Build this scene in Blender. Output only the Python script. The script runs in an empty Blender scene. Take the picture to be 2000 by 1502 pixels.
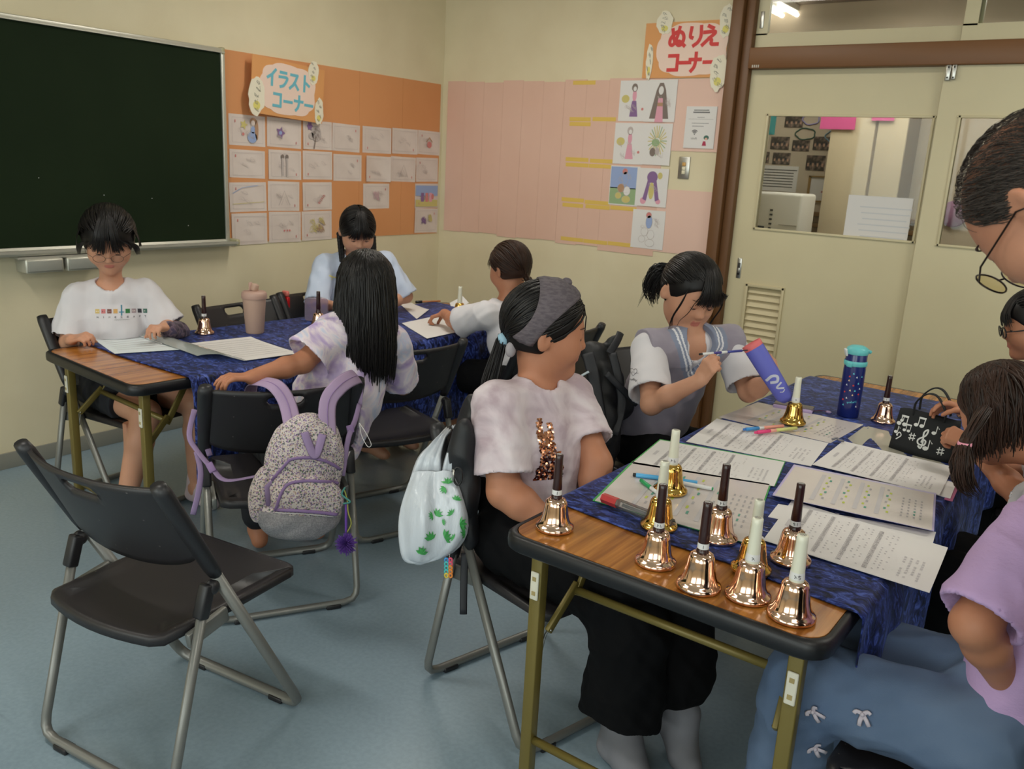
import bpy, bmesh, math, random
import numpy as np
from mathutils import Vector, Matrix
from mathutils.bvhtree import BVHTree
rnd = random.Random(7)
SC = bpy.context.scene
COL = SC.collection
A = np.array
PI = math.pi

# ------------------------------------------------------------------ camera model (solved from the room's edges)
CF = 1671.433
CC = A([4.0712, -4.7628, 1.5])
CR = A([[0.8084923653, 0.1873393568, -0.5578925171],
        [0.5861503005, -0.1715898781, 0.7918236792],
        [0.0526110298, -0.9671922658, -0.2485381267]])

def ray(px, py):
    d = CR @ A([px - 1000.0, py - 751.0, CF])
    return d / np.linalg.norm(d)

def on(px, py, ax, v):
    d = ray(px, py)
    return CC + d * (v - CC[ax]) / d[ax]

def atz(px, py, z): return on(px, py, 2, z)
def aty(px, py, y): return on(px, py, 1, y)
def atx(px, py, x): return on(px, py, 0, x)
def dep(px, py, d): return CC + CR @ (A([px - 1000.0, py - 751.0, CF]) * d / CF)

def nrm(v):
    v = np.asarray(v, float)
    return v / (np.linalg.norm(v) + 1e-12)

# ------------------------------------------------------------------ materials
MATS = {}

def lin(c):
    c = [x / 255.0 for x in c]
    return tuple((x / 12.92 if x <= 0.04045 else ((x + 0.055) / 1.055) ** 2.4) for x in c) + (1.0,)

class NB:
    """tiny node helper"""
    def __init__(s, m):
        s.m = m; s.t = m.node_tree; s.n = s.t.nodes; s.l = s.t.links
    def new(s, typ, **kw):
        n = s.n.new(typ)
        for k, v in kw.items():
            if k.startswith('_'):
                setattr(n, k[1:], v)
        return n
    def link(s, a, b): s.l.new(a, b)

def mat(name, col, rough=0.6, metal=0.0, spec=0.5, noise=None, bump=None, coat=0.0, sheen=0.0,
        trans=0.0, alpha=1.0, sss=0.0, aniso=0.0, emit=None, sheencol=None):
    """noise=(scale, colour2, lo, hi, (sx,sy,sz)); bump=(scale, strength, dist, (sx,sy,sz))"""
    if name in MATS: return MATS[name]
    m = bpy.data.materials.new(name); m.use_nodes = True
    b = NB(m); p = b.n['Principled BSDF']
    p.inputs['Base Color'].default_value = lin(col)
    p.inputs['Roughness'].default_value = rough
    p.inputs['Metallic'].default_value = metal
    p.inputs['Specular IOR Level'].default_value = spec
    p.inputs['Coat Weight'].default_value = coat
    p.inputs['Coat Roughness'].default_value = 0.1
    p.inputs['Sheen Weight'].default_value = sheen
    if sheencol: p.inputs['Sheen Tint'].default_value = lin(sheencol)
    p.inputs['Transmission Weight'].default_value = trans
    p.inputs['Alpha'].default_value = alpha
    p.inputs['Subsurface Weight'].default_value = sss
    if sss:
        p.inputs['Subsurface Radius'].default_value = (0.012, 0.005, 0.003)
        p.inputs['Subsurface Scale'].default_value = 1.0
    p.inputs['Anisotropic'].default_value = aniso
    if emit:
        p.inputs['Emission Color'].default_value = lin(emit[0]); p.inputs['Emission Strength'].default_value = emit[1]
    if noise or bump:
        tc = b.new('ShaderNodeTexCoord')
    if noise:
        sc, c2, lo, hi = noise[:4]
        mp = b.new('ShaderNodeMapping'); mp.inputs['Scale'].default_value = noise[4] if len(noise) > 4 else (1, 1, 1)
        b.link(tc.outputs['Object'], mp.inputs['Vector'])
        nz = b.new('ShaderNodeTexNoise'); nz.inputs['Scale'].default_value = sc; nz.inputs['Detail'].default_value = 5
        b.link(mp.outputs['Vector'], nz.inputs['Vector'])
        rp = b.new('ShaderNodeValToRGB')
        rp.color_ramp.elements[0].position = lo; rp.color_ramp.elements[1].position = hi
        rp.color_ramp.elements[0].color = lin(col); rp.color_ramp.elements[1].color = lin(c2)
        b.link(nz.outputs['Fac'], rp.inputs['Fac']); b.link(rp.outputs['Color'], p.inputs['Base Color'])
    if bump:
        mp = b.new('ShaderNodeMapping'); mp.inputs['Scale'].default_value = bump[3] if len(bump) > 3 else (1, 1, 1)
        b.link(tc.outputs['Object'], mp.inputs['Vector'])
        nz = b.new('ShaderNodeTexNoise'); nz.inputs['Scale'].default_value = bump[0]; nz.inputs['Detail'].default_value = 4
        b.link(mp.outputs['Vector'], nz.inputs['Vector'])
        bp = b.new('ShaderNodeBump'); bp.inputs['Strength'].default_value = bump[1]; bp.inputs['Distance'].default_value = bump[2]
        b.link(nz.outputs['Fac'], bp.inputs['Height']); b.link(bp.outputs['Normal'], p.inputs['Normal'])
    MATS[name] = m
    return m

def glass(name, col=(250, 252, 252), refl=0.10, rough=0.02, haze=0.0, hazecol=(220, 220, 215)):
    """thin clear sheet: transparent + mirror + a little haze"""
    if name in MATS: return MATS[name]
    m = bpy.data.materials.new(name); m.use_nodes = True
    b = NB(m); b.n.remove(b.n['Principled BSDF'])
    out = b.n['Material Output']
    tr = b.new('ShaderNodeBsdfTransparent'); tr.inputs['Color'].default_value = lin(col)
    gl = b.new('ShaderNodeBsdfGlossy'); gl.inputs['Roughness'].default_value = rough
    fr = b.new('ShaderNodeLayerWeight'); fr.inputs['Blend'].default_value = refl
    mx = b.new('ShaderNodeMixShader')
    b.link(fr.outputs['Fresnel'], mx.inputs['Fac']); b.link(tr.outputs[0], mx.inputs[1]); b.link(gl.outputs[0], mx.inputs[2])
    last = mx
    if haze:
        df = b.new('ShaderNodeBsdfDiffuse'); df.inputs['Color'].default_value = lin(hazecol)
        m2 = b.new('ShaderNodeMixShader'); m2.inputs['Fac'].default_value = haze
        b.link(mx.outputs[0], m2.inputs[1]); b.link(df.outputs[0], m2.inputs[2]); last = m2
    b.link(last.outputs[0], out.inputs['Surface'])
    MATS[name] = m
    return m

# ------------------------------------------------------------------ objects
def setp(o, label=None, cat=None, group=None, kind=None):
    if label: o['label'] = label
    if cat: o['category'] = cat
    if group: o['group'] = group
    if kind: o['kind'] = kind
    return o

def thing(name, label, cat, loc=(0, 0, 0), rotz=0.0, group=None):
    o = bpy.data.objects.new(name, None); COL.objects.link(o)
    o.empty_display_size = 0.05
    o.location = Vector([float(v) for v in loc]); o.rotation_euler = (0, 0, rotz)
    return setp(o, label, cat, group)

def rootloc(o):
    v = Vector((0, 0, 0))
    while o is not None:
        v = v + o.location; o = o.parent
    return v

def link(name, me, mats, parent=None, world=False, label=None, cat=None, group=None, kind=None, loc=None, smooth=True):
    if not isinstance(mats, (list, tuple)): mats = [mats]
    for m in mats: me.materials.append(m)
    if parent is not None and world:
        me.transform(Matrix.Translation(-rootloc(parent)))
    o = bpy.data.objects.new(name, me); COL.objects.link(o)
    if loc is not None: o.location = Vector([float(v) for v in loc])
    if parent is not None: o.parent = parent
    return setp(o, label, cat, group, kind)

def np_mesh(name, V, Fq, mi=None, smooth=True):
    """V (n,3); Fq list of index lists or (m,k) array"""
    me = bpy.data.meshes.new(name)
    V = np.asarray(V, np.float32)
    if isinstance(Fq, np.ndarray):
        k = Fq.shape[1]; m = len(Fq)
        me.vertices.add(len(V)); me.vertices.foreach_set('co', V.ravel())
        me.loops.add(m * k); me.loops.foreach_set('vertex_index', Fq.astype(np.int32).ravel())
        me.polygons.add(m); me.polygons.foreach_set('loop_start', np.arange(0, m * k, k, dtype=np.int32))
        me.update(calc_edges=True)
    else:
        me.from_pydata([tuple(v) for v in V.tolist()], [], [list(f) for f in Fq]); me.update()
    n = len(me.polygons)
    if mi is not None: me.polygons.foreach_set('material_index', np.asarray(mi, np.int32))
    me.polygons.foreach_set('use_smooth', np.full(n, smooth, dtype=bool))
    me.update()
    return me

def basis(d, ref=(0, 0, 1)):
    """columns: d, side, up"""
    d = nrm(d); r = A(ref, float)
    if abs(d @ r) > 0.97: r = A([1.0, 0, 0]) if abs(d[0]) < 0.9 else A([0, 1.0, 0])
    s = nrm(np.cross(r, d)); u = np.cross(d, s)
    return d, s, u

class MB:
    """collects shapes into one mesh"""
    def __init__(s): s.v = []; s.f = []; s.m = []; s.sm = []; s.n = 0
    def add(s, V, Fs, mi=0, smooth=False):
        V = np.asarray(V, float); s.v.append(V)
        for f in Fs: s.f.append([i + s.n for i in f]); s.m.append(mi); s.sm.append(smooth)
        s.n += len(V); return s
    def box(s, c, size, R=None, mi=0, bev=0.0):
        bm = bmesh.new(); bmesh.ops.create_cube(bm, size=1.0)
        for v in bm.verts: v.co = Vector((v.co.x * size[0], v.co.y * size[1], v.co.z * size[2]))
        if bev > 0:
            bmesh.ops.bevel(bm, geom=bm.edges[:], offset=min(bev, min(size) * 0.45), segments=2, affect='EDGES', profile=0.5)
        bm.verts.index_update()
        V = A([tuple(v.co) for v in bm.verts]); Fs = [[v.index for v in f.verts] for f in bm.faces]; bm.free()
        if R is not None: V = V @ np.asarray(R, float).T
        return s.add(V + A(c, float), Fs, mi, bev > 0)
    def bar(s, p0, p1, w, h, ref=(0, 0, 1), mi=0, bev=0.0):
        p0 = A(p0, float); p1 = A(p1, float); d, sd, u = basis(p1 - p0, ref)
        R = np.stack([d, sd, u], 1)
        return s.box((p0 + p1) / 2, (np.linalg.norm(p1 - p0), w, h), R, mi, bev)
    def tube(s, P, r, n=8, mi=0, caps=True, flat=1.0, ref=(0, 0, 1), closed=False):
        P = A(P, float); m = len(P); r = np.broadcast_to(np.asarray(r, float), (m,))
        T = np.gradient(P, axis=0)
        if closed: T = np.roll(P, -1, 0) - np.roll(P, 1, 0)
        V = []; prev = None
        for i in range(m):
            d = nrm(T[i])
            if prev is None: d, sd, u = basis(d, ref)
            else:
                sd = prev - d * (prev @ d); sd = nrm(sd); u = np.cross(d, sd)
            prev = sd
            for k in range(n):
                a = 2 * PI * k / n
                V.append(P[i] + r[i] * (math.cos(a) * sd + flat * math.sin(a) * u))
        Fs = []
        for i in range(m if closed else m - 1):
            j = (i + 1) % m
            for k in range(n):
                k2 = (k + 1) % n
                Fs.append([i * n + k, i * n + k2, j * n + k2, j * n + k])
        if caps and not closed:
            Fs.append(list(range(n))[::-1]); Fs.append([(m - 1) * n + k for k in range(n)])
        return s.add(V, Fs, mi, True)
    def lathe(s, prof, c=(0, 0, 0), n=28, mi=0, R=None, cap0=False, cap1=False, sx=1.0, sy=1.0):
        V = []; Fs = []; m = len(prof)
        for (r, z) in prof:
            for k in range(n):
                a = 2 * PI * k / n; V.append((r * math.cos(a) * sx, r * math.sin(a) * sy, z))
        for i in range(m - 1):
            for k in range(n):
                k2 = (k + 1) % n; Fs.append([i * n + k, i * n + k2, (i + 1) * n + k2, (i + 1) * n + k])
        if cap0: Fs.append([k for k in range(n)][::-1])
        if cap1: Fs.append([(m - 1) * n + k for k in range(n)])
        V = A(V)
        if R is not None: V = V @ np.asarray(R, float).T
        return s.add(V + A(c, float), Fs, mi, True)
    def prism(s, poly, t, o=(0, 0, 0), u=(1, 0, 0), v=(0, 1, 0), mi=0, smooth=False):
        """2-D outline poly extruded by t along u x v"""
        u = A(u, float); v = A(v, float); w = np.cross(u, v); o = A(o, float)
        n = len(poly); a = [o + x * u + y * v for x, y in poly]; b = [p + w * t for p in a]
        Fs = [list(range(n))[::-1], list(range(n, 2 * n))] + [[i, (i + 1) % n, n + (i + 1) % n, n + i] for i in range(n)]
        return s.add(a + b, Fs, mi, smooth)
    def quad(s, a, b, c, d, mi=0): return s.add([a, b, c, d], [[0, 1, 2, 3]], mi)
    def sphere(s, c, r, mi=0, n=12, sc=(1, 1, 1), R=None):
        V = []; Fs = []; m = n // 2 + 1
        for i in range(m + 1):
            t = PI * i / m
            for k in range(n):
                a = 2 * PI * k / n
                V.append((math.sin(t) * math.cos(a), math.sin(t) * math.sin(a), math.cos(t)))
        for i in range(m):
            for k in range(n):
                k2 = (k + 1) % n; Fs.append([i * n + k, (i + 1) * n + k, (i + 1) * n + k2, i * n + k2])
        V = A(V) * A(sc) * r
        if R is not None: V = V @ np.asarray(R, float).T
        return s.add(V + A(c, float), Fs, mi, True)
    def stroke(s, pts, w, o, u, v, mi=0, lift=0.0, t=0.0):
        """a flat band of width w along 2-D polyline pts on plane (o,u,v); t>0 gives it thickness"""
        u = A(u, float); v = A(v, float); nn = nrm(np.cross(u, v)); o = A(o, float) + nn * lift
        P = A(pts, float)
        if len(P) < 2: return s
        T = np.gradient(P, axis=0); T /= (np.linalg.norm(T, axis=1)[:, None] + 1e-9)
        N = np.stack([-T[:, 1], T[:, 0]], 1) * w / 2
        P = P.copy(); P[0] -= T[0] * w * 0.4; P[-1] += T[-1] * w * 0.4
        L = P + N; Rr = P - N; m = len(P); e = nn * 2.5e-5
        V = [o + x * u + y * v + nn * t + e * i for i, (x, y) in enumerate(L)] + [o + x * u + y * v + nn * t + e * i for i, (x, y) in enumerate(Rr)]
        Fs = [[i, m + i, m + i + 1, i + 1] for i in range(m - 1)]
        if t > 0:
            V += [o + x * u + y * v for x, y in L] + [o + x * u + y * v for x, y in Rr]
            for i in range(m - 1):
                Fs.append([i, i + 1, 2 * m + i + 1, 2 * m + i]); Fs.append([m + i, 3 * m + i, 3 * m + i + 1, m + i + 1])
            Fs.append([0, 2 * m, 3 * m, m]); Fs.append([m - 1, 2 * m - 1, 4 * m - 1, 3 * m - 1])
        return s.add(V, Fs, mi)
    def build(s, name, mats, parent=None, world=False, **kw):
        V = np.concatenate(s.v) if s.v else np.zeros((0, 3))
        me = bpy.data.meshes.new(name)
        me.from_pydata([tuple(v) for v in V.tolist()], [], s.f); me.update()
        me.polygons.foreach_set('material_index', A(s.m, np.int32)); me.polygons.foreach_set('use_smooth', A(s.sm, bool)); me.update()
        return link(name, me, mats, parent, world, **kw)

def spline(P, n=6):
    """Catmull-Rom through points"""
    P = A(P, float); Q = np.vstack([2 * P[0] - P[1], P, 2 * P[-1] - P[-2]]); out = []
    for i in range(1, len(Q) - 2):
        a, b, c, d = Q[i - 1], Q[i], Q[i + 1], Q[i + 2]
        for t in np.linspace(0, 1, n, endpoint=False):
            out.append(0.5 * (2 * b + (c - a) * t + (2 * a - 5 * b + 4 * c - d) * t * t + (3 * b - a - 3 * c + d) * t ** 3))
    out.append(P[-1]); return A(out)

def arc(c, r, a0, a1, n=16, ry=None):
    ry = r if ry is None else ry
    return [(c[0] + r * math.cos(a), c[1] + ry * math.sin(a)) for a in np.linspace(a0, a1, n)]

def rrect(w, h, r, n=4):
    P = []
    for cx, cy, a in ((w / 2 - r, h / 2 - r, 0), (-w / 2 + r, h / 2 - r, PI / 2), (-w / 2 + r, -h / 2 + r, PI), (w / 2 - r, -h / 2 + r, 1.5 * PI)):
        P += arc((cx, cy), r, a, a + PI / 2, n + 1)
    return P

def copy_thing(o, name, label, loc, rotz, group=None, parent=None):
    c = o.copy(); COL.objects.link(c)
    if parent is None:
        c.location = Vector([float(v) for v in loc]); c.rotation_euler = (0, 0, rotz); c['label'] = label
        if group: c['group'] = group
    else: c.parent = parent
    for ch in list(o.children): copy_thing(ch, ch.name, None, None, 0, None, c)
    return c

# ------------------------------------------------------------------ smooth bodies from distance fields
class Field:
    def __init__(s, res=0.004): s.res = res; s.ops = []
    def _a(s, kind, lo, hi, k, fn, op): s.ops.append((kind, A(lo), A(hi), k, fn, op)); return s
    def cap(s, p0, p1, r0, r1=None, k=0.01, op='+', axis=None, ratio=1.0):
        """round cone; flattened along `axis` by `ratio`"""
        p0 = A(p0, float); p1 = A(p1, float); r1 = r0 if r1 is None else r1
        rm = max(r0, r1); lo = np.minimum(p0, p1) - rm; hi = np.maximum(p0, p1) + rm
        ax = None if axis is None else nrm(axis)
        def fn(P):
            if ax is not None:
                c = P @ ax; q0 = p0 + ax * (p0 @ ax) * (1 / ratio - 1); q1 = p1 + ax * (p1 @ ax) * (1 / ratio - 1)
                P = P + (c * (1 / ratio - 1))[..., None] * ax
            else: q0, q1 = p0, p1
            d = q1 - q0; L = d @ d + 1e-12
            t = np.clip(((P - q0) @ d) / L, 0, 1)
            dist = np.linalg.norm(P - q0 - t[..., None] * d, axis=-1) - (r0 + (r1 - r0) * t)
            return dist * (ratio if ax is not None else 1.0)
        return s._a('c', lo, hi, k, fn, op)
    def sleeve(s, p0, p1, r0, r1, k=0.02, hollow=.06, wall=.006):
        """round cone with a flat, hollow open end at p1"""
        p0 = A(p0, float); p1 = A(p1, float); d = nrm(p1 - p0); L = np.linalg.norm(p1 - p0); rm = max(r0, r1)
        def fn(P):
            q = P - p0; t = q @ d; rad = np.linalg.norm(q - t[..., None] * d, axis=-1); tc = np.clip(t, 0, L); R = r0 + (r1 - r0) * tc / L
            out = np.sqrt(rad ** 2 + np.minimum(t, 0) ** 2) - R
            ri = (R - wall) * np.clip(1 - .25 * (L - tc) / hollow, 0, 1); inn = np.maximum(rad - ri, (L - hollow) - t)
            return np.maximum(np.maximum(out, t - L), -inn)
        return s._a('s', np.minimum(p0, p1) - rm, np.maximum(p0, p1) + rm, k, fn, '+')
    def band(s, p0, p1, r, lim, k=.03):
        """capsule cut flat at both ends, lim beyond p0 / p1"""
        p0 = A(p0, float); p1 = A(p1, float); d = nrm(p1 - p0); L = np.linalg.norm(p1 - p0)
        def fn(P):
            q = P - p0; t = q @ d; rad = np.linalg.norm(q - t[..., None] * d, axis=-1)
            return np.maximum(rad - r, np.abs(t - L / 2) - L / 2 - lim)
        return s._a('b', np.minimum(p0, p1) - r, np.maximum(p0, p1) + r, k, fn, '+')
    def chain(s, pts, rad, k=0.01, op='+', axis=None, ratio=1.0):
        for i in range(len(pts) - 1): s.cap(pts[i], pts[i + 1], rad[i], rad[i + 1], k, op, axis, ratio)
        return s
    def ell(s, c, rad, R=None, k=0.01, op='+'):
        """ellipsoid; R rows = its axes"""
        c = A(c, float); rad = A(rad, float); R = np.eye(3) if R is None else np.asarray(R, float)
        e = np.sqrt(((R * rad[:, None]) ** 2).sum(0))
        def fn(P):
            q = (P - c) @ R.T
            k0 = np.linalg.norm(q / rad, axis=-1); k1 = np.linalg.norm(q / (rad * rad), axis=-1) + 1e-9
            return k0 * (k0 - 1.0) / k1
        return s._a('e', c - e, c + e, k, fn, op)
    def plane(s, p, n, k=0.002, lo=None, hi=None):
        """cut away the side n points to (inside an optional box)"""
        p = A(p, float); n = nrm(n)
        def fn(P): return (P - p) @ n
        return s._a('p', lo if lo is not None else A([-1e3] * 3), hi if hi is not None else A([1e3] * 3), k, fn, 'i')
    def mesh(s, name, mi_fn=None, lo=None, hi=None):
        h = s.res
        los = A([o[1] for o in s.ops if o[5] == '+']); his = A([o[2] for o in s.ops if o[5] == '+'])
        L = los.min(0) - 5 * h; H = his.max(0) + 5 * h
        if lo is not None: L = np.maximum(L, lo)
        if hi is not None: H = np.minimum(H, hi)
        n = np.maximum(np.ceil((H - L) / h).astype(int) + 1, 4)
        D = np.full(n, 1.0, np.float32)
        ax = [(L[i] + h * np.arange(n[i])) for i in range(3)]
        for kind, lo_, hi_, k, fn, op in s.ops:
            m = k + 4 * h
            i0 = np.clip(np.floor((lo_ - m - L) / h).astype(int), 0, n); i1 = np.clip(np.ceil((hi_ + m - L) / h).astype(int) + 1, 0, n)
            if (i1 <= i0).any(): continue
            sl = tuple(slice(i0[i], i1[i]) for i in range(3))
            P = np.stack(np.meshgrid(*[ax[i][sl[i]] for i in range(3)], indexing='ij'), -1)
            d = fn(P).astype(np.float32); a = D[sl]
            if op == '+':
                if k > 1e-6:
                    g = np.maximum(k - np.abs(a - d), 0) / k; D[sl] = np.minimum(a, d) - g * g * k * 0.25
                else: D[sl] = np.minimum(a, d)
            else:
                if op == '-': d = -d
                if k > 1e-6:
                    g = np.maximum(k - np.abs(a - d), 0) / k; D[sl] = np.maximum(a, d) + g * g * k * 0.25
                else: D[sl] = np.maximum(a, d)
        V, Q = nets(D, L, h)
        mi = None
        if mi_fn is not None and len(Q): mi = mi_fn(V[Q].mean(1))
        return np_mesh(name, V, Q, mi)

def nets(D, o, h):
    S = D < 0
    c = np.zeros(tuple(x - 1 for x in D.shape), np.uint8)
    offs = [(i, j, k) for i in (0, 1) for j in (0, 1) for k in (0, 1)]
    nx, ny, nz = D.shape
    for i, j, k in offs: c += S[i:nx - 1 + i, j:ny - 1 + j, k:nz - 1 + k]
    act = (c > 0) & (c < 8)
    I = np.argwhere(act)
    vals = np.stack([D[I[:, 0] + i, I[:, 1] + j, I[:, 2] + k] for i, j, k in offs], 1)
    pos = np.zeros((len(I), 3)); cnt = np.zeros(len(I))
    for a in range(8):
        for b_ in range(a + 1, 8):
            oa, ob = A(offs[a]), A(offs[b_])
            if np.abs(oa - ob).sum() != 1: continue
            va, vb = vals[:, a], vals[:, b_]; x = (va < 0) != (vb < 0)
            t = np.where(x, va / np.where(x, va - vb, 1), 0)
            pos += np.where(x[:, None], oa + t[:, None] * (ob - oa), 0); cnt += x
    V = o + h * (I + pos / cnt[:, None])
    vid = np.full(act.shape, -1, np.int64); vid[tuple(I.T)] = np.arange(len(I))
    Q = []
    for axx in range(3):
        b1, b2 = [(1, 2), (2, 0), (0, 1)][axx]
        sl0 = [slice(None)] * 3; sl1 = [slice(None)] * 3
        sl0[axx] = slice(0, -1); sl1[axx] = slice(1, None)
        s0, s1 = S[tuple(sl0)], S[tuple(sl1)]
        ch = s0 != s1
        # interior
        m = np.zeros_like(ch); ii = [slice(None)] * 3; ii[b1] = slice(1, -1); ii[b2] = slice(1, -1); m[tuple(ii)] = True
        E = np.argwhere(ch & m)
        if not len(E): continue
        e1 = np.zeros(3, int); e1[b1] = 1; e2 = np.zeros(3, int); e2[b2] = 1
        q = np.stack([vid[tuple((E - e1 - e2).T)], vid[tuple((E - e2).T)], vid[tuple(E.T)], vid[tuple((E - e1).T)]], 1)
        ins = s0[tuple(E.T)]
        q[~ins] = q[~ins][:, ::-1]
        Q.append(q)
    Q = np.concatenate(Q) if Q else np.zeros((0, 4), int)
    Q = Q[(Q >= 0).all(1)]
    return V, Q

def wavy(P, seed, freq, n=10, dirs=None):
    r = np.random.RandomState(seed); out = np.zeros(len(P))
    for i in range(n):
        k = r.normal(size=3) * freq
        if dirs is not None: k = k * A(dirs)
        out += np.sin(P @ k + r.uniform(0, 6.28))
    return out / math.sqrt(n)

def crumple(me, amp, freq, seed, dirs=None, sharp=True, mask=None):
    """push vertices along their normals to give cloth its folds"""
    n = len(me.vertices); P = np.empty(n * 3); me.vertices.foreach_get('co', P); P = P.reshape(-1, 3)
    N = np.empty(n * 3); me.vertex_normals.foreach_get('vector', N); N = N.reshape(-1, 3)
    w = wavy(P, seed, freq, 10, dirs)
    if sharp: w = 0.7 - np.abs(w) * 1.0
    if mask is not None: w = w * mask(P)
    P = P + N * (w * amp)[:, None]
    me.vertices.foreach_set('co', P.ravel()); me.update()

def bvh_of(obj):
    me = obj.data; M = rootloc(obj)
    return BVHTree.FromPolygons([v.co + M for v in me.vertices], [tuple(p.vertices) for p in me.polygons])

def decal(bvh, polys, o, u, v, lift=0.0012, maxd=0.6, step=0.006):
    """lay flat outlines (list of (points2d_strip_quads, mi)) on a surface along -(u x v); returns MB"""
    mb = MB(); u = A(u, float); v = A(v, float); n = nrm(np.cross(u, v)); o = A(o, float)
    def put(x, y):
        p = o + x * u + y * v + n * 0.25
        h = bvh.ray_cast(Vector(p), Vector(-n), maxd)
        if h[0] is None: return None
        nn = h[1] if h[1].dot(Vector(n)) > 0 else -h[1]
        return A(h[0]) + A(nn) * lift
    for quad, mi in polys:
        a, b, c, d = [A(q, float) for q in quad]
        na = max(1, int(max(np.linalg.norm(b - a), np.linalg.norm(c - d)) / step)); nb = max(1, int(max(np.linalg.norm(d - a), np.linalg.norm(c - b)) / step))
        G = []; ok = True
        for i in range(na + 1):
            for j in range(nb + 1):
                s, t = i / na, j / nb
                q = a * (1 - s) * (1 - t) + b * s * (1 - t) + c * s * t + d * (1 - s) * t
                p = put(q[0], q[1])
                if p is None: ok = False; p = A([0, 0, 0.0])
                G.append(p)
        if not ok: continue
        mb.add(G, [[i * (nb + 1) + j, (i + 1) * (nb + 1) + j, (i + 1) * (nb + 1) + j + 1, i * (nb + 1) + j + 1] for i in range(na) for j in range(nb)], mi)
    return mb

def strokequads(pts, w, mi=0):
    P = A(pts, float); T = np.gradient(P, axis=0); T /= (np.linalg.norm(T, axis=1)[:, None] + 1e-9)
    N = np.stack([-T[:, 1], T[:, 0]], 1) * w / 2
    P = P.copy(); P[0] -= T[0] * w * 0.35; P[-1] += T[-1] * w * 0.35
    return [((P[i] + N[i], P[i] - N[i], P[i + 1] - N[i + 1], P[i + 1] + N[i + 1]), mi) for i in range(len(P) - 1)]
# ================================================================== materials used all over
M_wall = mat('wallpaper_cream', (224, 212, 180), 0.85, noise=(3.0, (217, 204, 171), 0.35, 0.7), bump=(260, 0.25, 0.002))
M_ceil = mat('ceiling_white', (225, 222, 210), 0.9, bump=(120, 0.3, 0.003))
M_base = mat('baseboard_grey_vinyl', (140, 138, 128), 0.5)
M_brown = mat('brown_door_frame', (116, 77, 42), 0.45, noise=(6, (104, 68, 36), 0.3, 0.7, (1, 1, 0.1)))
M_brown2 = mat('brown_door_lintel', (128, 85, 47), 0.45, noise=(5, (118, 77, 42), 0.3, 0.7, (0.2, 1, 1)))
M_door = mat('door_cream_paint', (216, 204, 167), 0.42, noise=(1.5, (209, 196, 159), 0.35, 0.7), bump=(30, 0.05, 0.002))
M_doorsh = mat('louver_cream', (206, 192, 154), 0.5)
M_glass = glass('clear_glass', (232, 235, 232), 0.22, 0.02)
M_steel = mat('brushed_steel', (190, 188, 182), 0.3, 1.0)
M_darksteel = mat('dark_metal', (70, 68, 66), 0.4, 0.8)
M_alu = mat('aluminium_frame', (196, 194, 182), 0.38, 0.55)
M_paper = mat('white_paper', (224, 220, 217), 0.75)
M_paperA = mat('drawing_paper', (222, 208, 200), 0.75, noise=(8, (215, 200, 192), 0.4, 0.7))
M_black = mat('black_plastic', (26, 25, 27), 0.45)
M_ink = mat('grey_ink', (128, 126, 128), 0.7)
M_inkd = mat('dark_ink', (60, 58, 62), 0.7)

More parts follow.
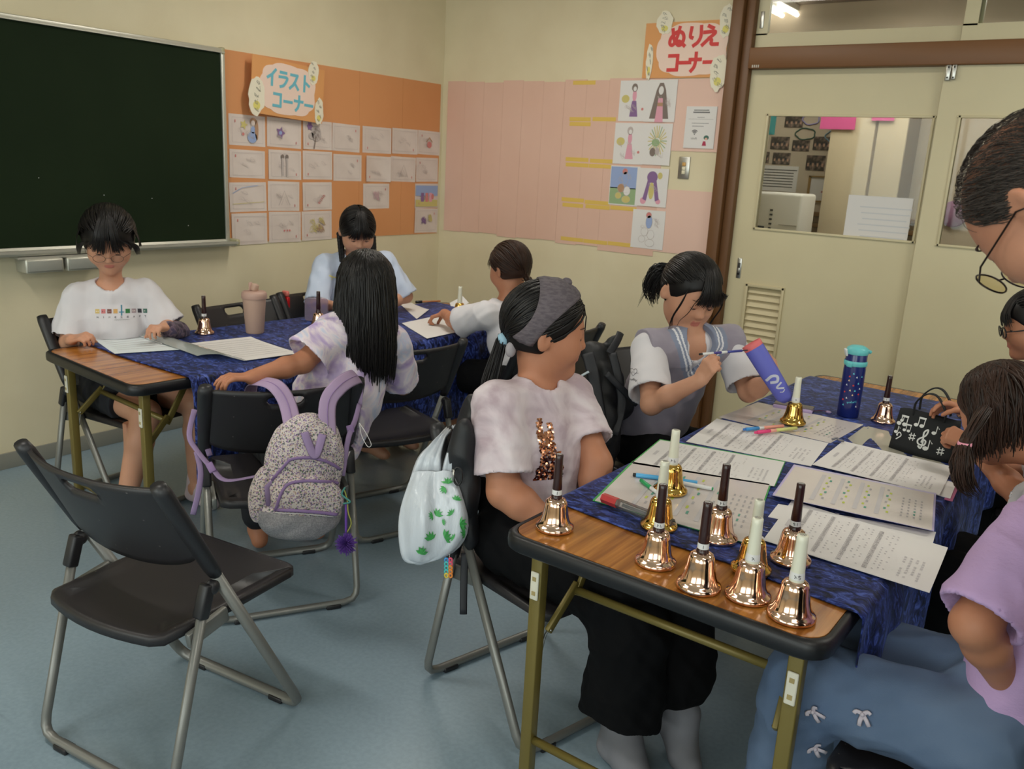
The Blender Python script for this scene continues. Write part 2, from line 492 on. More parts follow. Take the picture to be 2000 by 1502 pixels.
# floor: pale blue-grey vinyl with scuffs
def floor_mat():
    m = bpy.data.materials.new('blue_grey_vinyl_floor'); m.use_nodes = True; b = NB(m); p = b.n['Principled BSDF']
    tc = b.new('ShaderNodeTexCoord')
    n1 = b.new('ShaderNodeTexNoise'); n1.inputs['Scale'].default_value = 1.1; n1.inputs['Detail'].default_value = 6
    r1 = b.new('ShaderNodeValToRGB'); r1.color_ramp.elements[0].position = 0.3; r1.color_ramp.elements[1].position = 0.72
    r1.color_ramp.elements[0].color = lin((134, 153, 167)); r1.color_ramp.elements[1].color = lin((148, 167, 179))
    n2 = b.new('ShaderNodeTexNoise'); n2.inputs['Scale'].default_value = 75; n2.inputs['Detail'].default_value = 3
    r2 = b.new('ShaderNodeValToRGB'); r2.color_ramp.elements[0].position = 0.35; r2.color_ramp.elements[1].position = 0.65
    r2.color_ramp.elements[0].color = (0.88, 0.9, 0.9, 1); r2.color_ramp.elements[1].color = (1, 1, 1, 1)
    mx = b.new('ShaderNodeMixRGB', _blend_type='MULTIPLY'); mx.inputs['Fac'].default_value = 1
    b.link(tc.outputs['Object'], n1.inputs['Vector']); b.link(n1.outputs['Fac'], r1.inputs['Fac'])
    b.link(tc.outputs['Object'], n2.inputs['Vector']); b.link(n2.outputs['Fac'], r2.inputs['Fac'])
    b.link(r1.outputs['Color'], mx.inputs[1]); b.link(r2.outputs['Color'], mx.inputs[2])
    # short dark scuffs
    mp = b.new('ShaderNodeMapping'); mp.inputs['Scale'].default_value = (1.0, 7.0, 1); mp.inputs['Rotation'].default_value = (0, 0, 0.7)
    n3 = b.new('ShaderNodeTexNoise'); n3.inputs['Scale'].default_value = 2.4; n3.inputs['Detail'].default_value = 2
    r3 = b.new('ShaderNodeValToRGB'); r3.color_ramp.elements[0].position = 0.74; r3.color_ramp.elements[1].position = 0.8
    r3.color_ramp.elements[0].color = (1, 1, 1, 1); r3.color_ramp.elements[1].color = (0.75, 0.77, 0.78, 1)
    m2 = b.new('ShaderNodeMixRGB', _blend_type='MULTIPLY'); m2.inputs['Fac'].default_value = 1
    b.link(tc.outputs['Object'], mp.inputs['Vector']); b.link(mp.outputs['Vector'], n3.inputs['Vector']); b.link(n3.outputs['Fac'], r3.inputs['Fac'])
    b.link(mx.outputs['Color'], m2.inputs[1]); b.link(r3.outputs['Color'], m2.inputs[2])
    b.link(m2.outputs['Color'], p.inputs['Base Color'])
    rr = b.new('ShaderNodeMapRange'); rr.inputs['To Min'].default_value = 0.2; rr.inputs['To Max'].default_value = 0.42
    b.link(n1.outputs['Fac'], rr.inputs['Value']); b.link(rr.outputs[0], p.inputs['Roughness'])
    bp = b.new('ShaderNodeBump'); bp.inputs['Strength'].default_value = 0.12; bp.inputs['Distance'].default_value = 0.002
    b.link(n2.outputs['Fac'], bp.inputs['Height']); b.link(bp.outputs['Normal'], p.inputs['Normal'])
    return m
M_floor = floor_mat()

RX, RY, RZ = 7.2, -8.4, 2.85      # room: x 0..RX, y RY..0, z 0..RZ

def S(name, mb, mats, **kw): return mb.build(name, mats, kind='structure', **kw)

S('floor', MB().box((RX / 2, RY / 2, -0.05), (RX + 0.2, -RY + 0.2, 0.1)), M_floor)
S('ceiling', MB().box((RX / 2, RY / 2, RZ + 0.05), (RX + 0.2, -RY + 0.2, 0.1)), M_ceil)
S('wall_left', MB().box((-0.05, RY / 2, RZ / 2), (0.1, -RY + 0.2, RZ)), M_wall)
DX0, DX1 = 2.065, 4.52
wb = MB()
wb.box((DX0 / 2, 0.06, RZ / 2), (DX0, 0.12, RZ))
wb.box(((DX1 + RX) / 2, 0.06, RZ / 2), (RX - DX1, 0.12, RZ))
wb.box(((DX0 + DX1) / 2, 0.06, 2.80), (DX1 - DX0, 0.12, 0.10))
S('wall_back', wb, M_wall)
# right wall with a row of windows
wr = MB(); wy = [(-7.8, -5.2), (-4.8, -2.0)]
wr.box((RX + 0.06, RY / 2, 0.45), (0.12, -RY, 0.9)); wr.box((RX + 0.06, RY / 2, 2.70), (0.12, -RY, 0.3))
for a, b_ in ((RY, -7.8), (-5.2, -4.8), (-2.0, 0.0)): wr.box((RX + 0.06, (a + b_) / 2, 1.725), (0.12, b_ - a, 1.65))
S('wall_right', wr, M_wall)
wf = MB()
wf.box((RX / 2, RY - 0.06, 0.45), (RX, 0.12, 0.9)); wf.box((RX / 2, RY - 0.06, 2.70), (RX, 0.12, 0.3))
wx = [(0.5, 3.4), (4.0, 6.9)]
for a, b_ in ((0, 0.5), (3.4, 4.0), (6.9, RX)): wf.box(((a + b_) / 2, RY - 0.06, 1.725), (b_ - a, 0.12, 1.65))
S('wall_front', wf, M_wall)
def window(name, c, ln, axis):
    t = MB(); h = 1.65; z = 1.725
    def bx(off, zz, l, hh, th=0.05):
        p = A(c, float).copy(); p[axis] += off; p[2] = zz
        sz = [th, th, hh]; sz[axis] = l; t.box(p, sz)
    for s in (-1, 0, 1): bx(s * (ln / 2 - 0.025), z, 0.05, h)
    for s in (-1, 1): bx(0, z + s * (h / 2 - 0.025), ln, 0.05)
    w = S(name, t, M_alu)
    g = MB(); p = A(c, float).copy(); p[2] = z; sz = [0.006, 0.006, h - 0.1]; sz[axis] = ln - 0.1
    g.box(p, sz); g.build('pane', M_glass, w)
for i, (a, b_) in enumerate(wy): window('window_%d' % (i + 3), (RX + 0.06, (a + b_) / 2, 0), b_ - a, 1)
for i, (a, b_) in enumerate(wx): window('window_%d' % (i + 5), ((a + b_) / 2, RY - 0.06, 0), b_ - a, 0)

S('baseboard_left', MB().box((0.004, RY / 2, 0.0385), (0.008, -RY, 0.077), bev=0.002), M_base)
S('baseboard_back', MB().box((1.03, -0.004, 0.0385), (2.06, 0.008, 0.077), bev=0.002), M_base)

# ------------------------------------------------------------------ sliding doors in a brown frame
fr = MB()
fr.box((2.098, 0.02, 1.425), (0.066, 0.12, 2.85), bev=0.004)
fr.box((2.157, 0.05, 1.425), (0.052, 0.10, 2.85), bev=0.004)
S('trim_1', fr, M_brown)
S('trim_2', MB().box(((2.183 + 4.45) / 2, 0.035, 2.128), (4.45 - 2.183, 0.11, 0.108), bev=0.004), M_brown2)
S('trim_3', MB().box((4.485, 0.03, 1.425), (0.07, 0.12, 2.85), bev=0.004), M_brown)
S('trim_4', MB().box(((2.183 + 4.45) / 2, 0.05, 2.80), (4.45 - 2.183, 0.10, 0.09), bev=0.004), M_brown2)
S('trim_5', MB().box(((2.183 + 4.45) / 2, 0.05, -0.004), (4.45 - 2.183, 0.12, 0.012)), M_darksteel)

def sliding_door(name, x0, x1, yf, wx0, wx1, louver=None, handle=None):
    z0, z1, wz0, wz1 = 0.012, 2.073, 1.217, 1.844
    th = 0.034; y = yf + th / 2
    d = MB()
    holes = [(wx0, wx1, wz0, wz1)]
    if louver: holes.append(louver)
    xs = sorted({x0, x1} | {h for q in holes for h in q[:2]}); zs = sorted({z0, z1} | {h for q in holes for h in q[2:]})
    for i in range(len(xs) - 1):
        for j in range(len(zs) - 1):
            cx, cz = (xs[i] + xs[i + 1]) / 2, (zs[j] + zs[j + 1]) / 2
            if any(q[0] < cx < q[1] and q[2] < cz < q[3] for q in holes): continue
            d.box((cx, y, cz), (xs[i + 1] - xs[i], th, zs[j + 1] - zs[j]))
    o = S(name, d, M_door)
    g = MB().box(((wx0 + wx1) / 2, y, (wz0 + wz1) / 2), (wx1 - wx0, 0.005, wz1 - wz0)); g.build('pane', M_glass, o)
    b = MB()
    for zz, hh in ((wz0 + 0.006, 0.012), (wz1 - 0.006, 0.012)): b.box(((wx0 + wx1) / 2, yf - 0.003, zz), (wx1 - wx0 + 0.03, 0.012, hh), bev=0.002)
    for xx in (wx0 - 0.004, wx1 + 0.004): b.box((xx, yf - 0.003, (wz0 + wz1) / 2), (0.012, 0.012, wz1 - wz0), bev=0.002)
    b.build('glazing_bead', M_door, o)
    if louver:
        a0, a1, c0, c1 = louver; l = MB(); n = 12
        for s in (a0 - 0.008, a1 + 0.008): l.box((s, yf - 0.002, (c0 + c1) / 2), (0.016, 0.02, c1 - c0 + 0.03), bev=0.002)
        for s in (c0 - 0.006, c1 + 0.006): l.box(((a0 + a1) / 2, yf - 0.002, s), (a1 - a0 + 0.03, 0.02, 0.016), bev=0.002)
        for k in range(n):
            zz = c0 + (k + 0.5) * (c1 - c0) / n
            cs, sn = math.cos(0.55), -math.sin(0.55)
            l.box(((a0 + a1) / 2, y - 0.004, zz), (a1 - a0, 0.006, 0.043), A([[1, 0, 0], [0, cs, -sn], [0, sn, cs]]))
        l.build('vent_louver', M_doorsh, o)
    if handle:
        hx, hz = handle; hb = MB()
        hb.box((hx, yf - 0.001, hz), (0.026, 0.006, 0.115), bev=0.002); hb.build('pull_plate', M_steel, o)
        hb = MB().box((hx, yf - 0.0045, hz - 0.004), (0.015, 0.003, 0.07), bev=0.001); hb.box((hx, yf - 0.0055, hz - 0.012), (0.012, 0.004, 0.028), mi=1, bev=0.001)
        hb.build('pull_recess', [M_darksteel, M_steel], o)
    return o
DOOR1 = sliding_door('door_1', 2.184, 3.27, 0.045, 2.311, 3.145, (2.313, 2.509, 0.42, 0.895), (2.245, 0.99))
DOOR2 = sliding_door('door_2', 3.17, 4.45, 0.004, 3.276, 4.30)
# transom sashes
def sash(name, x0, x1, yf, handle=False):
    z0, z1 = 2.184, 2.76; st = 0.062; t = MB(); y = yf + 0.015
    t.box(((x0 + x1) / 2, y, z0 + 0.038), (x1 - x0, 0.03, 0.076)); t.box(((x0 + x1) / 2, y, z1 - 0.03), (x1 - x0, 0.03, 0.06))
    for s in (x0 + st / 2, x1 - st / 2): t.box((s, y, (z0 + z1) / 2), (st, 0.03, z1 - z0 - 0.136))
    o = S(name, t, M_door)
    MB().box(((x0 + x1) / 2, y, (z0 + z1) / 2), (x1 - x0 - 2 * st, 0.005, z1 - z0 - 0.13)).build('pane', M_glass, o)
    if handle:
        MB().box((x0 + 0.026, yf - 0.001, 2.33), (0.02, 0.006, 0.085), bev=0.002).build('pull_plate', M_steel, o)
sash('window_1', 2.184, 3.29, 0.045, True)
sash('window_2', 3.215, 4.45, 0.010)
# steel catch where the two doors meet, small numbers on the lintel
c = thing('door_catch', 'small steel double catch screwed at the top where the two sliding doors meet', 'catch', (3.2, 0, 2.04))
MB().box((-0.012, -0.004, 0), (0.022, 0.014, 0.075), bev=0.003).build('catch_plate', M_steel, c)
MB().box((0.014, -0.006, 0.002), (0.02, 0.018, 0.07), bev=0.003).build('catch_plate', M_steel, c)
sc_ = MB()
for xx in (-0.012, 0.014):
    for zz in (-0.024, 0.024): sc_.lathe([(0.004, 0), (0.004, 0.002), (0, 0.0025)], (xx, -0.014, zz), 10, R=A([[1, 0, 0], [0, 0, -1], [0, 1, 0]]))
sc_.build('screw', M_darksteel, c)
mk = MB()
for k in range(4): mk.box((2.21 + k * 0.011, -0.0205, 2.085), (0.006, 0.001, 0.014))
mk.build('lintel_mark', mat('white_mark', (200, 196, 186), 0.7)); setp(bpy.data.objects['lintel_mark'], 'row of tiny white marks stuck on the brown door lintel', 'mark')

# ------------------------------------------------------------------ corridor beyond the doors
M_corr = mat('corridor_wall_paint', (196, 180, 160), 0.8)
M_cceil = mat('corridor_ceiling', (150, 136, 122), 0.8)
CY = 1.9
S('floor_corridor', MB().box((3.3, 1.0, -0.06), (8.0, 2.0, 0.1)), mat('corridor_floor', (120, 112, 100), 0.4))
S('ceiling_corridor', MB().box((3.3, 1.06, 2.78), (8.0, 1.9, 0.08)), M_cceil)
S('wall_corridor', MB().box((3.3, CY + 0.05, 1.42), (8.0, 0.1, 2.84)), M_corr)
S('wall_corridor_left', MB().box((-0.65, 1.0, 1.42), (0.1, 1.9, 2.84)), M_corr)
S('wall_corridor_right', MB().box((7.25, 1.0, 1.42), (0.1, 1.9, 2.84)), M_corr)

def z4(x, y): return (1400 + x * 0.34622, y * 0.34622)     # close-up of the door glass -> photo frame
def wallrect(x0, y0, x1, y1, yy):
    a = aty(*z4(x0, (y0)), yy); b_ = aty(*z4(x1, y1), yy)
    return (a[0] + b_[0]) / 2, (a[2] + b_[2]) / 2, abs(b_[0] - a[0]), abs(a[2] - b_[2])
def pin(name, rect, mats, label, cat, group=None, yy=CY, extra=None, th=0.004):
    cx, cz, w, h = rect
    t = MB().box((0, 0, 0), (w, th, h))
    if extra: extra(t, w, h)
    return t.build(name, mats, loc=(cx, yy - th / 2 - 0.0005, cz), label=label, cat=cat, group=group)
M_photo = mat('photo_print', (60, 52, 48), 0.4, noise=(26, (150, 128, 118), 0.45, 0.68))
PH = [((390, 650, 485, 720), 'group photo print at the top of the corridor board, beside the teal note'),
      ((310, 770, 405, 845), 'photo print below the teal note on the corridor board'),
      ((430, 790, 520, 855), 'photo print under the dark green cloud outline on the corridor board'),
      ((550, 770, 640, 850), 'photo print to the right of the dark green cloud outline'),
      ((250, 855, 292, 920), 'photo print cut off by the left edge of the door glass'),
      ((320, 860, 410, 930), 'photo print just above the white notice on the corridor board'),
      ((510, 875, 605, 965), 'lowest photo print on the corridor board')]
for r, lb in PH:
    def ex(t, w, h):
        for k in range(7): t.box(((k - 3) * w / 8, -0.003, -h * 0.12 + (k % 2) * h * 0.1), (w / 12, 0.001, h * 0.22), mi=1 + k % 2)
    pin('photo_print', wallrect(*r, CY), [M_photo, mat('photo_skin', (190, 150, 130), 0.5), mat('photo_dark', (38, 42, 52), 0.5)], lb, 'photo', 'photos on the corridor board', extra=ex)
pin('sticky_note', wallrect(268, 650, 325, 760, CY), mat('teal_card', (70, 165, 170), 0.7), 'teal note at the left edge of the door glass', 'note')
pin('pink_banner', wallrect(592, 650, 778, 732, CY - .4), mat('pink_card', (226, 96, 158), 0.7), 'wide bright pink paper banner stuck on the corridor cabinet', 'paper', yy=CY - .401)
pin('pink_banner', wallrect(880, 640, 1000, 682, CY - .4), mat('pink_card', (226, 96, 158), 0.7), 'narrow pink paper strip right of the wide pink banner', 'paper', yy=CY - .401)
def cloud(r, col, lb):
    cx, cz, w, h = wallrect(*r, CY); P = []
    for k in range(60):
        a = 2 * PI * k / 60; q = 1 + 0.13 * abs(math.sin(2.5 * a)); P.append((cx + w / 2 * q * math.cos(a) * 0.92, CY - 0.004, cz + h / 2 * q * math.sin(a) * 0.9))
    t = MB().tube(P, 0.005, 6, closed=True)
    return t.build('cloud_outline', mat(lb[:20], col, 0.7), label=lb, cat='paper decoration')
cloud((450, 722, 552, 790), (48, 84, 74), 'dark green cloud outline among the photos on the corridor board')
cloud((618, 735, 722, 805), (120, 150, 170), 'pale blue cloud outline below the pink banner')
cloud((490, 640, 575, 705), (150, 140, 190), 'lilac cloud outline beside the top photo on the corridor board')
def lines(t, w, h):
    for k in range(7): t.box((0, -0.003, h * (0.34 - k * 0.11)), (w * (0.8 if k else 0.95), 0.001, h * 0.03), mi=1)
pin('notice', wallrect(235, 930, 445, 1085, CY), [M_paper, M_inkd], 'white notice with printed lines below the corridor photos', 'notice', extra=lines)
def frm(t, w, h):
    for s in (-1, 1):
        t.box((s * w * 0.48, -0.006, 0), (w * 0.05, 0.012, h), mi=1); t.box((0, -0.006, s * h * 0.47), (w, 0.012, h * 0.06), mi=1)
    for k in range(5): t.box((-w * 0.2 + k * w * 0.1, -0.003, -h * 0.1 + (k % 3) * h * 0.12), (w * 0.05, 0.001, h * 0.07), mi=2)
pin('framed_poster', wallrect(525, 990, 785, 1155, CY), [M_paper, mat('ochre_frame', (150, 118, 66), 0.5), mat('red_print', (176, 110, 110), 0.6)], 'white poster in an ochre frame hung low on the corridor wall', 'poster', extra=frm)
def bars(t, w, h):
    for k in range(4): t.box((0, -0.003, h * (0.32 - k * 0.22)), (w * 0.94, 0.001, h * 0.1), mi=1)
pin('schedule_sheet', wallrect(905, 1040, 1065, 1110, CY), [M_paper, mat('violet_print', (120, 104, 140), 0.6)], 'printed sheet with violet bars behind the white paper on the glass', 'sheet', extra=bars)
# tall cream lockers with a dark gap, brown rails, air purifier
t = thing('corridor_cabinet', 'tall cream double cabinet behind the door glass with a dark gap between its doors', 'cabinet', (3.35, CY - 0.2, 0))
ca = aty(*z4(640, 735), CY - 0.4)[0]; cb = aty(*z4(1075, 735), CY - 0.4)[0]; cm = aty(*z4(872, 900), CY - 0.4)[0]
M_cab = mat('cabinet_cream', (205, 188, 160), 0.45)
MB().box(((ca + cb) / 2, CY - 0.20, 1.1), (cb - ca, 0.35, 2.2)).build('body', mat('cabinet_dark_gap', (150, 132, 110), 0.7), t, True)
MB().box(((ca + cm) / 2 - 0.004, CY - 0.38, 1.1), (cm - ca - 0.012, 0.02, 2.18), bev=0.003).build('door', M_cab, t, True)
MB().box(((cb + cm) / 2 + 0.004, CY - 0.38, 1.1), (cb - cm - 0.012, 0.02, 2.18), bev=0.003).build('door', M_cab, t, True)
for zz in (1.28, 1.20):
    o = MB().box((2.2, CY - 0.02, zz - 0.02), (1.5, 0.04, 0.035), bev=0.004).build('wall_rail', mat('rail_wood', (128, 96, 58), 0.5))
    setp(o, 'upper brown wooden rail along the corridor wall' if zz > 1.25 else 'lower brown wooden rail along the corridor wall', 'rail', 'brown wall rails')
px0 = aty(*z4(205, 1300), 1.0)[0]; px1 = aty(*z4(460, 1300), 1.0)[0]; pz1 = aty(*z4(330, 1085), 1.0)[2]
t = thing('air_purifier', 'white air purifier with a dark front panel standing behind the door glass', 'appliance', ((px0 + px1) / 2, 1.15, 0.58))
w = px1 - px0
MB().box((0, 0, (pz1 - 0.58) / 2), (w, 0.3, pz1 - 0.58), bev=0.02).build('housing', mat('appliance_white', (226, 222, 214), 0.4), t)
hh = pz1 - 0.58
MB().box((-w * 0.36, -0.152, hh * 0.42), (w * 0.2, 0.01, hh * 0.62), bev=0.004).build('dark_panel', mat('panel_dark', (44, 46, 52), 0.25), t)
v = MB()
for k in range(9): v.box((-w * 0.14, -0.152, hh * 0.86 - k * 0.03), (w * 0.06, 0.006, 0.012))
for k in range(6): v.box((w * 0.25, -0.152, hh * 0.75 - k * 0.04), (w * 0.4, 0.004, 0.006), mi=1)
v.build('vent_slots', [M_inkd, mat('appliance_shadow', (190, 184, 174), 0.5)], t)
o = MB().box(((px0 + px1) / 2, 1.2, 0.285), (0.7, 0.42, 0.57), bev=0.01).build('low_cupboard', M_cab); setp(o, 'low cream cupboard under the air purifier in the corridor', 'cupboard')
# paper taped on the glass
a = aty(*z4(742, 1095), 0.06); b_ = aty(*z4(1120, 1110), 0.06); c_ = aty(*z4(1085, 1370), 0.06); d_ = aty(*z4(718, 1340), 0.06)
t = MB(); t.box(((a[0] + b_[0]) / 2, 0.0570, (a[2] + d_[2]) / 2 - 0.005), (b_[0] - a[0] - 0.01, 0.002, a[2] - d_[2] + 0.005))
for k in range(6): t.box((a[0] + 0.2, 0.0557, a[2] - 0.06 - k * 0.03), (0.26 - 0.02 * (k % 3), 0.0006, 0.006), mi=1)
o = t.build('paper_on_glass', [M_paper, mat('faint_ink', (206, 206, 208), 0.7)]); setp(o, 'large white paper taped to the lower right of the left door glass', 'paper')
# through the right door glass: a round purple badge on a pale board
o = MB().box((3.52, CY - 0.01, 1.42), (0.55, 0.02, 0.62)).build('notice_board', mat('board_pale', (200, 190, 178), 0.7)); setp(o, 'pale notice board behind the right door glass', 'board')
q = aty(*z4(1335, 1207), CY - 0.03)
o = MB().lathe([(0.0, 0.008), (0.085, 0.006), (0.09, 0), (0.0, 0)], (q[0], CY - 0.021, q[2]), 28, R=A([[1, 0, 0], [0, 0, -1], [0, 1, 0]])).build('round_badge', mat('badge_purple', (150, 104, 136), 0.5)); setp(o, 'round purple badge pinned behind the right door glass', 'badge')

def fixture(name, c, ln, along, label, strength, depth=0.09, tubes=2, power=0, grp=None):
    t = thing(name, label, 'ceiling light', c, 0, grp)
    sz = [0.24, 0.24, depth * 0.5]; sz[along] = ln
    MB().box((0, 0, -depth * 0.25), sz, bev=0.005).build('housing', mat('fixture_white', (236, 234, 226), 0.5), t)
    for k in range(tubes):
        off = (k - (tubes - 1) / 2) * 0.11; p0 = [off, off, -depth * 0.75]; p1 = list(p0); p0[along] = -ln / 2 + 0.05; p1[along] = ln / 2 - 0.05
        MB().tube([p0, p1], 0.016, 10).build('tube', mat('lamp_tube_%g' % strength, (255, 250, 240), emit=((255, 248, 236), strength)), t)
    return t
fixture('corridor_light', (atz(1512, 14, 2.70)[0], atz(1512, 14, 2.70)[1], 2.74), 0.5, 1, 'fluorescent lamp on the corridor ceiling seen through the transom glass, nearest the brown door post', 4, tubes=3)
fixture('corridor_light', (2.62, 1.30, 2.74), 0.62, 0, 'long fluorescent lamp on the corridor ceiling over the doors', 8, tubes=3)
fixture('corridor_light', (3.05, 0.35, 2.74), 1.1, 0, 'long fluorescent lamp above the transom glass, half cut off by the photo top', 9, tubes=2)

# ------------------------------------------------------------------ chalkboard
t = thing('chalkboard', 'large dark green chalkboard in an aluminium frame on the left wall', 'chalkboard', (0, -3.2, 1.0))
y0, y1, zb, zt = -4.9, -1.822, 1.02, 1.985
M_chalk = mat('chalkboard_green', (25, 37, 21), 0.75, spec=.12, noise=(2.5, (29, 41, 24), 0.35, 0.7))
MB().box((0.012, (y0 + y1) / 2, (zb + zt) / 2), (0.02, y1 - y0, zt - zb)).build('writing_surface', M_chalk, t, True)
f = MB()
f.box((0.016, (y0 + y1) / 2, zt + 0.011), (0.032, y1 - y0 + 0.04, 0.022), bev=0.003)
f.box((0.019, (y0 + y1) / 2, zt + 0.002), (0.036, y1 - y0 + 0.04, 0.006))
f.box((0.016, y1 + 0.011, (zb + zt) / 2), (0.032, 0.022, zt - zb + 0.03), bev=0.003)
f.box((0.016, y0 - 0.011, (zb + zt) / 2), (0.032, 0.022, zt - zb + 0.03), bev=0.003)
f.build('frame', M_alu, t, True)
MB().prism([(0.0, 0.0), (0.085, 0.0), (0.095, 0.012), (0.095, 0.024), (0.08, 0.02), (0.03, 0.02), (0.02, 0.034), (0, 0.034)], y1 - y0 + 0.06, (0, y1 + 0.03, zb - 0.03), (1, 0, 0), (0, 0, 1)).build('chalk_ledge', M_alu, t, True)
for yy, zz in ((y1 + 0.032, zb - 0.013), (y1 + 0.012, zt + 0.01)):
    MB().box((0.045 if zz < 1.5 else 0.017, yy, zz), (0.095 if zz < 1.5 else 0.036, 0.022, 0.036), bev=0.006).build('corner_cap', mat('cap_khaki', (176, 168, 132), 0.5), t, True)
ck = MB()
for yy, zz in ((-2.5, 1.255), (-2.05, 1.1), (-2.8, 1.33), (-2.25, 1.24)): ck.sphere((0.0225, yy, zz), 0.0022, n=6)
ck.build('chalk_speck', M_paper, t, True)
# eraser trays under the ledge
t = thing('eraser_tray', 'pair of grey pull-out eraser trays under the chalkboard ledge', 'tray', (0, -2.7, 0.93))
for k, yy in enumerate((-2.84, -2.655)):
    MB().box((0.05, yy, 0.945), (0.1, 0.17, 0.064), bev=0.008).build('tray_drawer', M_alu, t, True)
    MB().box((0.102, yy, 0.945), (0.004, 0.15, 0.046), bev=0.004).build('tray_front', mat('tray_grey', (150, 150, 142), 0.4), t, True)
MB().box((0.045, -2.75, 0.982), (0.085, 0.40, 0.01)).build('tray_rail', M_alu, t, True)

# ------------------------------------------------------------------ orange display paper with drawings
M_orange = mat('orange_paper', (218, 152, 100), 0.7, noise=(1.3, (211, 144, 92), 0.35, 0.7))
t = thing('display_paper', 'orange backing paper pinned on the left wall between chalkboard and corner', 'backing paper', (0, -0.94, 1.5))
g = MB()
for a, b_ in ((-1.79, -0.80), (-0.80, -0.41), (-0.41, -0.03)):
    g.box((0.0022, (a + b_) / 2, 1.502), (0.003, b_ - a - 0.0015, 1.012))
g.build('paper_panel', M_orange, t, True)
def z2(x, y): return (420 + x * 0.27956, 80 + y * 0.27963)
ROWS = [[(92, 505, 352, 740), (360, 530, 602, 752), (612, 550, 815, 765), (817, 572, 1010, 778), (1030, 592, 1228, 790), (1236, 605, 1410, 795), (1418, 622, 1568, 800)],
        [(97, 755, 350, 960), (370, 757, 602, 970), (612, 765, 818, 970), (825, 788, 1022, 980), (1050, 800, 1218, 985), (1228, 805, 1398, 985), (1405, 812, 1552, 985)],
        [(97, 985, 360, 1190), (368, 980, 590, 1185), (610, 985, 815, 1180), (1035, 995, 1215, 1170), (1398, 995, 1552, 1165)],
        [(112, 1205, 365, 1415), (375, 1195, 600, 1400), (605, 1190, 815, 1385), (1395, 1170, 1550, 1335)]]
DESC = [['drawing with a girl in a blue dress and a star, top row, nearest the chalkboard', 'drawing with a small purple star, second in the top row from the chalkboard', 'drawing with a grey bushy tree and purple flower, top row of the orange paper', 'faint pencil drawing directly right of the grey tree drawing', 'faint pencil drawing, fifth of the top row from the chalkboard', 'nearly blank drawing, sixth of the top row from the chalkboard', 'drawing with a small red house at the right end of the top row'],
        ['pencil scribble drawing beside the chalkboard frame in the second row', 'drawing with two tall grey figures below the purple star drawing', 'pencil drawing with scattered dots below the grey tree drawing', 'drawing with a pencil smudge, fourth in the second row', 'curling nearly blank drawing, fifth in the second row', 'drawing with a grey pointed tent shape in the second row', 'drawing with two little dots at the right end of the second row'],
        ['drawing with pale blue sky lines beside the chalkboard in the third row', 'drawing with a faint triangle in the third row', 'drawing with a pale red slope in the third row', 'lone pale pink drawing in the gap of the third row, above the braided child', 'bright coloured drawing with purple houses at the right end of the third row'],
        ['nearly blank drawing at the lower left corner of the orange paper', 'drawing with tiny red hearts in the bottom row', 'pale yellow scribbled drawing at the end of the bottom row of three', 'drawing with violet and yellow loops at the lower right corner of the orange paper']]
PEN = mat('pencil_grey', (188, 176, 172), 0.8); PEND = mat('pencil_dark', (128, 114, 106), 0.8)
CY_ = [mat('crayon_blue', (150, 168, 208), 0.8), mat('crayon_red', (206, 128, 124), 0.8), mat('crayon_yellow', (204, 190, 120), 0.8), mat('crayon_purple', (136, 104, 148), 0.8), mat('crayon_pink', (222, 160, 176), 0.8), mat('crayon_green', (150, 174, 130), 0.8), mat('crayon_brown', (178, 140, 110), 0.8)]
DMATS = [M_paperA, PEN, PEND] + CY_        # 0 paper 1 pencil 2 dark 3 blue 4 red 5 yellow 6 purple 7 pink 8 green 9 brown
def scrib(t, o, u, v, cx, cy, rx, ry, mi, n=10, w=0.0012, seed=0):
    r_ = random.Random(seed)
    P = [(cx + rx * math.sin(k * 1.9 + r_.random()) * (0.4 + 0.6 * r_.random()), cy + ry * math.cos(k * 2.3 + r_.random()) * (0.4 + 0.6 * r_.random())) for k in range(n)]
    t.stroke(spline(P, 4), w, o, u, v, mi, 0.0006)
def blob(t, o, u, v, cx, cy, rx, ry, mi, n=14, lift=0.0005, wob=0.0):
    u = A(u, float); v = A(v, float); nn = nrm(np.cross(u, v)); o = A(o, float)
    P = [o + (cx + rx * math.cos(2 * PI * k / n) * (1 + wob * (-1) ** k)) * u + (cy + ry * math.sin(2 * PI * k / n) * (1 + wob * (-1) ** k)) * v + nn * lift for k in range(n)]
    t.add(P, [list(range(n))], mi)
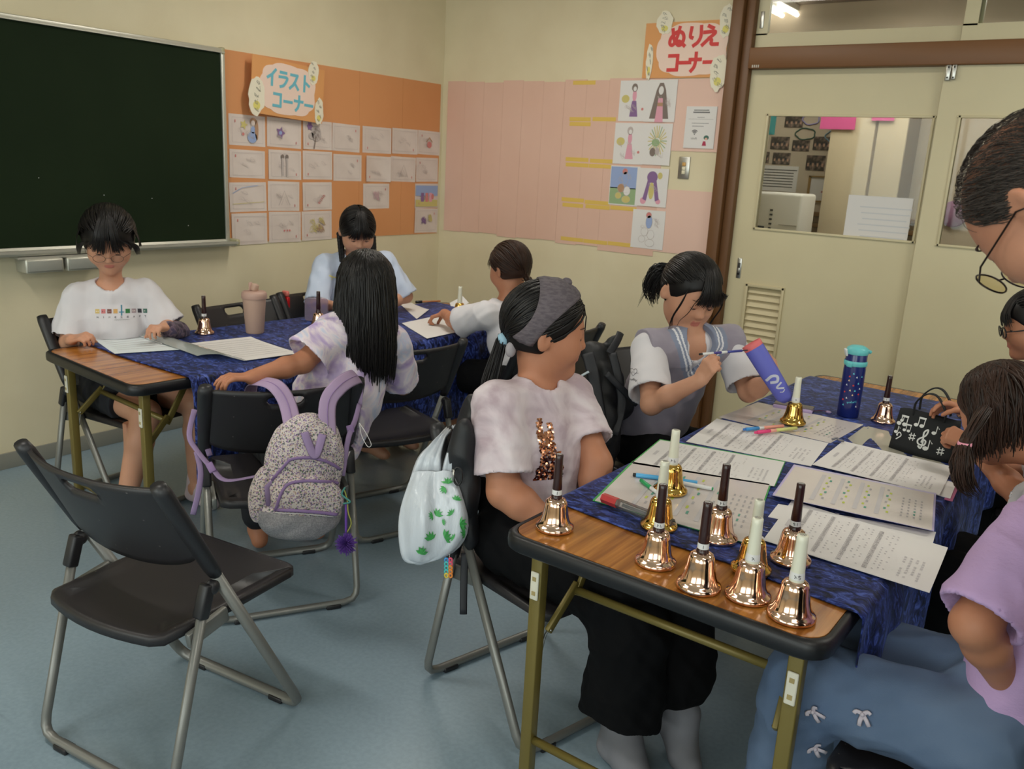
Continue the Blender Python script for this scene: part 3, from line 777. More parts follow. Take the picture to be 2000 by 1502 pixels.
for ri, row in enumerate(ROWS):
    for ci, q in enumerate(row):
        a = atx(*z2(q[0], q[1]), 0.005); b_ = atx(*z2(q[2], q[3]), 0.005)
        cy, cz, w, h = (a[1] + b_[1]) / 2, (a[2] + b_[2]) / 2, b_[1] - a[1], a[2] - b_[2]
        t = MB(); u = (0, 1, 0); v = (0, 0, 1); n = 6; tilt = rnd.uniform(-0.02, 0.02)
        curl = 0.012 if (ri, ci) == (1, 4) else rnd.uniform(0.001, 0.005)
        G = []
        for i in range(n + 1):
            for j in range(3):
                yy = (i / n - 0.5) * w; zz = (j / 2 - 0.5) * h
                G.append((0.0005 + curl * abs(2 * i / n - 1) ** 3 * (1 if i < n / 2 or ci > 3 else 0.4), yy - tilt * zz, zz + tilt * yy))
        t.add(G, [[i * 3 + j, (i + 1) * 3 + j, (i + 1) * 3 + j + 1, i * 3 + j + 1] for i in range(n) for j in range(2)], 0, True)
        t.add([(p[0] - 0.0004, p[1], p[2]) for p in G], [[i * 3 + j, i * 3 + j + 1, (i + 1) * 3 + j + 1, (i + 1) * 3 + j] for i in range(n) for j in range(2)], 0, True)
        o = (0.0052, 0, 0); sd = ri * 10 + ci
        fw, fh = w * 0.42, h * 0.40
        t.stroke([(-fw, -fh), (fw, -fh), (fw, fh), (-fw, fh), (-fw, -fh)], 0.0016, o, u, v, 1, 0.0003)
        for k in range(3): scrib(t, o, u, v, rnd.uniform(-0.5, 0.5) * fw, rnd.uniform(-0.5, 0.5) * fh, fw * 0.3, fh * 0.3, 1, 8, 0.001, sd + k * 100)
        t.box((0.0056, fw * 0.8 * (1 if ci % 2 else -1), -fh * 0.8 if ci % 3 else fh * 0.7), (0.0006, 0.006, 0.014), mi=4)
        if (ri, ci) == (0, 0):
            blob(t, o, u, v, 0.03, -0.035, 0.032, 0.03, 3); blob(t, o, u, v, 0.035, 0.005, 0.014, 0.02, 3); blob(t, o, u, v, 0.06, 0.005, 0.012, 0.055, 9); blob(t, o, u, v, 0.038, 0.05, 0.022, 0.02, 9); blob(t, o, u, v, 0.036, 0.042, 0.013, 0.014, 0, lift=0.0009)
            blob(t, o, u, v, -0.025, 0.03, 0.02, 0.02, 5, 10, wob=0.35); blob(t, o, u, v, -0.03, -0.02, 0.009, 0.009, 4, 10, wob=0.3)
        if (ri, ci) == (0, 1): blob(t, o, u, v, -0.03, 0.0, 0.026, 0.028, 6, 10, wob=0.3); blob(t, o, u, v, -0.03, 0, 0.011, 0.011, 3, lift=0.001)
        if (ri, ci) == (0, 2):
            blob(t, o, u, v, -0.012, 0.01, 0.038, 0.045, 1); blob(t, o, u, v, -0.05, -0.005, 0.02, 0.02, 1); t.stroke([(-0.018, -0.01), (-0.022, -0.04), (-0.03, -0.075)], 0.008, o, u, v, 2, 0.001)
            for k in range(16): scrib(t, o, u, v, -0.012 + rnd.uniform(-.03, .03), 0.01 + rnd.uniform(-.035, .035), 0.012, 0.012, 2, 6, 0.0012, 900 + k)
            blob(t, o, u, v, -0.062, 0.05, 0.02, 0.022, 6, 12, wob=0.2)
        if (ri, ci) == (1, 1):
            for s in (-0.02, 0.012): t.box((0.006, s, -0.012), (0.0006, 0.012, 0.1), mi=1); blob(t, o, u, v, s, 0.045, 0.012, 0.014, 2)
        if (ri, ci) in ((1, 5), (2, 1)): t.stroke([(-0.04, -0.05), (0, 0.03), (0.04, -0.05)], 0.004, o, u, v, 1, 0.001); t.stroke([(-0.022, -0.05), (0, -0.005), (0.022, -0.05)], 0.002, o, u, v, 1, 0.001)
        if (ri, ci) == (0, 6): blob(t, o, u, v, 0, -0.012, 0.025, 0.022, 4); t.stroke([(-0.028, 0.008), (0, 0.035), (0.028, 0.008)], 0.008, o, u, v, 9, 0.001)
        if (ri, ci) == (2, 4):
            t.box((0.0056, 0, 0.035), (0.0004, w * 0.95, h * 0.42), mi=3); t.box((0.0056, 0, -0.05), (0.0004, w * 0.95, h * 0.28), mi=5)
            for k, s in enumerate((-0.045, 0.0, 0.04)): t.box((0.006, s, -0.01), (0.0006, 0.03, 0.06), mi=(6, 4, 7)[k])
            blob(t, o, u, v, 0.06, -0.005, 0.014, 0.02, 4, lift=0.0015)
        if (ri, ci) in ((3, 3),):
            for k in range(6): scrib(t, o, u, v, -0.03, 0, 0.03, 0.03, 6, 10, 0.002, k); scrib(t, o, u, v, 0.04, 0.015, 0.025, 0.03, 5, 10, 0.002, 50 + k)
        if (ri, ci) == (3, 2):
            for k in range(10): scrib(t, o, u, v, rnd.uniform(-.05, .05), rnd.uniform(-.03, .03), 0.03, 0.025, 5 if k % 3 else 9, 10, 0.0022, 70 + k)
        if (ri, ci) == (3, 1):
            for s in (-0.008, 0.012, 0.03): blob(t, o, u, v, s, -0.02, 0.006, 0.006, 4)
        if (ri, ci) == (2, 2):
            for k in range(6): scrib(t, o, u, v, 0.01 + k * 0.008, -0.04 + k * 0.009, 0.012, 0.008, 4, 8, 0.0016, 30 + k)
        if (ri, ci) == (2, 3):
            for k in range(7): scrib(t, o, u, v, 0, 0, 0.04, 0.035, 7 if k % 2 else 1, 10, 0.0014, 130 + k)
        if (ri, ci) == (2, 0): t.stroke([(-fw, 0.02), (-fw * .4, fh * .8), (fw * .6, fh)], 0.003, o, u, v, 3, 0.001); t.stroke([(-fw, -fh * .6), (fw, -fh * .4)], 0.003, o, u, v, 5, 0.001)
        t.build('child_drawing', DMATS, loc=(0.0035, cy, cz), label=DESC[ri][ci], cat='drawing', group='drawings on the orange paper')

# ------------------------------------------------------------------ lettering strokes for the two corner signs
GLY = {
 'I': [[(0.85, 1.0), (0.5, 0.68), (0.08, 0.45)], [(0.52, 0.66), (0.52, 0.0)]],
 'RA': [[(0.2, 0.92), (0.8, 0.92)], [(0.1, 0.62), (0.88, 0.62), (0.8, 0.35), (0.55, 0.1), (0.25, 0.0)]],
 'SU': [[(0.12, 0.9), (0.8, 0.9), (0.62, 0.55), (0.38, 0.25), (0.05, 0.02)], [(0.5, 0.42), (0.92, 0.02)]],
 'TO': [[(0.35, 1.0), (0.35, 0.0)], [(0.38, 0.6), (0.85, 0.38)]],
 'KO': [[(0.1, 0.88), (0.88, 0.88), (0.88, 0.08), (0.06, 0.08)]],
 'BAR': [[(0.05, 0.48), (0.95, 0.48)]],
 'NA': [[(0.02, 0.64), (0.98, 0.64)], [(0.55, 1.0), (0.55, 0.55), (0.45, 0.22), (0.2, 0.0)]],
 'NU': [[(0.2, 0.9), (0.28, 0.5), (0.42, 0.15)], [(0.62, 1.0), (0.5, 0.5), (0.28, 0.08), (0.08, 0.15), (0.12, 0.45), (0.45, 0.75), (0.78, 0.72), (0.92, 0.45), (0.82, 0.12), (0.62, 0.05), (0.52, 0.16), (0.66, 0.26), (0.98, 0.02)]],
 'RI': [[(0.2, 0.95), (0.16, 0.5), (0.28, 0.42)], [(0.78, 1.0), (0.8, 0.5), (0.65, 0.18), (0.4, 0.0)]],
 'E': [[(0.38, 1.0), (0.66, 0.88)], [(0.15, 0.68), (0.8, 0.68), (0.45, 0.35), (0.08, 0.02)], [(0.42, 0.34), (0.6, 0.28), (0.62, 0.06), (0.98, 0.04)]]}
CURVY = {'NU', 'RI', 'E', 'RA', 'NA'}
def glyph(t, g, x, y, w, h, sw, o, u, v, mi=0, lift=0.0, th=0.0):
    for st in GLY[g]:
        P = [(x + a * w, y + b_ * h) for a, b_ in st]
        if g in CURVY and len(P) > 2: P = spline(P, 6)
        elif len(P) > 2:   # sharp corners: separate bars
            for i in range(len(P) - 1): t.stroke([P[i], P[i + 1]], sw, o, u, v, mi, lift + 0.0002 * i, th)
            continue
        t.stroke(P, sw, o, u, v, mi, lift, th)
def cloudpoly(w, h, n=90, bumps=9, amp=0.06):
    return [(w / 2 * math.copysign(abs(math.cos(a)) ** 0.7, math.cos(a)) * (1 + amp * abs(math.sin(bumps * a / 2))), h / 2 * math.copysign(abs(math.sin(a)) ** 0.7, math.sin(a)) * (1 + amp * abs(math.sin(bumps * a / 2)))) for a in np.linspace(0, 2 * PI, n, endpoint=False)]
M_sign = mat('sign_orange_card', (222, 158, 98), 0.65); M_cloud = mat('sign_pale_cloud', (240, 212, 196), 0.7)
M_lblue = mat('letter_sky_blue', (110, 184, 200), 0.6); M_lred = mat('letter_red', (214, 62, 60), 0.6); M_cut = mat('cutout_cream', (236, 228, 206), 0.7); M_cutline = mat('cutout_pencil', (150, 146, 130), 0.8)
M_cuty = mat('cutout_yellow', (226, 214, 120), 0.7)
def cutout(parent, o, u, v, w, h, seed, name='paper_cutout'):
    """plain hand-cut scrap of cream card with crayon marks"""
    r_ = random.Random(seed); t = MB(); n = 22
    P = [(w / 2 * math.cos(2 * PI * k / n) * (1 + r_.uniform(-0.14, 0.14)), h / 2 * math.sin(2 * PI * k / n) * (1 + r_.uniform(-0.1, 0.1))) for k in range(n)]
    t.prism(P, 0.003, o, u, v)
    oo = A(o, float) + nrm(np.cross(A(u, float), A(v, float))) * 0.003
    for k in range(5): scrib(t, oo, u, v, r_.uniform(-.2, .2) * w, (k / 4 - 0.5) * h * 0.7, w * 0.2, h * 0.09, 1, 7, 0.0018, seed * 7 + k)
    blob(t, oo, u, v, 0, -h * 0.25, w * 0.22, h * 0.12, 2, lift=0.0004)
    return t.build(name, [M_cut, M_cutline, M_cuty], parent, True)

# left sign (curling away from the wall)
t = thing('corner_sign', 'orange card sign with sky blue katakana letters on a pale cloud, on the orange paper', 'sign', (0.02, -1.42, 1.82))
a = atx(483, 104, 0.03); b_ = atx(627, 130, 0.02); c_ = atx(478, 213, 0.05)
sw_, sh_ = b_[1] - a[1], 0.30
so = A([0.045, (a[1] + b_[1]) / 2, (a[2] + c_[2]) / 2 - 0.02]); u = nrm(A([-0.035, 1, -0.05])); v = nrm(np.cross(A([1.0, 0.035, -0.03]), u)); v = nrm(v)
MB().prism([(-sw_ / 2, -sh_ / 2), (sw_ / 2, -sh_ / 2), (sw_ / 2, sh_ / 2), (-sw_ / 2, sh_ / 2)], 0.004, so, u, v).build('card', M_sign, t, True)
nn = nrm(np.cross(u, v)); so2 = so + nn * 0.004
MB().prism([(x - 0.005, y) for x, y in cloudpoly(sw_ * 0.74, sh_ * 0.86)], 0.0015, so2, u, v).build('cloud', M_cloud, t, True)
l = MB(); so3 = so2 + nn * 0.0016; k_ = sw_ / 0.44
for g, x in (('I', -0.135), ('RA', -0.068), ('SU', 0.0), ('TO', 0.072)): glyph(l, g, x * k_, 0.012, 0.058 * k_, 0.082, 0.0155, so3, u, v, 0, 0.0002, 0.001)
for g, x in (('KO', -0.095), ('BAR', -0.03), ('NA', 0.035), ('BAR', 0.1)): glyph(l, g, x * k_, -0.1, 0.052 * k_, 0.078, 0.0155, so3, u, v, 0, 0.0002, 0.001)
l.build('lettering', M_lblue, t, True)
cutout(t, so3 + u * (-sw_ * 0.43) - v * 0.06, u, v, 0.11, 0.20, 3)
cutout(t, so3 + u * (sw_ * 0.33) + v * 0.125, u, v, 0.075, 0.13, 5)
cutout(t, so3 + u * (sw_ * 0.44) - v * 0.085, u, v, 0.07, 0.15, 8)
# right sign
t = thing('corner_sign', 'orange card sign with red Japanese letters above the pink paper by the door post', 'sign', (1.73, -0.01, 2.2))
a = aty(1263, 46, -0.008); b_ = aty(1432, 44, -0.008); c_ = aty(1257, 153, -0.008)
sw_ = b_[0] - a[0]; sh_ = a[2] - c_[2]; so = A([(a[0] + b_[0]) / 2, -0.006, (a[2] + c_[2]) / 2]); u = A([1.0, 0, 0]); v = A([0, 0, 1.0]); nn = A([0, -1.0, 0])
MB().prism([(-sw_ / 2, -sh_ / 2), (sw_ / 2 - 0.02, -sh_ / 2), (sw_ / 2 - 0.02, sh_ / 2), (-sw_ / 2, sh_ / 2)], 0.004, so, u, v).build('card', M_sign, t, True)
so2 = so + nn * 0.004
MB().prism([(x + 0.035, y) for x, y in cloudpoly(sw_ * 0.78, sh_ * 0.9)], 0.0015, so2, u, v).build('cloud', M_cloud, t, True)
l = MB(); so3 = so2 + nn * 0.0016
for g, x in (('NU', -0.11), ('RI', 0.005), ('E', 0.09)): glyph(l, g, x, 0.02, 0.1, 0.1, 0.02, so3, u, v, 0, 0.0002, 0.001)
for g, x in (('KO', -0.105), ('BAR', -0.03), ('NA', 0.03), ('BAR', 0.115)): glyph(l, g, x, -0.115, 0.068, 0.095, 0.02, so3, u, v, 0, 0.0002, 0.001)
l.build('lettering', M_lred, t, True)
cutout(t, so3 + u * (-sw_ * 0.27) + v * sh_ * 0.5, u, v, 0.1, 0.13, 13)
cutout(t, so3 + u * (sw_ * 0.43) + v * sh_ * 0.47, u, v, 0.085, 0.17, 14)
cutout(t, so3 + u * (sw_ * 0.40) - v * sh_ * 0.42, u, v, 0.1, 0.19, 15)
cutout(t, so3 + u * (-sw_ * 0.42) - v * sh_ * 0.2, u, v, 0.045, 0.2, 16)

# ------------------------------------------------------------------ pink display paper on the back wall
M_pink = mat('pink_paper', (224, 186, 168), 0.7, noise=(1.6, (217, 177, 158), 0.35, 0.7)); M_pink2 = mat('pink_paper_pale', (228, 192, 176), 0.7)
M_yel = mat('yellow_tape', (222, 186, 92), 0.6)
t = thing('display_paper', 'faded pink backing paper pinned along the back wall beside the door post', 'backing paper', (1.04, 0, 1.5))
g = MB()
xs = [0.045, 0.20, 0.36, 0.52, 0.68, 0.84, 1.0, 1.16, 1.32]
for i in range(len(xs) - 1): g.box(((xs[i] + xs[i + 1]) / 2, -0.0025, 1.526), (xs[i + 1] - xs[i] - 0.001, 0.003 + 0.0008 * (i % 2), 1.01 - 0.012 * (i % 3)), mi=0)
g.box((1.515, -0.0022, 1.52), (0.39, 0.003, 1.03), mi=0)
g.box((1.885, -0.0022, 1.828), (0.35, 0.003, 0.40), mi=1); g.box((1.885, -0.0022, 1.222), (0.35, 0.003, 0.37), mi=1)
g.build('paper_panel', [M_pink, M_pink2], t, True)
def z3(x, y): return (860 + x * 0.34622, y * 0.34622)
TP = [(750, 455, 875, 478), (730, 660, 848, 685), (860, 660, 990, 685), (730, 690, 848, 710), (708, 888, 835, 912), (845, 898, 970, 920), (708, 920, 835, 942), (838, 928, 968, 948),
      (685, 1115, 810, 1140), (815, 1132, 955, 1155), (690, 1147, 805, 1170), (820, 1157, 955, 1180), (960, 1162, 1105, 1190), (680, 1335, 805, 1365), (808, 1350, 940, 1380), (945, 1362, 1085, 1395)]
TN = ['topmost, alone by the upper edge', 'left one of the upper pair', 'right one of the upper pair', 'under the left one of the upper pair', 'upper left of the middle four', 'upper right of the middle four', 'lower left of the middle four', 'lower right of the middle four',
      'upper left of the lower group', 'upper middle of the lower group', 'lower left of the lower group', 'lower middle of the lower group', 'under the blue stacked picture', 'bottom row, left', 'bottom row, middle', 'bottom row, right, touching the lowest picture']
for q, nm in zip(TP, TN):
    a = aty(*z3(q[0], q[1]), -0.004); b_ = aty(*z3(q[2], q[3]), -0.004)
    cz = (a[2] + b_[2]) / 2
    o = MB().box((0, 0, 0), (b_[0] - a[0], 0.0012, 0.024)).build('yellow_tape', M_yel, loc=((a[0] + b_[0]) / 2, -0.0042, cz)); setp(o, 'strip of yellow tape on the pink paper: ' + nm, 'tape', 'yellow tape strips on the pink paper')
PP = [((1020, 455, 1160, 685), 'colouring page with a dark haired girl in a purple skirt, top of the left column'), ((1168, 450, 1320, 690), 'colouring page with a long haired girl in a pink robe, top of the right column'),
      ((990, 692, 1138, 930), 'pale colouring page with a faintly coloured girl, left column, second down'), ((1140, 695, 1292, 935), 'colouring page with yellow rays and a dark green figure'),
      ((965, 932, 1110, 1165), 'colouring page with stacked round animals on blue and green'), ((1115, 945, 1272, 1172), 'colouring page with a purple curtain shape and yellow centre'),
      ((1090, 1178, 1252, 1412), 'pale colouring page with stacked round animals, lowest on the pink paper')]
for k, (q, lb) in enumerate(PP):
    a = aty(*z3(q[0], q[1]), -0.005); b_ = aty(*z3(q[2], q[3]), -0.005)
    w, h = b_[0] - a[0], a[2] - b_[2] ; t = MB(); t.box((0, 0, 0), (w, 0.0015, h)); o = (0, -0.0009, 0); u = (1, 0, 0); v = (0, 0, 1)
    for j in range(4): scrib(t, o, u, v, rnd.uniform(-.3, .3) * w, rnd.uniform(-.3, .3) * h, w * 0.12, h * 0.1, 1, 8, 0.0012, 300 + k * 9 + j)
    if k in (0, 2):
        m1, m2, m3 = (6, 2, 5) if k == 0 else (7, 1, 5)
        blob(t, o, u, v, -w * .28, h * .05, w * .14, h * .1, m3); t.prism([(-.02, -.09), (.035, -.09), (.02, 0.0), (-.008, 0.0)], 0.0006, o, u, v, m1); blob(t, o, u, v, 0.006, 0.03, 0.014, 0.035, 7); blob(t, o, u, v, 0.004, 0.075, 0.02, 0.024, m2); blob(t, o, u, v, 0.006, 0.068, 0.011, 0.014, 0, lift=.001); blob(t, o, u, v, w * .34, -h * .2, 0.008, 0.008, 4)
    if k == 1:
        t.prism([(-.065, -.1), (.06, -.1), (.03, .06), (.012, .1), (-.012, .1), (-.03, .06)], 0.0005, o, u, v, 2); t.prism([(-.028, -.12), (.026, -.12), (.014, .015), (-.014, .015)], 0.0009, o, u, v, 7); blob(t, o, u, v, 0, 0.058, 0.016, 0.024, 0, lift=.0012); t.box((0, -.0022, -.02), (.034, .0004, .02), mi=9)
    if k == 3:
        for j in range(22):
            aa = j * 0.29; t.stroke([(0.01 + .02 * math.cos(aa), .02 + .02 * math.sin(aa)), (.01 + .06 * math.cos(aa), .02 + .085 * math.sin(aa))], .005, o, u, v, 5 if j % 4 else 8, .0006)
        blob(t, o, u, v, 0, .01, .026, .022, 8, lift=.001); blob(t, o, u, v, -.015, -.045, .02, .025, 2, lift=.001); blob(t, o, u, v, .015, -.04, .014, .022, 1, lift=.0012)
    if k in (4, 6):
        m = (3, 9, 0, 5, 8) if k == 4 else (0, 0, 0, 0, 0)
        if k == 4: t.box((0, -.001, h * .2), (w * .96, .0004, h * .55), mi=3); t.box((0, -.001, -h * .26), (w * .96, .0004, h * .42), mi=8)
        for (bx, bz, r1, r2, mm) in ((.0, .085, .018, .018, 4), (.005, .045, .022, .04, 3), (-.02, -.015, .024, .026, 9), (.022, -.03, .024, .028, 0), (-.035, -.06, .022, .02, 5), (.02, -.08, .03, .022, 5)):
            blob(t, o, u, v, bx, bz, r1, r2, mm if k == 4 or mm in (4, 3) else 0, lift=.0011)
            t.stroke([(bx + r1 * math.cos(z), bz + r2 * math.sin(z)) for z in np.linspace(0, 6.28, 14)], .0016, o, u, v, 1, .0014)
    if k == 5:
        for s in (-1, 1): t.prism([(s * .02, .08), (s * .055, -.07), (s * .03, -.08), (s * .012, .02)][::s], 0.0006, o, u, v, 6)
        blob(t, o, u, v, 0, .06, .035, .035, 6); blob(t, o, u, v, 0, -.02, .018, .05, 5, lift=.001); blob(t, o, u, v, -.05, -.08, .02, .02, 7); blob(t, o, u, v, .05, .07, .016, .02, 5); blob(t, o, u, v, .05, -.08, .016, .016, 7)
    t.build('colouring_page', [M_paper, PEN, PEND] + CY_, loc=((a[0] + b_[0]) / 2, -0.0056 - 0.0022 * (k in (1, 3, 5)), (a[2] + b_[2]) / 2), label=lb, cat='colouring page', group='colouring pages on the pink paper')
# notice with wireless symbol
a = aty(*z3(1393, 600), -0.006); b_ = aty(*z3(1540, 840), -0.006); w, h = b_[0] - a[0], a[2] - b_[2]
t = MB(); t.box((0, 0, 0), (w, 0.006, h)); o = (0, -0.0032, 0); u = (1, 0, 0); v = (0, 0, 1)
for k in range(13):
    t.box((-.043 + k * .0072, -.0033, h * .41), (.005, .0004, .006), mi=1); t.box((-.046 + k * .0078, -.0033, h * .36), (.006, .0004, .0075), mi=1)
for k in range(9): t.box((-.02 + k * .005, -.0033, h * .24), (.003, .0004, .004), mi=2)
t.box((0, -.0033, h * .2), (w * .8, .0004, .0012), mi=2)
for k in range(15): t.box((-.05 + k * .007, -.0033, h * .10), (.005, .0004, .004), mi=2)
for k in range(10): t.box((-.045 + k * .007, -.0033, h * .03), (.005, .0004, .004), mi=2)
for r in (.022, .0145, .0075): t.stroke(arc((-w * .16, -h * .16), r, PI * .25, PI * .75, 10), .0042, o, u, v, 1, .0004)
blob(t, o, u, v, -w * .16, -h * .165, .0035, .0035, 1)
# Wi-Fi wordmark
WX = -w * .16 - .018; WZ = -h * .29
for pts in ([(0, .01), (.002, 0), (.005, .007), (.008, 0), (.010, .01)], [(.0135, 0), (.0135, .006)], [(.0135, .0085), (.0135, .010)], [(.017, .005), (.021, .005)], [(.0245, 0), (.0245, .010), (.031, .010)], [(.0245, .0055), (.0295, .0055)], [(.034, 0), (.034, .006)], [(.034, .0085), (.034, .010)]):
    t.stroke([(WX + x, WZ + y) for x, y in pts], .0017, o, u, v, 1, .0004)
blob(t, o, u, v, w * .24, -h * .26, .013, .013, 0, lift=.0004); blob(t, o, u, v, w * .24, -h * .24, .016, .013, 3); t.prism([(.022, -.1), (.048, -.1), (.042, -.075), (.028, -.075)], .0005, o, u, v, 4); blob(t, o, u, v, w * .24, -h * .27, .008, .007, 5, lift=.001)
t.build('wireless_notice', [M_paper, M_inkd, M_ink, mat('tiny_green', (70, 110, 96), .7), mat('tiny_red', (176, 56, 84), .7), mat('tiny_skin', (226, 180, 160), .7)], loc=((a[0] + b_[0]) / 2, -0.0065, (a[2] + b_[2]) / 2), label='white printed notice with a wireless symbol on the pink paper above the light switch', cat='notice')
# light switch
t = thing('light_switch', 'steel wall plate with ivory light switches beside the brown door post', 'switch', (1.86, 0, 1.535))
MB().box((0, -0.004, 0), (0.07, 0.008, 0.125), bev=0.003).build('wall_plate', M_steel, t)
for zz, col in ((0.02, (206, 160, 90)), (-0.004, (226, 218, 190)), (-0.026, (226, 218, 190))):
    MB().box((0.001, -0.0095, zz), (0.022, 0.006, 0.02), bev=0.002).build('rocker', mat('rocker_%d' % col[2], col, 0.4), t)
# ================================================================== folding chairs
def dots_mat(name, col, dcol, sx, sy, r, rough=0.42):
    m = bpy.data.materials.new(name); m.use_nodes = True; b = NB(m); p = b.n['Principled BSDF']
    tc = b.new('ShaderNodeTexCoord'); mp = b.new('ShaderNodeMapping'); mp.inputs['Scale'].default_value = (sx, sy, sx if sy > 1 else 1)
    vz = b.new('ShaderNodeTexVoronoi'); vz.inputs['Scale'].default_value = 1.0; vz.inputs['Randomness'].default_value = 0.0
    b.link(tc.outputs['Object'], mp.inputs['Vector']); b.link(mp.outputs['Vector'], vz.inputs['Vector'])
    lt = b.new('ShaderNodeMath', _operation='LESS_THAN'); lt.inputs[1].default_value = r
    b.link(vz.outputs['Distance'], lt.inputs[0])
    mx = b.new('ShaderNodeMixRGB'); mx.inputs[1].default_value = lin(col); mx.inputs[2].default_value = lin(dcol)
    b.link(lt.outputs[0], mx.inputs['Fac']); b.link(mx.outputs[0], p.inputs['Base Color']); p.inputs['Roughness'].default_value = rough
    nz = b.new('ShaderNodeTexNoise'); nz.inputs['Scale'].default_value = 400; bp = b.new('ShaderNodeBump'); bp.inputs['Strength'].default_value = 0.08; bp.inputs['Distance'].default_value = 0.001
    b.link(nz.outputs['Fac'], bp.inputs['Height']); b.link(bp.outputs['Normal'], p.inputs['Normal'])
    return m
M_seat = dots_mat('charcoal_plastic_perforated', (37, 34, 36), (92, 86, 84), 26, 26, 0.065)
M_chairpl = mat('charcoal_plastic', (34, 33, 36), 0.42, bump=(400, 0.08, 0.001))
M_tube = mat('grey_steel_tube', (128, 128, 124), 0.38, 0.45)
XT, ZT, XF, XR = -0.215, 0.80, 0.218, -0.228
HW = 0.235
def ax_(z): return XF + (XT - XF) * (z - 0.012) / (ZT - 0.012)

def build_chair(name, label, loc, th, group='black folding chairs'):
    t = thing(name, label, 'chair', loc, th, group)
    # seat
    n = 20; P = []
    sxr, sxf, sw = -0.205, 0.245, 0.205
    def outline(k, off):
        pts = []
        rear = [(sxr + off - 0.035 * (1 - (y / sw) ** 2), y) for y in np.linspace(-sw + 0.03, sw - 0.03, 9)]
        pts += rear
        pts += [(sxr + 0.012 + off, sw - off - 0.004), (0.0, sw + 0.004 - off)]
        pts += [(sxf - 0.03, sw - off)] + arc((sxf - 0.03 - off, sw - 0.03 - off), 0.03, PI / 2, 0, 4) + arc((sxf - 0.03 - off, -sw + 0.03 + off), 0.03, 0, -PI / 2, 4) + [(sxf - 0.03, -sw + off)]
        pts += [(0.0, -sw - 0.004 + off), (sxr + 0.012 + off, -sw + off + 0.004)]
        return pts
    rings = [(0.0, 0.396), (0.0, 0.414), (0.004, 0.420), (0.012, 0.4215), (0.03, 0.4185), (0.07, 0.4165)]
    V = []; Fs = []; R0 = None
    for off, z in rings:
        o_ = outline(0, off); m = len(o_); V += [(x, y, z) for x, y in o_]
    for i in range(len(rings) - 1):
        for k in range(m):
            k2 = (k + 1) % m; Fs.append([i * m + k, (i + 1) * m + k, (i + 1) * m + k2, i * m + k2])
    Fs.append([(len(rings) - 1) * m + k for k in range(m)][::-1]); Fs.append(list(range(m)))
    mb = MB(); mb.add(V, Fs, 0, True); mb.build('seat', M_seat, t)
    # backrest: bowed panel with a hand slot
    nu, nv = 44, 14; bm = bmesh.new(); G = []
    def bx(u, v):
        z0 = 0.60 - 0.055 * math.sqrt(max(0, 1 - u * u)); z1 = 0.787 - 0.008 * (1 - u * u)
        z = z0 + (z1 - z0) * v
        return Vector((ax_(z) - 0.05 * (1 - u * u) ** 0.8 + 0.012 * (v - 0.5), u * (HW - 0.008), z))
    for i in range(nu + 1): G.append([bm.verts.new(bx(2 * i / nu - 1, j / nv)) for j in range(nv + 1)])
    for i in range(nu):
        for j in range(nv): bm.faces.new([G[i][j], G[i + 1][j], G[i + 1][j + 1], G[i][j + 1]])
    cz, hl, hr = 0.748, 0.042, 0.0165
    def sd(p):
        y = max(abs(p.y) - hl, 0) * (1 if p.y > 0 else -1); return math.hypot(y, p.z - cz) - hr
    bmesh.ops.delete(bm, geom=[f for f in bm.faces if sd(f.calc_center_median()) < 0], context='FACES')
    for v in bm.verts:
        if v.is_boundary and abs(v.co.y) < 0.09 and abs(v.co.z - cz) < 0.034 and 0.70 < v.co.z < 0.775:
            yc = max(-hl, min(hl, v.co.y)); d = Vector((0, v.co.y - yc, v.co.z - cz)); L = d.length
            if L > 1e-5: v.co.y = yc + d.y / L * hr; v.co.z = cz + d.z / L * hr
    me = bpy.data.meshes.new('backrest'); bm.to_mesh(me); bm.free()
    for p in me.polygons: p.use_smooth = True
    o = link('backrest', me, M_seat, t)
    md = o.modifiers.new('thick', 'SOLIDIFY'); md.thickness = 0.011; md.offset = 0
    # plastic sleeves over the uprights
    for s in (-1, 1):
        b = MB(); pts = [(ax_(z), s * HW, z) for z in (0.535, 0.56, 0.70, 0.78, 0.80)]
        b.tube(pts, [0.015, 0.0175, 0.019, 0.019, 0.016], 10, flat=1.25, ref=(0, 1, 0)); b.build('upright_sleeve', M_chairpl, t)
    # legs: front frame (tube A down to a floor bar) and rear frame
    def uframe(top_z, xtop, xfoot, nm):
        r = 0.05; d = nrm(A([xtop - xfoot, 0, top_z - 0.014]))
        L = [A([xtop, HW, top_z])]; f = A([xfoot, HW, 0.014]); L.append(f + d * r)
        for k in (0.3, 0.6): L.append(f + d * r * (1 - k) ** 2 + A([0, -r * k * k, 0]))
        L.append(f + A([0, -r, 0])); Rr = [A([p[0], -p[1], p[2]]) for p in L[::-1]]
        MB().tube(L + Rr, 0.0115, 10, flat=1.3 if nm == 'front_leg_frame' else 1.15, ref=(0, 0, 1)).build(nm, M_tube, t); return [c for c in t.children if c.name.startswith(nm)][0]
    ff = uframe(0.56, ax_(0.56), XF, 'front_leg_frame')
    rf = uframe(0.475, -0.105, XR, 'rear_leg_frame')
    for s in (-1, 1):
        b = MB(); b.bar((-0.092, s * HW, 0.52), (-0.118, s * HW, 0.44), 0.03, 0.03, bev=0.006)
        b.sphere((-0.083, s * (HW + 0.002), 0.507), 0.02, sc=(1, 0.9, 1)); b.build('hinge', M_chairpl, t)
        MB().bar((-0.02, s * 0.215, 0.405), (-0.14, s * 0.215, 0.385), 0.016, 0.04, bev=0.004).build('seat_bracket', M_tube, t)
        for xx, pf in ((XF, ff), (XR, rf)): MB().box((xx, s * 0.15, 0.008), (0.034, 0.05, 0.016), bev=0.004).build('foot_pad', M_black, pf)
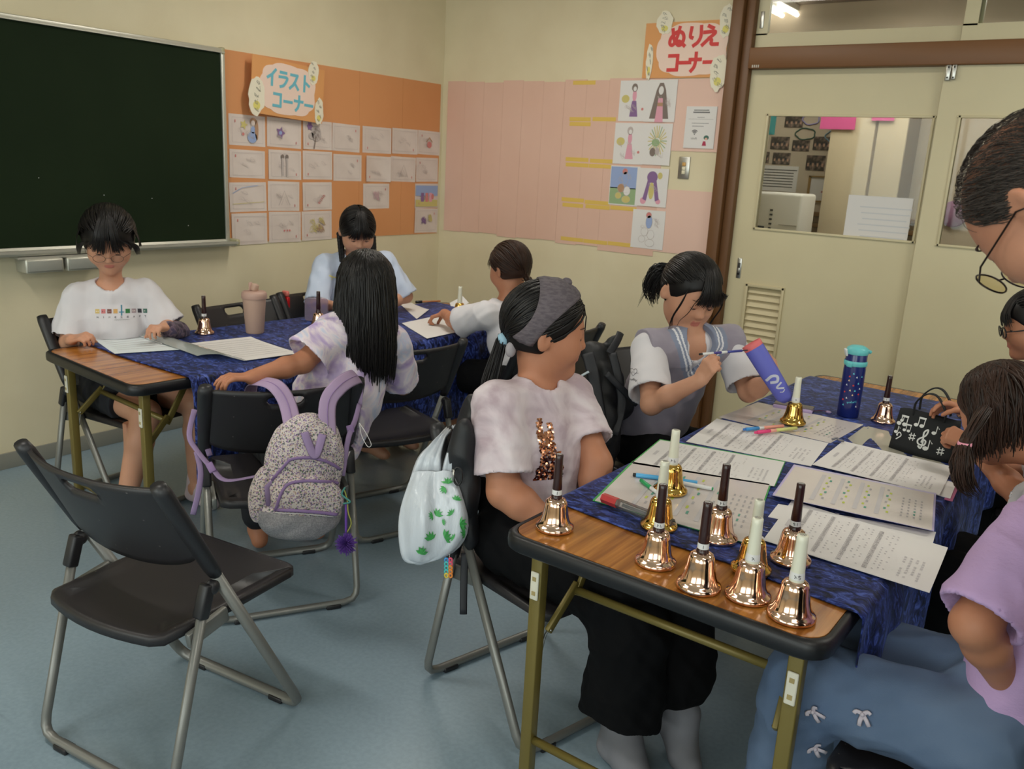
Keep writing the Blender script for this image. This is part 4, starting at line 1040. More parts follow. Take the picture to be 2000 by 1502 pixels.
    return t
CH = build_chair('folding_chair', 'empty black folding chair in the left foreground, standing by itself', (2.229, -3.619, 0), 1.70)
for lb, x, y, th in [('black folding chair under the child in glasses, near the left wall', 0.70, -2.815, 0.10),
                     ('black folding chair with the floral backpack hung over its back', 1.81, -2.945, 2.611),
                     ('empty black folding chair between the floral backpack and the plastic bag', 1.655, -2.24, 2.8),
                     ('empty black folding chair behind the beige tumbler, back tucked to the table', 0.845, -2.2, 0.08),
                     ('black folding chair under the child with braids', 0.77, -1.66, 0.05),
                     ('black folding chair under the child in white at the far table end', 1.86, -1.47, 2.9),
                     ('black folding chair under the child with the grey headband', 2.877, -2.867, -0.257),
                     ('black folding chair under the child in the grey vest, black rucksack on it', 2.60, -1.82, -0.25),
                     ('black folding chair under the child in jeans at the lower right', 4.03, -3.05, 3.08),
                     ('black folding chair under the child in white by the right edge of the photo', 4.15, -2.25, 3.1)]:
    copy_thing(CH, 'folding_chair', lb, (x, y, 0), th)

# ================================================================== folding tables
def wood_mat(name, c1, c2, rough=0.22):
    m = bpy.data.materials.new(name); m.use_nodes = True; b = NB(m); p = b.n['Principled BSDF']
    tc = b.new('ShaderNodeTexCoord'); mp = b.new('ShaderNodeMapping'); mp.inputs['Scale'].default_value = (26, 1.1, 1)
    nz = b.new('ShaderNodeTexNoise'); nz.inputs['Scale'].default_value = 2.2; nz.inputs['Detail'].default_value = 7; nz.inputs['Distortion'].default_value = 0.35
    b.link(tc.outputs['Object'], mp.inputs['Vector']); b.link(mp.outputs['Vector'], nz.inputs['Vector'])
    rp = b.new('ShaderNodeValToRGB'); rp.color_ramp.elements[0].position = 0.36; rp.color_ramp.elements[1].position = 0.62
    rp.color_ramp.elements[0].color = lin(c1); rp.color_ramp.elements[1].color = lin(c2)
    b.link(nz.outputs['Fac'], rp.inputs['Fac']); b.link(rp.outputs['Color'], p.inputs['Base Color'])
    p.inputs['Roughness'].default_value = rough
    return m
M_wood = wood_mat('teak_print_laminate', (140, 82, 32), (190, 124, 56), .2)
M_edge = mat('black_rubber_edge', (17, 17, 20), 0.42)
M_olive = mat('olive_enamel_steel', (118, 104, 52), 0.4, 0.25)
M_bump = mat('ivory_plastic_spacer', (224, 218, 200), 0.5)
TW, TL, TZ = 0.73, 2.24, 0.70
def build_table(name, label, loc, th):
    t = thing(name, label, 'table', loc, th, None)
    o_ = rrect(TW, TL, 0.05, 5); o_ = [(x + TW / 2, y + TL / 2) for x, y in o_]
    inner = [(TW / 2 + (x - TW / 2) * (1 - 0.016 / TW * 2), TL / 2 + (y - TL / 2) * (1 - 0.016 / TL * 2)) for x, y in o_]
    MB().prism(inner, 0.03, (0, 0, TZ - 0.03)).build('tabletop', M_wood, t)
    # rounded rubber edge
    m = len(o_); prof = [(0.9, TZ - 0.0005), (0.4, TZ + 0.0005), (0.0, TZ - 0.006), (-0.06, TZ - 0.02), (0.0, TZ - 0.034), (0.4, TZ - 0.04), (1.2, TZ - 0.04)]
    V = []; Fs = []
    for f, z in prof: V += [(a[0] + (b_[0] - a[0]) * f, a[1] + (b_[1] - a[1]) * f, z) for a, b_ in zip(o_, inner)]
    for i in range(len(prof) - 1):
        for k in range(m): k2 = (k + 1) % m; Fs.append([i * m + k, (i + 1) * m + k, (i + 1) * m + k2, i * m + k2])
    MB().add(V, Fs, 0, True).build('edge_band', M_edge, t)
    for e, (ye, d) in enumerate(((0.075, 1), (TL - 0.075, -1))):
        for s, xx in ((0, 0.065), (1, TW - 0.065)):
            lg = MB().bar((xx, ye, 0.012), (xx, ye, TZ - 0.038), 0.03, 0.03, (0, 1, 0), bev=0.003).build('leg', M_olive, t)
            MB().box((xx, ye, 0.007), (0.036, 0.036, 0.014), bev=0.003).build('leg_foot', M_black, lg)
            sp = MB().box((xx - (0.0 if s == 0 else 0.0), ye - d * 0.0175, 0.565), (0.022, 0.006, 0.07), bev=0.003)
            sp.box((xx, ye - d * 0.0205, 0.583), (0.01, 0.002, 0.01), mi=1); sp.box((xx, ye - d * 0.0205, 0.547), (0.01, 0.002, 0.01), mi=1)
            sp.build('spacer', [M_bump, mat('spacer_slot', (170, 150, 100), 0.5)], lg)
            sx_ = 1 if s == 0 else -1
            br = MB(); br.bar((xx + sx_ * 0.026, ye + d * 0.012, 0.445), (xx + sx_ * 0.04, ye + d * 0.105, 0.54), 0.022, 0.012, (1, 0, 0), bev=0.002); br.bar((xx + sx_ * 0.042, ye + d * 0.10, 0.51), (xx + sx_ * 0.046, ye + d * 0.19, 0.66), 0.022, 0.010, (1, 0, 0), bev=0.002); br.build('fold_brace', M_olive, t)
            MB().tube(spline([(xx + sx_ * 0.01, ye + d * 0.016, 0.39), (xx + sx_ * 0.014, ye + d * 0.02, 0.425), (xx + sx_ * 0.024, ye + d * 0.02, 0.446), (xx + sx_ * 0.034, ye + d * 0.014, 0.45)], 4), 0.003, 6).build('latch_wire', M_steel, t)
        MB().tube([(0.098, ye + d * 0.10, 0.523), (TW - 0.098, ye + d * 0.10, 0.523)], 0.0105, 10).build('crossbar', M_olive, t)
        MB().tube([(0.075, ye, 0.152), (TW - 0.075, ye, 0.152)], 0.0105, 10).build('foot_rail', M_olive, t)
    for xx in (0.12, TW - 0.12): MB().box((xx, TL / 2, TZ - 0.05), (0.03, TL - 0.3, 0.02)).build('apron_rail', M_olive, t)
    return t
T1L, T1T = (3.0352, -3.3087, 0), -0.0179
T2L, T2T = (0.6794, -3.1635, 0), -0.0794
T1 = build_table('folding_table', 'brown folding table in the right foreground with a row of handbells along its near end', T1L, T1T)
T2 = copy_thing(T1, 'folding_table', 'brown folding table by the left wall, bare corner beside the child in glasses', T2L, T2T)
def tl(T, x, y, z=0.0):
    (X, Y, _), th = T; return A([X + x * math.cos(th) - y * math.sin(th), Y + x * math.sin(th) + y * math.cos(th), z])
def tloc(T, p):
    (X, Y, _), th = T; dx, dy = p[0] - X, p[1] - Y
    return dx * math.cos(th) + dy * math.sin(th), -dx * math.sin(th) + dy * math.cos(th)
TT1, TT2 = (T1L, T1T), (T2L, T2T)

# ------------------------------------------------------------------ crushed velvet cloths
def velvet():
    m = bpy.data.materials.new('navy_crushed_velvet'); m.use_nodes = True; b = NB(m); p = b.n['Principled BSDF']
    tc = b.new('ShaderNodeTexCoord'); mp = b.new('ShaderNodeMapping'); mp.inputs['Scale'].default_value = (1.0, 1.7, 1.0)
    nz = b.new('ShaderNodeTexNoise'); nz.inputs['Scale'].default_value = 27; nz.inputs['Detail'].default_value = 6; nz.inputs['Distortion'].default_value = 1.2; nz.inputs['Roughness'].default_value = 0.65
    b.link(tc.outputs['Object'], mp.inputs['Vector']); b.link(mp.outputs['Vector'], nz.inputs['Vector'])
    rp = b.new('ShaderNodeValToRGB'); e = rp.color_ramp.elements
    e[0].position = 0.41; e[0].color = lin((11, 14, 34)); e[1].position = 0.66; e[1].color = lin((84, 106, 190))  # bright blue end paints the nap's specular highlights into the base colour
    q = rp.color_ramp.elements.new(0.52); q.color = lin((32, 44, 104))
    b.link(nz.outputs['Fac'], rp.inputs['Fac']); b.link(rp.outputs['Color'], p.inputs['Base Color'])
    p.inputs['Roughness'].default_value = 0.5; p.inputs['Sheen Weight'].default_value = 0.35; p.inputs['Sheen Roughness'].default_value = 0.35; p.inputs['Sheen Tint'].default_value = lin((120, 140, 210))
    p.inputs['Specular IOR Level'].default_value = 0.25
    bp = b.new('ShaderNodeBump'); bp.inputs['Strength'].default_value = 0.6; bp.inputs['Distance'].default_value = 0.004
    b.link(nz.outputs['Fac'], bp.inputs['Height']); b.link(bp.outputs['Normal'], p.inputs['Normal'])
    return m
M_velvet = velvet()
def drape(T, name, label, near, far, lx, rx, ldrop, rdrop, seed, ndrop=0.0):
    """cloth over a table: near/far = functions x -> y edge; hangs ldrop / rdrop over the long sides"""
    nu, nv = 90, 110; W = TW; V = []
    tot = ldrop + (rx - lx) + rdrop
    for i in range(nu + 1):
        s = -ldrop + tot * i / nu
        for j in range(nv + 1):
            f = j / nv
            xs = min(max(s + lx, lx), rx); yn = near(xs / W); yf = far(xs / W)
            y = yn + (yf - yn) * f
            def hang(d, sg, x0):
                # d below the edge
                r = 0.012; 
                if d <= 0: return x0, 0.0
                wv = 0.010 * math.sin(y * 17 + seed) + 0.006 * math.sin(y * 41 + 2 * seed)
                q = min(d / 0.06, 1)
                return x0 + sg * (r * min(d / r, 1) + (0.012 + wv) * q * min(1, d / 0.12 + 0.3)), -max(0, d - r * 0.4)
            x, dz = s + lx, 0.0
            if s + lx < lx: x, dz = hang(lx - (s + lx), -1, lx)
            elif s + lx > rx: x, dz = hang((s + lx) - rx, 1, rx)
            z = TZ + 0.0035 + dz
            if dz == 0:
                z += 0.0007 * (math.sin(x * 9 + y * 5 + seed) * math.sin(y * 13 + x * 3) + 0.5 * math.sin(x * 60 + y * 23))
            V.append(tl(T, x, y, z))
    Q = A([[i * (nv + 1) + j, (i + 1) * (nv + 1) + j, (i + 1) * (nv + 1) + j + 1, i * (nv + 1) + j + 1] for i in range(nu) for j in range(nv)])
    me = np_mesh(name, A(V), Q)
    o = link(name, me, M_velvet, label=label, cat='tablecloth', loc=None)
    md = o.modifiers.new('thick', 'SOLIDIFY'); md.thickness = 0.003; md.offset = 1
    return o
cn = [tloc(TT1, atz(*p, 0.703)) for p in ((1095, 985), (1250, 1045), (1420, 1100), (1650, 1190))]
def near1(f): return float(np.interp(f * TW, [c[0] for c in cn], [c[1] for c in cn]))
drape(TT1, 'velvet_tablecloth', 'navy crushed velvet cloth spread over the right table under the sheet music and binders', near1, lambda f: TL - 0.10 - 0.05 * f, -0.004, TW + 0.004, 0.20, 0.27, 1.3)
cq = [tloc(TT2, atz(*p, 0.703)) for p in ((160, 668), (235, 697), (310, 720), (372, 739))]
def near2(f): return float(np.interp(f * TW, [c[0] for c in cq], [c[1] for c in cq]))
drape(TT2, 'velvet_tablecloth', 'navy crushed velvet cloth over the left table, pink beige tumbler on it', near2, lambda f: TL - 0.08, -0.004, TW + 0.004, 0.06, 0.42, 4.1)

# ================================================================== handbells
M_rose = mat('polished_rose_gold', (238, 198, 174), 0.11, 1.0)
M_gold = mat('polished_gold', (226, 182, 96), 0.10, 1.0)
M_hbrown = mat('brown_bell_handle', (46, 17, 14), 0.3, coat=0.25)
M_hwhite = mat('ivory_bell_handle', (226, 224, 204), 0.3, coat=0.3)
M_tape = mat('label_tape_white', (226, 224, 222), 0.5)
KANA = {'yo': [[(.3, 1), (.3, .2), (.1, .1)], [(.3, .6), (.7, .6)]], 'shi': [[(.3, 1), (.3, .2), (.7, .2), (.8, .4)]], 'chi': [[(.1, .8), (.8, .8)], [(.45, 1), (.25, .45), (.7, .5), (.7, .1), (.3, .05)]],
        'ba': [[(.5, 0), (.5, 1)]], 'bu': [[(.2, .8), (.7, .5), (.3, .1)], [(.8, .3), (.9, .2)]]}
def bell(loc, brown, gold, h, label, tape, tilt=0.0, face=None, top=True):
    s = h / (0.182 if brown else 0.167); t = thing('handbell', label, 'handbell', loc, 0, 'handbells with brown handles' if brown else 'handbells with ivory handles')
    mb = M_gold if gold else M_rose
    prof = [(0.040, 0.0), (0.0435, 0.001), (0.0450, 0.004), (0.0448, 0.008), (0.0425, 0.0115), (0.039, 0.014), (0.0355, 0.019), (0.0325, 0.027), (0.0298, 0.038), (0.0278, 0.05), (0.0264, 0.060), (0.0250, 0.067), (0.0222, 0.0725), (0.0175, 0.0755), (0.012, 0.0765), (0.0, 0.077)]
    inner = [(0.0, 0.072), (0.02, 0.069), (0.0255, 0.045), (0.03, 0.025), (0.036, 0.012), (0.040, 0.0)]
    MB().lathe([(r * s, z * s) for r, z in prof], n=40).lathe([(r * s, z * s) for r, z in inner], n=40).build('bell_cup', mb, t)
    hm = M_hbrown if brown else M_hwhite
    if brown: hp = [(0.0125, 0.0755), (0.0125, 0.083), (0.0105, 0.0845), (0.0105, 0.098), (0.0112, 0.1), (0.0098, 0.130), (0.0092, 0.17), (0.0092, 0.1805), (0.0078, 0.182), (0, 0.182)]
    else: hp = [(0.0140, 0.0755), (0.0135, 0.080), (0.0128, 0.1), (0.0115, 0.13), (0.0108, 0.155), (0.0108, 0.1655), (0.0092, 0.167), (0, 0.167)]
    MB().lathe([(r * s, z * s) for r, z in hp], n=20).build('handle', hm, t); hd = [c for c in t.children if c.name.startswith('handle')][0]
    zt = hp[-1][1] * s
    tp = MB(); tp.stroke([(0.0055 * s * math.cos(a), 0.0055 * s * math.sin(a)) for a in np.linspace(0, 6.28, 14)], 0.001, (0, 0, zt + 0.0003), (1, 0, 0), (0, 1, 0))
    for k in (-1, 0, 1): tp.box((k * 0.0026 * s, 0, zt + 0.0004), (0.0012, 0.004, 0.0003))
    tp.build('note_mark', M_tape if brown else M_ink, hd)
    if tape:
        z0, z1, r = (0.0855 * s, 0.0975 * s, 0.0113 * s) if brown else (0.079 * s, 0.095 * s, 0.0143 * s)
        if not brown: z0 += 0.002
        fa = math.atan2(CC[1] - loc[1], CC[0] - loc[0]); V = []; n = 22
        r2 = r if brown else 0.0131 * s
        for k in range(n + 1):
            a = fa - 2.4 + 4.8 * k / n
            V += [(r * math.cos(a), r * math.sin(a), z0), (r2 * math.cos(a), r2 * math.sin(a), z1)]
        tb = MB().add(V, [[2 * k, 2 * k + 2, 2 * k + 3, 2 * k + 1] for k in range(n)], 0, True)
        # written syllables curved round the tape
        x = -len(tape) * 0.42
        for g in tape:
            for st in KANA[g]:
                P = [(fa + (x + a_) * 0.55, z0 + (z1 - z0) * (0.2 + 0.6 * b_)) for a_, b_ in st]
                rr = max(r, r2) + 0.0004
                for i in range(len(P) - 1):
                    (a1, q1), (a2, q2) = P[i], P[i + 1]; wv = 0.00055; dv = nrm(A([(a2 - a1) * rr, q2 - q1])); nx, nz_ = -dv[1] * wv, dv[0] * wv
                    vv = [(a1 + nx / rr, q1 + nz_), (a1 - nx / rr, q1 - nz_), (a2 - nx / rr, q2 - nz_), (a2 + nx / rr, q2 + nz_)]
                    tb.add([(rr * math.cos(a), rr * math.sin(a), z) for a, z in vv], [[0, 1, 2, 3]], 1)
            x += 0.95
        tb.build('label_tape', [M_tape, M_inkd], hd)
    return t
ZC = TZ + 0.0065
BL = [((1083, 1032), 1, 0, .179, 'brown handled handbell alone on bare wood at the left corner of the right table', ['ba'], 0),
      ((1280, 1100), 1, 0, .178, 'brown handled handbell on the wood edge, second from the left corner of the right table', ['yo', 'shi'], 0),
      ((1364, 1147), 1, 0, .183, 'brown handled handbell in the near row directly left of the front ivory handled pair', ['ba'], 0),
      ((1402, 1053), 1, 0, .179, 'brown handled handbell on the velvet against the green edged binder', ['yo', 'shi'], 1),
      ((1460, 1166), 0, 0, .168, 'copper handbell with ivory handle in the near row, second from the right table corner', ['bu'], 0),
      ((1545, 1205), 0, 0, .168, 'copper handbell with ivory handle nearest the right front corner of the table', ['bu', 'chi'], 0),
      ((1543, 1096), 1, 0, .178, 'brown handled handbell on the edge of the long white music sheet at the table front', ['chi', 'ba'], 1),
      ((1466, 1114), 0, 1, .158, 'gold handbell with ivory handle half hidden behind the near row', None, 1),
      ((1286, 1030), 0, 1, .162, 'gold handbell with ivory handle on the velvet beside the green edged binder', ['yo'], 1),
      ((1308, 960), 0, 1, .165, 'gold handbell with ivory handle standing on the binder between blue and white pens', ['yo', 'shi'], 2),
      ((1548, 826), 0, 1, .158, 'gold handbell with ivory handle behind the highlighters on the far sheets', ['bu'], 2),
      ((1724, 824), 1, 0, .164, 'brown handled handbell between the dark blue bottle and the black music note bag', ['ba'], 1),
      ((400, 652), 1, 0, .169, 'brown handled handbell on the left table in front of the child in glasses', ['ba'], 1),
      ((622, 641), 1, 0, .175, 'brown handled handbell mostly hidden behind the shoulder of the long haired child', None, 1),
      ((897, 618), 0, 1, .16, 'ivory handled handbell standing behind the propped white sheet at the far table end', None, 1)]
for p, br, go, h, lb, tp, lay in BL:
    z = (TZ + 0.0008, ZC, TZ + 0.0135)[lay]
    q = atz(*p, z); bell((q[0], q[1], z), br, go, h, lb, tp)
# ================================================================== sheet music and binders
def corners(pix, z): return [atz(*p, z) for p in pix]
def page(name, pix, z, label, cat='sheet music', cols=4, kind='notes', m=None, group=None, th=0.0012, bend=0.0, side=0, parent=None, curl=0.0, sub=7):
    """paper whose four corners are tl, tr, br, bl as seen lying on the table; printed columns of staves"""
    q = corners(pix, z) if len(pix[0]) == 2 else [A(p, float) for p in pix]
    c = sum(q) / 4; a, b_, cc, d = q
    def P(s, t, up=0.0):
        p = a * (1 - s) * (1 - t) + b_ * s * (1 - t) + cc * s * t + d * (1 - s) * t
        p = p.copy(); p[2] += th + up + bend * (4 * s * (1 - s)) + curl * (abs(2 * t - 1) ** 3) * (0.5 + 0.5 * s)
        return p
    mb = MB(); n = 10; G = []
    for up in (0.0, -th):
        for i in range(n + 1):
            for j in range(n + 1): G.append(P(i / n, j / n, up))
    N = (n + 1) ** 2; F = []
    ix = lambda i, j: i * (n + 1) + j
    for i in range(n):
        for j in range(n):
            F.append([ix(i, j), ix(i, j + 1), ix(i + 1, j + 1), ix(i + 1, j)]); F.append([N + ix(i, j), N + ix(i + 1, j), N + ix(i + 1, j + 1), N + ix(i, j + 1)])
    for k in range(n):
        for (p0, p1) in (((k, 0), (k + 1, 0)), ((k + 1, n), (k, n)), ((0, k + 1), (0, k)), ((n, k), (n, k + 1))):
            F.append([ix(*p0), ix(*p1), N + ix(*p1), N + ix(*p0)])
    mb.add(G, F, 0, False)
    def ink(s0, s1, t0, t1, mi):
        mb.add([P(s0, t0, 0.0006), P(s0, t1, 0.0006), P(s1, t1, 0.0006), P(s1, t0, 0.0006)], [[0, 1, 2, 3]], mi)
    r_ = random.Random(len(label) * 7 + cols)
    if kind == 'notes':
        for cI in range(cols):
            s0 = 0.14 + cI * 0.62 / cols
            for k in range(5): ink(s0 + k * 0.006, s0 + k * 0.006 + 0.002, 0.08, 0.93, 1)
            for k in range(30):
                if r_.random() < 0.85: ink(s0 + r_.uniform(0, 0.012), s0 + r_.uniform(0.014, 0.03), 0.09 + k * 0.028, 0.09 + k * 0.028 + 0.010, 1)
            for w_ in range(3):
                for k in range(16):
                    if r_.random() < 0.6: ink(s0 + 0.052 + w_ * 0.03, s0 + 0.063 + w_ * 0.03, 0.1 + k * 0.052, 0.1 + k * 0.052 + 0.018, 2)
        for cI in range(4):
            for k in range(9):
                if r_.random() < 0.75: ink(0.80 + cI * 0.035, 0.814 + cI * 0.035, 0.45 + k * 0.05, 0.45 + k * 0.05 + 0.03, 2)
        ink(0.06, 0.085, 0.42, 0.58, 2)
    if kind == 'lines':
        for k in range(9): ink(0.08, 0.92, 0.1 + k * 0.09, 0.1 + k * 0.09 + 0.008, 2)
    if kind == 'chart':
        for cI in range(4):
            s0 = 0.22 + cI * 0.14
            ink(s0, s0 + 0.03, 0.1, 0.9, 2)
            for k in range(8): ink(s0 + 0.05 + 0.02 * (k % 2), s0 + 0.066 + 0.02 * (k % 2), 0.14 + k * 0.09, 0.19 + k * 0.09, (3, 4, 3, 1)[(k + cI) % 4])
        for cI in range(4):
            for k in range(7): ink(0.80 + cI * 0.04, 0.812 + cI * 0.04, 0.3 + k * 0.08, 0.34 + k * 0.08, 4 if (k, cI) in ((4, 2), (5, 2)) else 1)
    mats = [m or M_paper, mat('print_grey', (172, 167, 168), 0.7), mat('print_pale', (196, 191, 192), 0.7), mat('marker_lime', (190, 200, 90), 0.6), mat('marker_teal', (96, 158, 140), 0.6)]
    o = mb.build(name, mats, parent, parent is not None)
    if parent is None: setp(o, label, cat, group)
    return o
M_film = glass('clear_pocket_film', (240, 240, 242), 0.25, 0.12, 0.10)
M_filmg = glass('grey_clear_cover', (205, 206, 198), 0.3, 0.12, 0.22, (176, 176, 166))
M_filmpage = mat('page_under_film', (214, 205, 201), 0.28, coat=0.4, bump=(18, 0.25, 0.006))
M_green = mat('binder_green_edge', (70, 170, 84), 0.4); M_lil = mat('binder_lilac', (196, 186, 226), 0.35); M_mag = mat('binder_magenta_edge', (172, 86, 130), 0.4)
Z0 = TZ + 0.0075
def slab(pix, z, th, name, m, parent, grow=0.0):
    q = corners(pix, z); c = sum(q) / 4; q = [p + nrm(p - c) * grow for p in q]
    V = q + [p + A([0, 0, th]) for p in q]
    return MB().add(V, [[3, 2, 1, 0][::-1], [4, 5, 6, 7][::-1]] + [[i, i + 4, (i + 1) % 4 + 4, (i + 1) % 4] for i in range(4)], 0).build(name, m, parent, True)
def at_(pix, z): 
    q = corners(pix, z); return sum(q) / 4
# green edged open binder on the left
lo = [(1238, 903), (1503, 946), (1462, 1062), (1162, 978)]; up_ = [(1290, 860), (1532, 903), (1512, 950), (1234, 906)]
c = at_(lo, Z0); t = thing('music_binder', 'open binder with green edges and loose pens on its pages on the right table', 'binder', (c[0], c[1], Z0))
slab(lo, Z0, 0.003, 'cover', M_green, t, 0.006); slab(up_, Z0, 0.003, 'cover', M_green, t, 0.003)
page('page', lo, Z0 + 0.0035, '', parent=t, kind='chart', m=M_filmpage); page('page', up_, Z0 + 0.0035, 'x', parent=t, kind='notes', cols=4)
# lilac binder
bl = [(1553, 911), (1824, 966), (1820, 1036), (1513, 968)]
c = at_(bl, Z0 + 0.016); t = thing('music_binder', 'lilac backed clear pocket binder with green and yellow marked charts, between two white sheets', 'binder', (c[0], c[1], Z0 + 0.0036))
slab(bl, Z0 + 0.0040, 0.004, 'cover', M_lil, t, 0.006); slab(bl, Z0 + 0.0085, 0.004, 'pocket_stack', mat('pocket_stack_grey', (206, 204, 212), 0.3), t, 0.002)
slab(bl, Z0 + 0.013, 0.0025, 'cover', M_lil, t, 0.004)
page('page', bl, Z0 + 0.016, 'chart', parent=t, kind='chart', m=M_filmpage)
page('music_sheet', [(1520, 985), (1828, 1040), (1816, 1082), (1500, 1010)], Z0 - 0.0005, 'white sheet sticking out under the lilac binder at the front', kind='none')
page('music_sheet', [(1500, 975), (1640, 1004), (1570, 1075), (1478, 1050)], Z0 - 0.0024, 'corner of a white page under the brown handled bell at the table front', kind='lines')
page('music_sheet', [(1546, 979), (1851, 1072), (1815, 1160), (1490, 1056)], Z0 + 0.0016, 'long white music sheet jutting over the right front table edge', cols=4, curl=0.002)
# far sheets
page('music_sheet', [(1400, 818), (1618, 866), (1584, 911), (1340, 863)], Z0, 'white music sheet in front of the child in the grey vest', cols=4)
c = at_([(1480, 786), (1686, 830), (1622, 866), (1400, 817)], Z0); t = thing('pocket_page', 'crinkled clear pocket page under the gold bell and highlighters', 'pocket page', (c[0], c[1], Z0))
page('page', [(1480, 786), (1686, 830), (1622, 866), (1404, 815)], Z0 - 0.001, 'pk', parent=t, kind='chart', m=M_filmpage)
page('music_sheet', [(1646, 863), (1861, 915), (1834, 970), (1586, 909)], Z0 + 0.0016, 'white music sheet below the black music note bag', cols=4, curl=0.004)
page('clear_folder', [(1690, 832), (1880, 878), (1866, 922), (1646, 864)], Z0 - 0.002, 'greyish clear folder under the black music note bag', 'folder', kind='none', m=mat('folder_grey', (178, 174, 160), 0.25))
page('pink_folder', [(1700, 905), (1874, 948), (1860, 980), (1690, 935)], Z0 - 0.0028, 'folder with a magenta edge sticking out beyond the lilac binder', 'folder', kind='none', m=M_mag)
page('music_sheet', [(1702, 903), (1868, 944), (1856, 974), (1694, 934)], Z0 - 0.0012, 'sheet lying in the magenta edged folder', kind='none')
# left table sheets
page('music_sheet', [(175, 657), (268, 641), (396, 682), (224, 692)], Z0, 'sheet music held by the child in glasses at the left table', kind='lines', curl=0.004, m=mat('paper_bluish', (222, 230, 232), 0.7))
page('music_sheet', [(252, 649), (284, 642), (333, 662), (316, 672)], Z0 + 0.004, 'small slip behind the held sheet music near the dark wristed hand', kind='none')
page('clear_folder', [(275, 655), (330, 660), (480, 704), (385, 695)], Z0 + 0.006, 'grey translucent folder flap between two sheets on the left table', 'folder', kind='none', m=mat('folder_flap', (160, 164, 160), 0.15, coat=0.5), bend=0.015)
page('music_sheet', [(363, 673), (490, 660), (588, 692), (478, 706)], Z0 + 0.002, 'sheet music beside the beige tumbler on the left table', kind='lines', curl=0.005)
page('music_sheet', [(782, 595), (804, 593), (838, 606), (814, 624)], Z0, 'sheet by the far hand at the left table', kind='none', curl=0.004)
page('music_sheet', [(785, 632), (868, 615), (902, 648), (834, 662)], Z0, 'wide sheet at the far right end of the left table', kind='none', curl=0.003)
# propped sheet
a, b_, c, d = dep(878, 592, 4.87), dep(904, 579, 4.87), dep(916, 592, 4.85), dep(884, 606, 4.82)
o = page('propped_sheet', [a, b_, c, d], 0, 'white sheet propped up in front of the white shirted child at the far end', kind='none')

# ================================================================== pens
def pen(p0, p1, r, segs, label, name='marker', z=None, hexa=False, group='pens and markers on the right table'):
    """segs: list of (fraction, material, radius factor)"""
    p0, p1 = A(p0), A(p1); d = nrm(p1 - p0); L = np.linalg.norm(p1 - p0)
    t = thing(name, label, 'pen', p0, 0, group); f = 0.0
    for fr, m, rf, nm in segs:
        a = p0 + d * L * f; b_ = p0 + d * L * (f + fr); f += fr
        MB().tube([a, a + d * 0.001, b_ - d * 0.001, b_], [r * rf * 0.85, r * rf, r * rf, r * rf * 0.85], 10).build(nm, m, t, True)
    return t
M_bluepen = mat('sky_blue_barrel', (86, 172, 224), 0.3); M_whitepen = mat('white_barrel', (228, 228, 226), 0.35); M_greenpen = mat('green_barrel', (30, 156, 90), 0.35); M_dblue = mat('mid_blue_barrel', (60, 120, 200), 0.35)
zp = Z0 + 0.0035 + 0.0075
def on2(a, b_, z): return atz(*a, z), atz(*b_, z)
pen(*on2((1236, 927), (1362, 943), zp), 0.0062, [(0.05, M_black, 0.8, 'tip'), (0.45, M_bluepen, 1, 'barrel'), (0.5, M_bluepen, 0.95, 'cap')], 'sky blue marker lying across the green edged binder behind the gold bell')
pen(*on2((1252, 938), (1292, 968), zp), 0.0055, [(0.5, M_greenpen, 1, 'cap'), (0.4, M_whitepen, 1, 'barrel'), (0.1, M_whitepen, 0.5, 'tip')], 'short marker with a green cap on the green edged binder')
pen(*on2((1330, 943), (1393, 955), zp), 0.0055, [(0.96, M_whitepen, 1, 'barrel'), (0.04, M_greenpen, 0.8, 'end_plug')], 'white marker lying to the right of the gold bell on the binder')
pen(*on2((1452, 839), (1530, 832), zp), 0.0058, [(0.06, M_dblue, 0.7, 'tip'), (0.32, mat('blue_hl', (72, 150, 214), 0.4), 1, 'cap'), (0.12, M_whitepen, 0.95, 'grip'), (0.5, mat('coral_hl', (240, 160, 140), 0.4), 0.95, 'barrel')], 'highlighter with blue cap and coral end, behind the pink capped one', 'highlighter')
pen(*on2((1474, 845), (1556, 836), zp + 0.001), 0.006, [(0.06, mat('pink_hl', (236, 70, 130), 0.4), 0.7, 'tip'), (0.3, MATS['pink_hl'], 1, 'cap'), (0.14, mat('coral2', (240, 170, 150), 0.4), 0.95, 'grip'), (0.5, mat('lime_hl', (212, 212, 130), 0.4), 0.95, 'barrel')], 'highlighter with bright pink cap and lime end near the gold bell', 'highlighter')
# clear pen tube with a red cap
a, b_ = on2((1178, 972), (1262, 1004), Z0 + 0.018)
t = thing('pen_tube', 'clear pen case with a red end on the corner of the green edged binder', 'pen case', (a + b_) / 2); d = nrm(b_ - a)
hx = lambda r: [(r * math.cos(k * PI / 3), r * math.sin(k * PI / 3)) for k in range(6)]
dd, ss, uu = basis(d)
MB().prism(hx(0.0125), 0.045, a, ss, uu).build('red_cap', mat('red_clear_plastic', (226, 78, 80), 0.15, trans=0.35), t, True)
MB().prism(hx(0.012), np.linalg.norm(b_ - a) + 0.03, a + d * 0.045, ss, uu).build('clear_tube', glass('clear_tube', (236, 236, 238), 0.4, 0.05, 0.10), t, True)
MB().tube([a + d * 0.06, a + d * 0.17], 0.004, 8).build('ink_cartridge', M_ink, t, True)
# small white clip on far sheet
q = atz(1625, 858, Z0 + 0.01); o = MB().tube(spline([q, q + A([0.012, 0.01, 0.004]), q + A([0.022, -0.004, 0.004]), q + A([0.034, 0.006, 0])], 5), 0.0035, 8).build('eraser_scrap', mat('grey_scrap', (120, 118, 124), 0.5)); setp(o, 'small grey twisted scrap at the edge of the far white sheet', 'scrap')
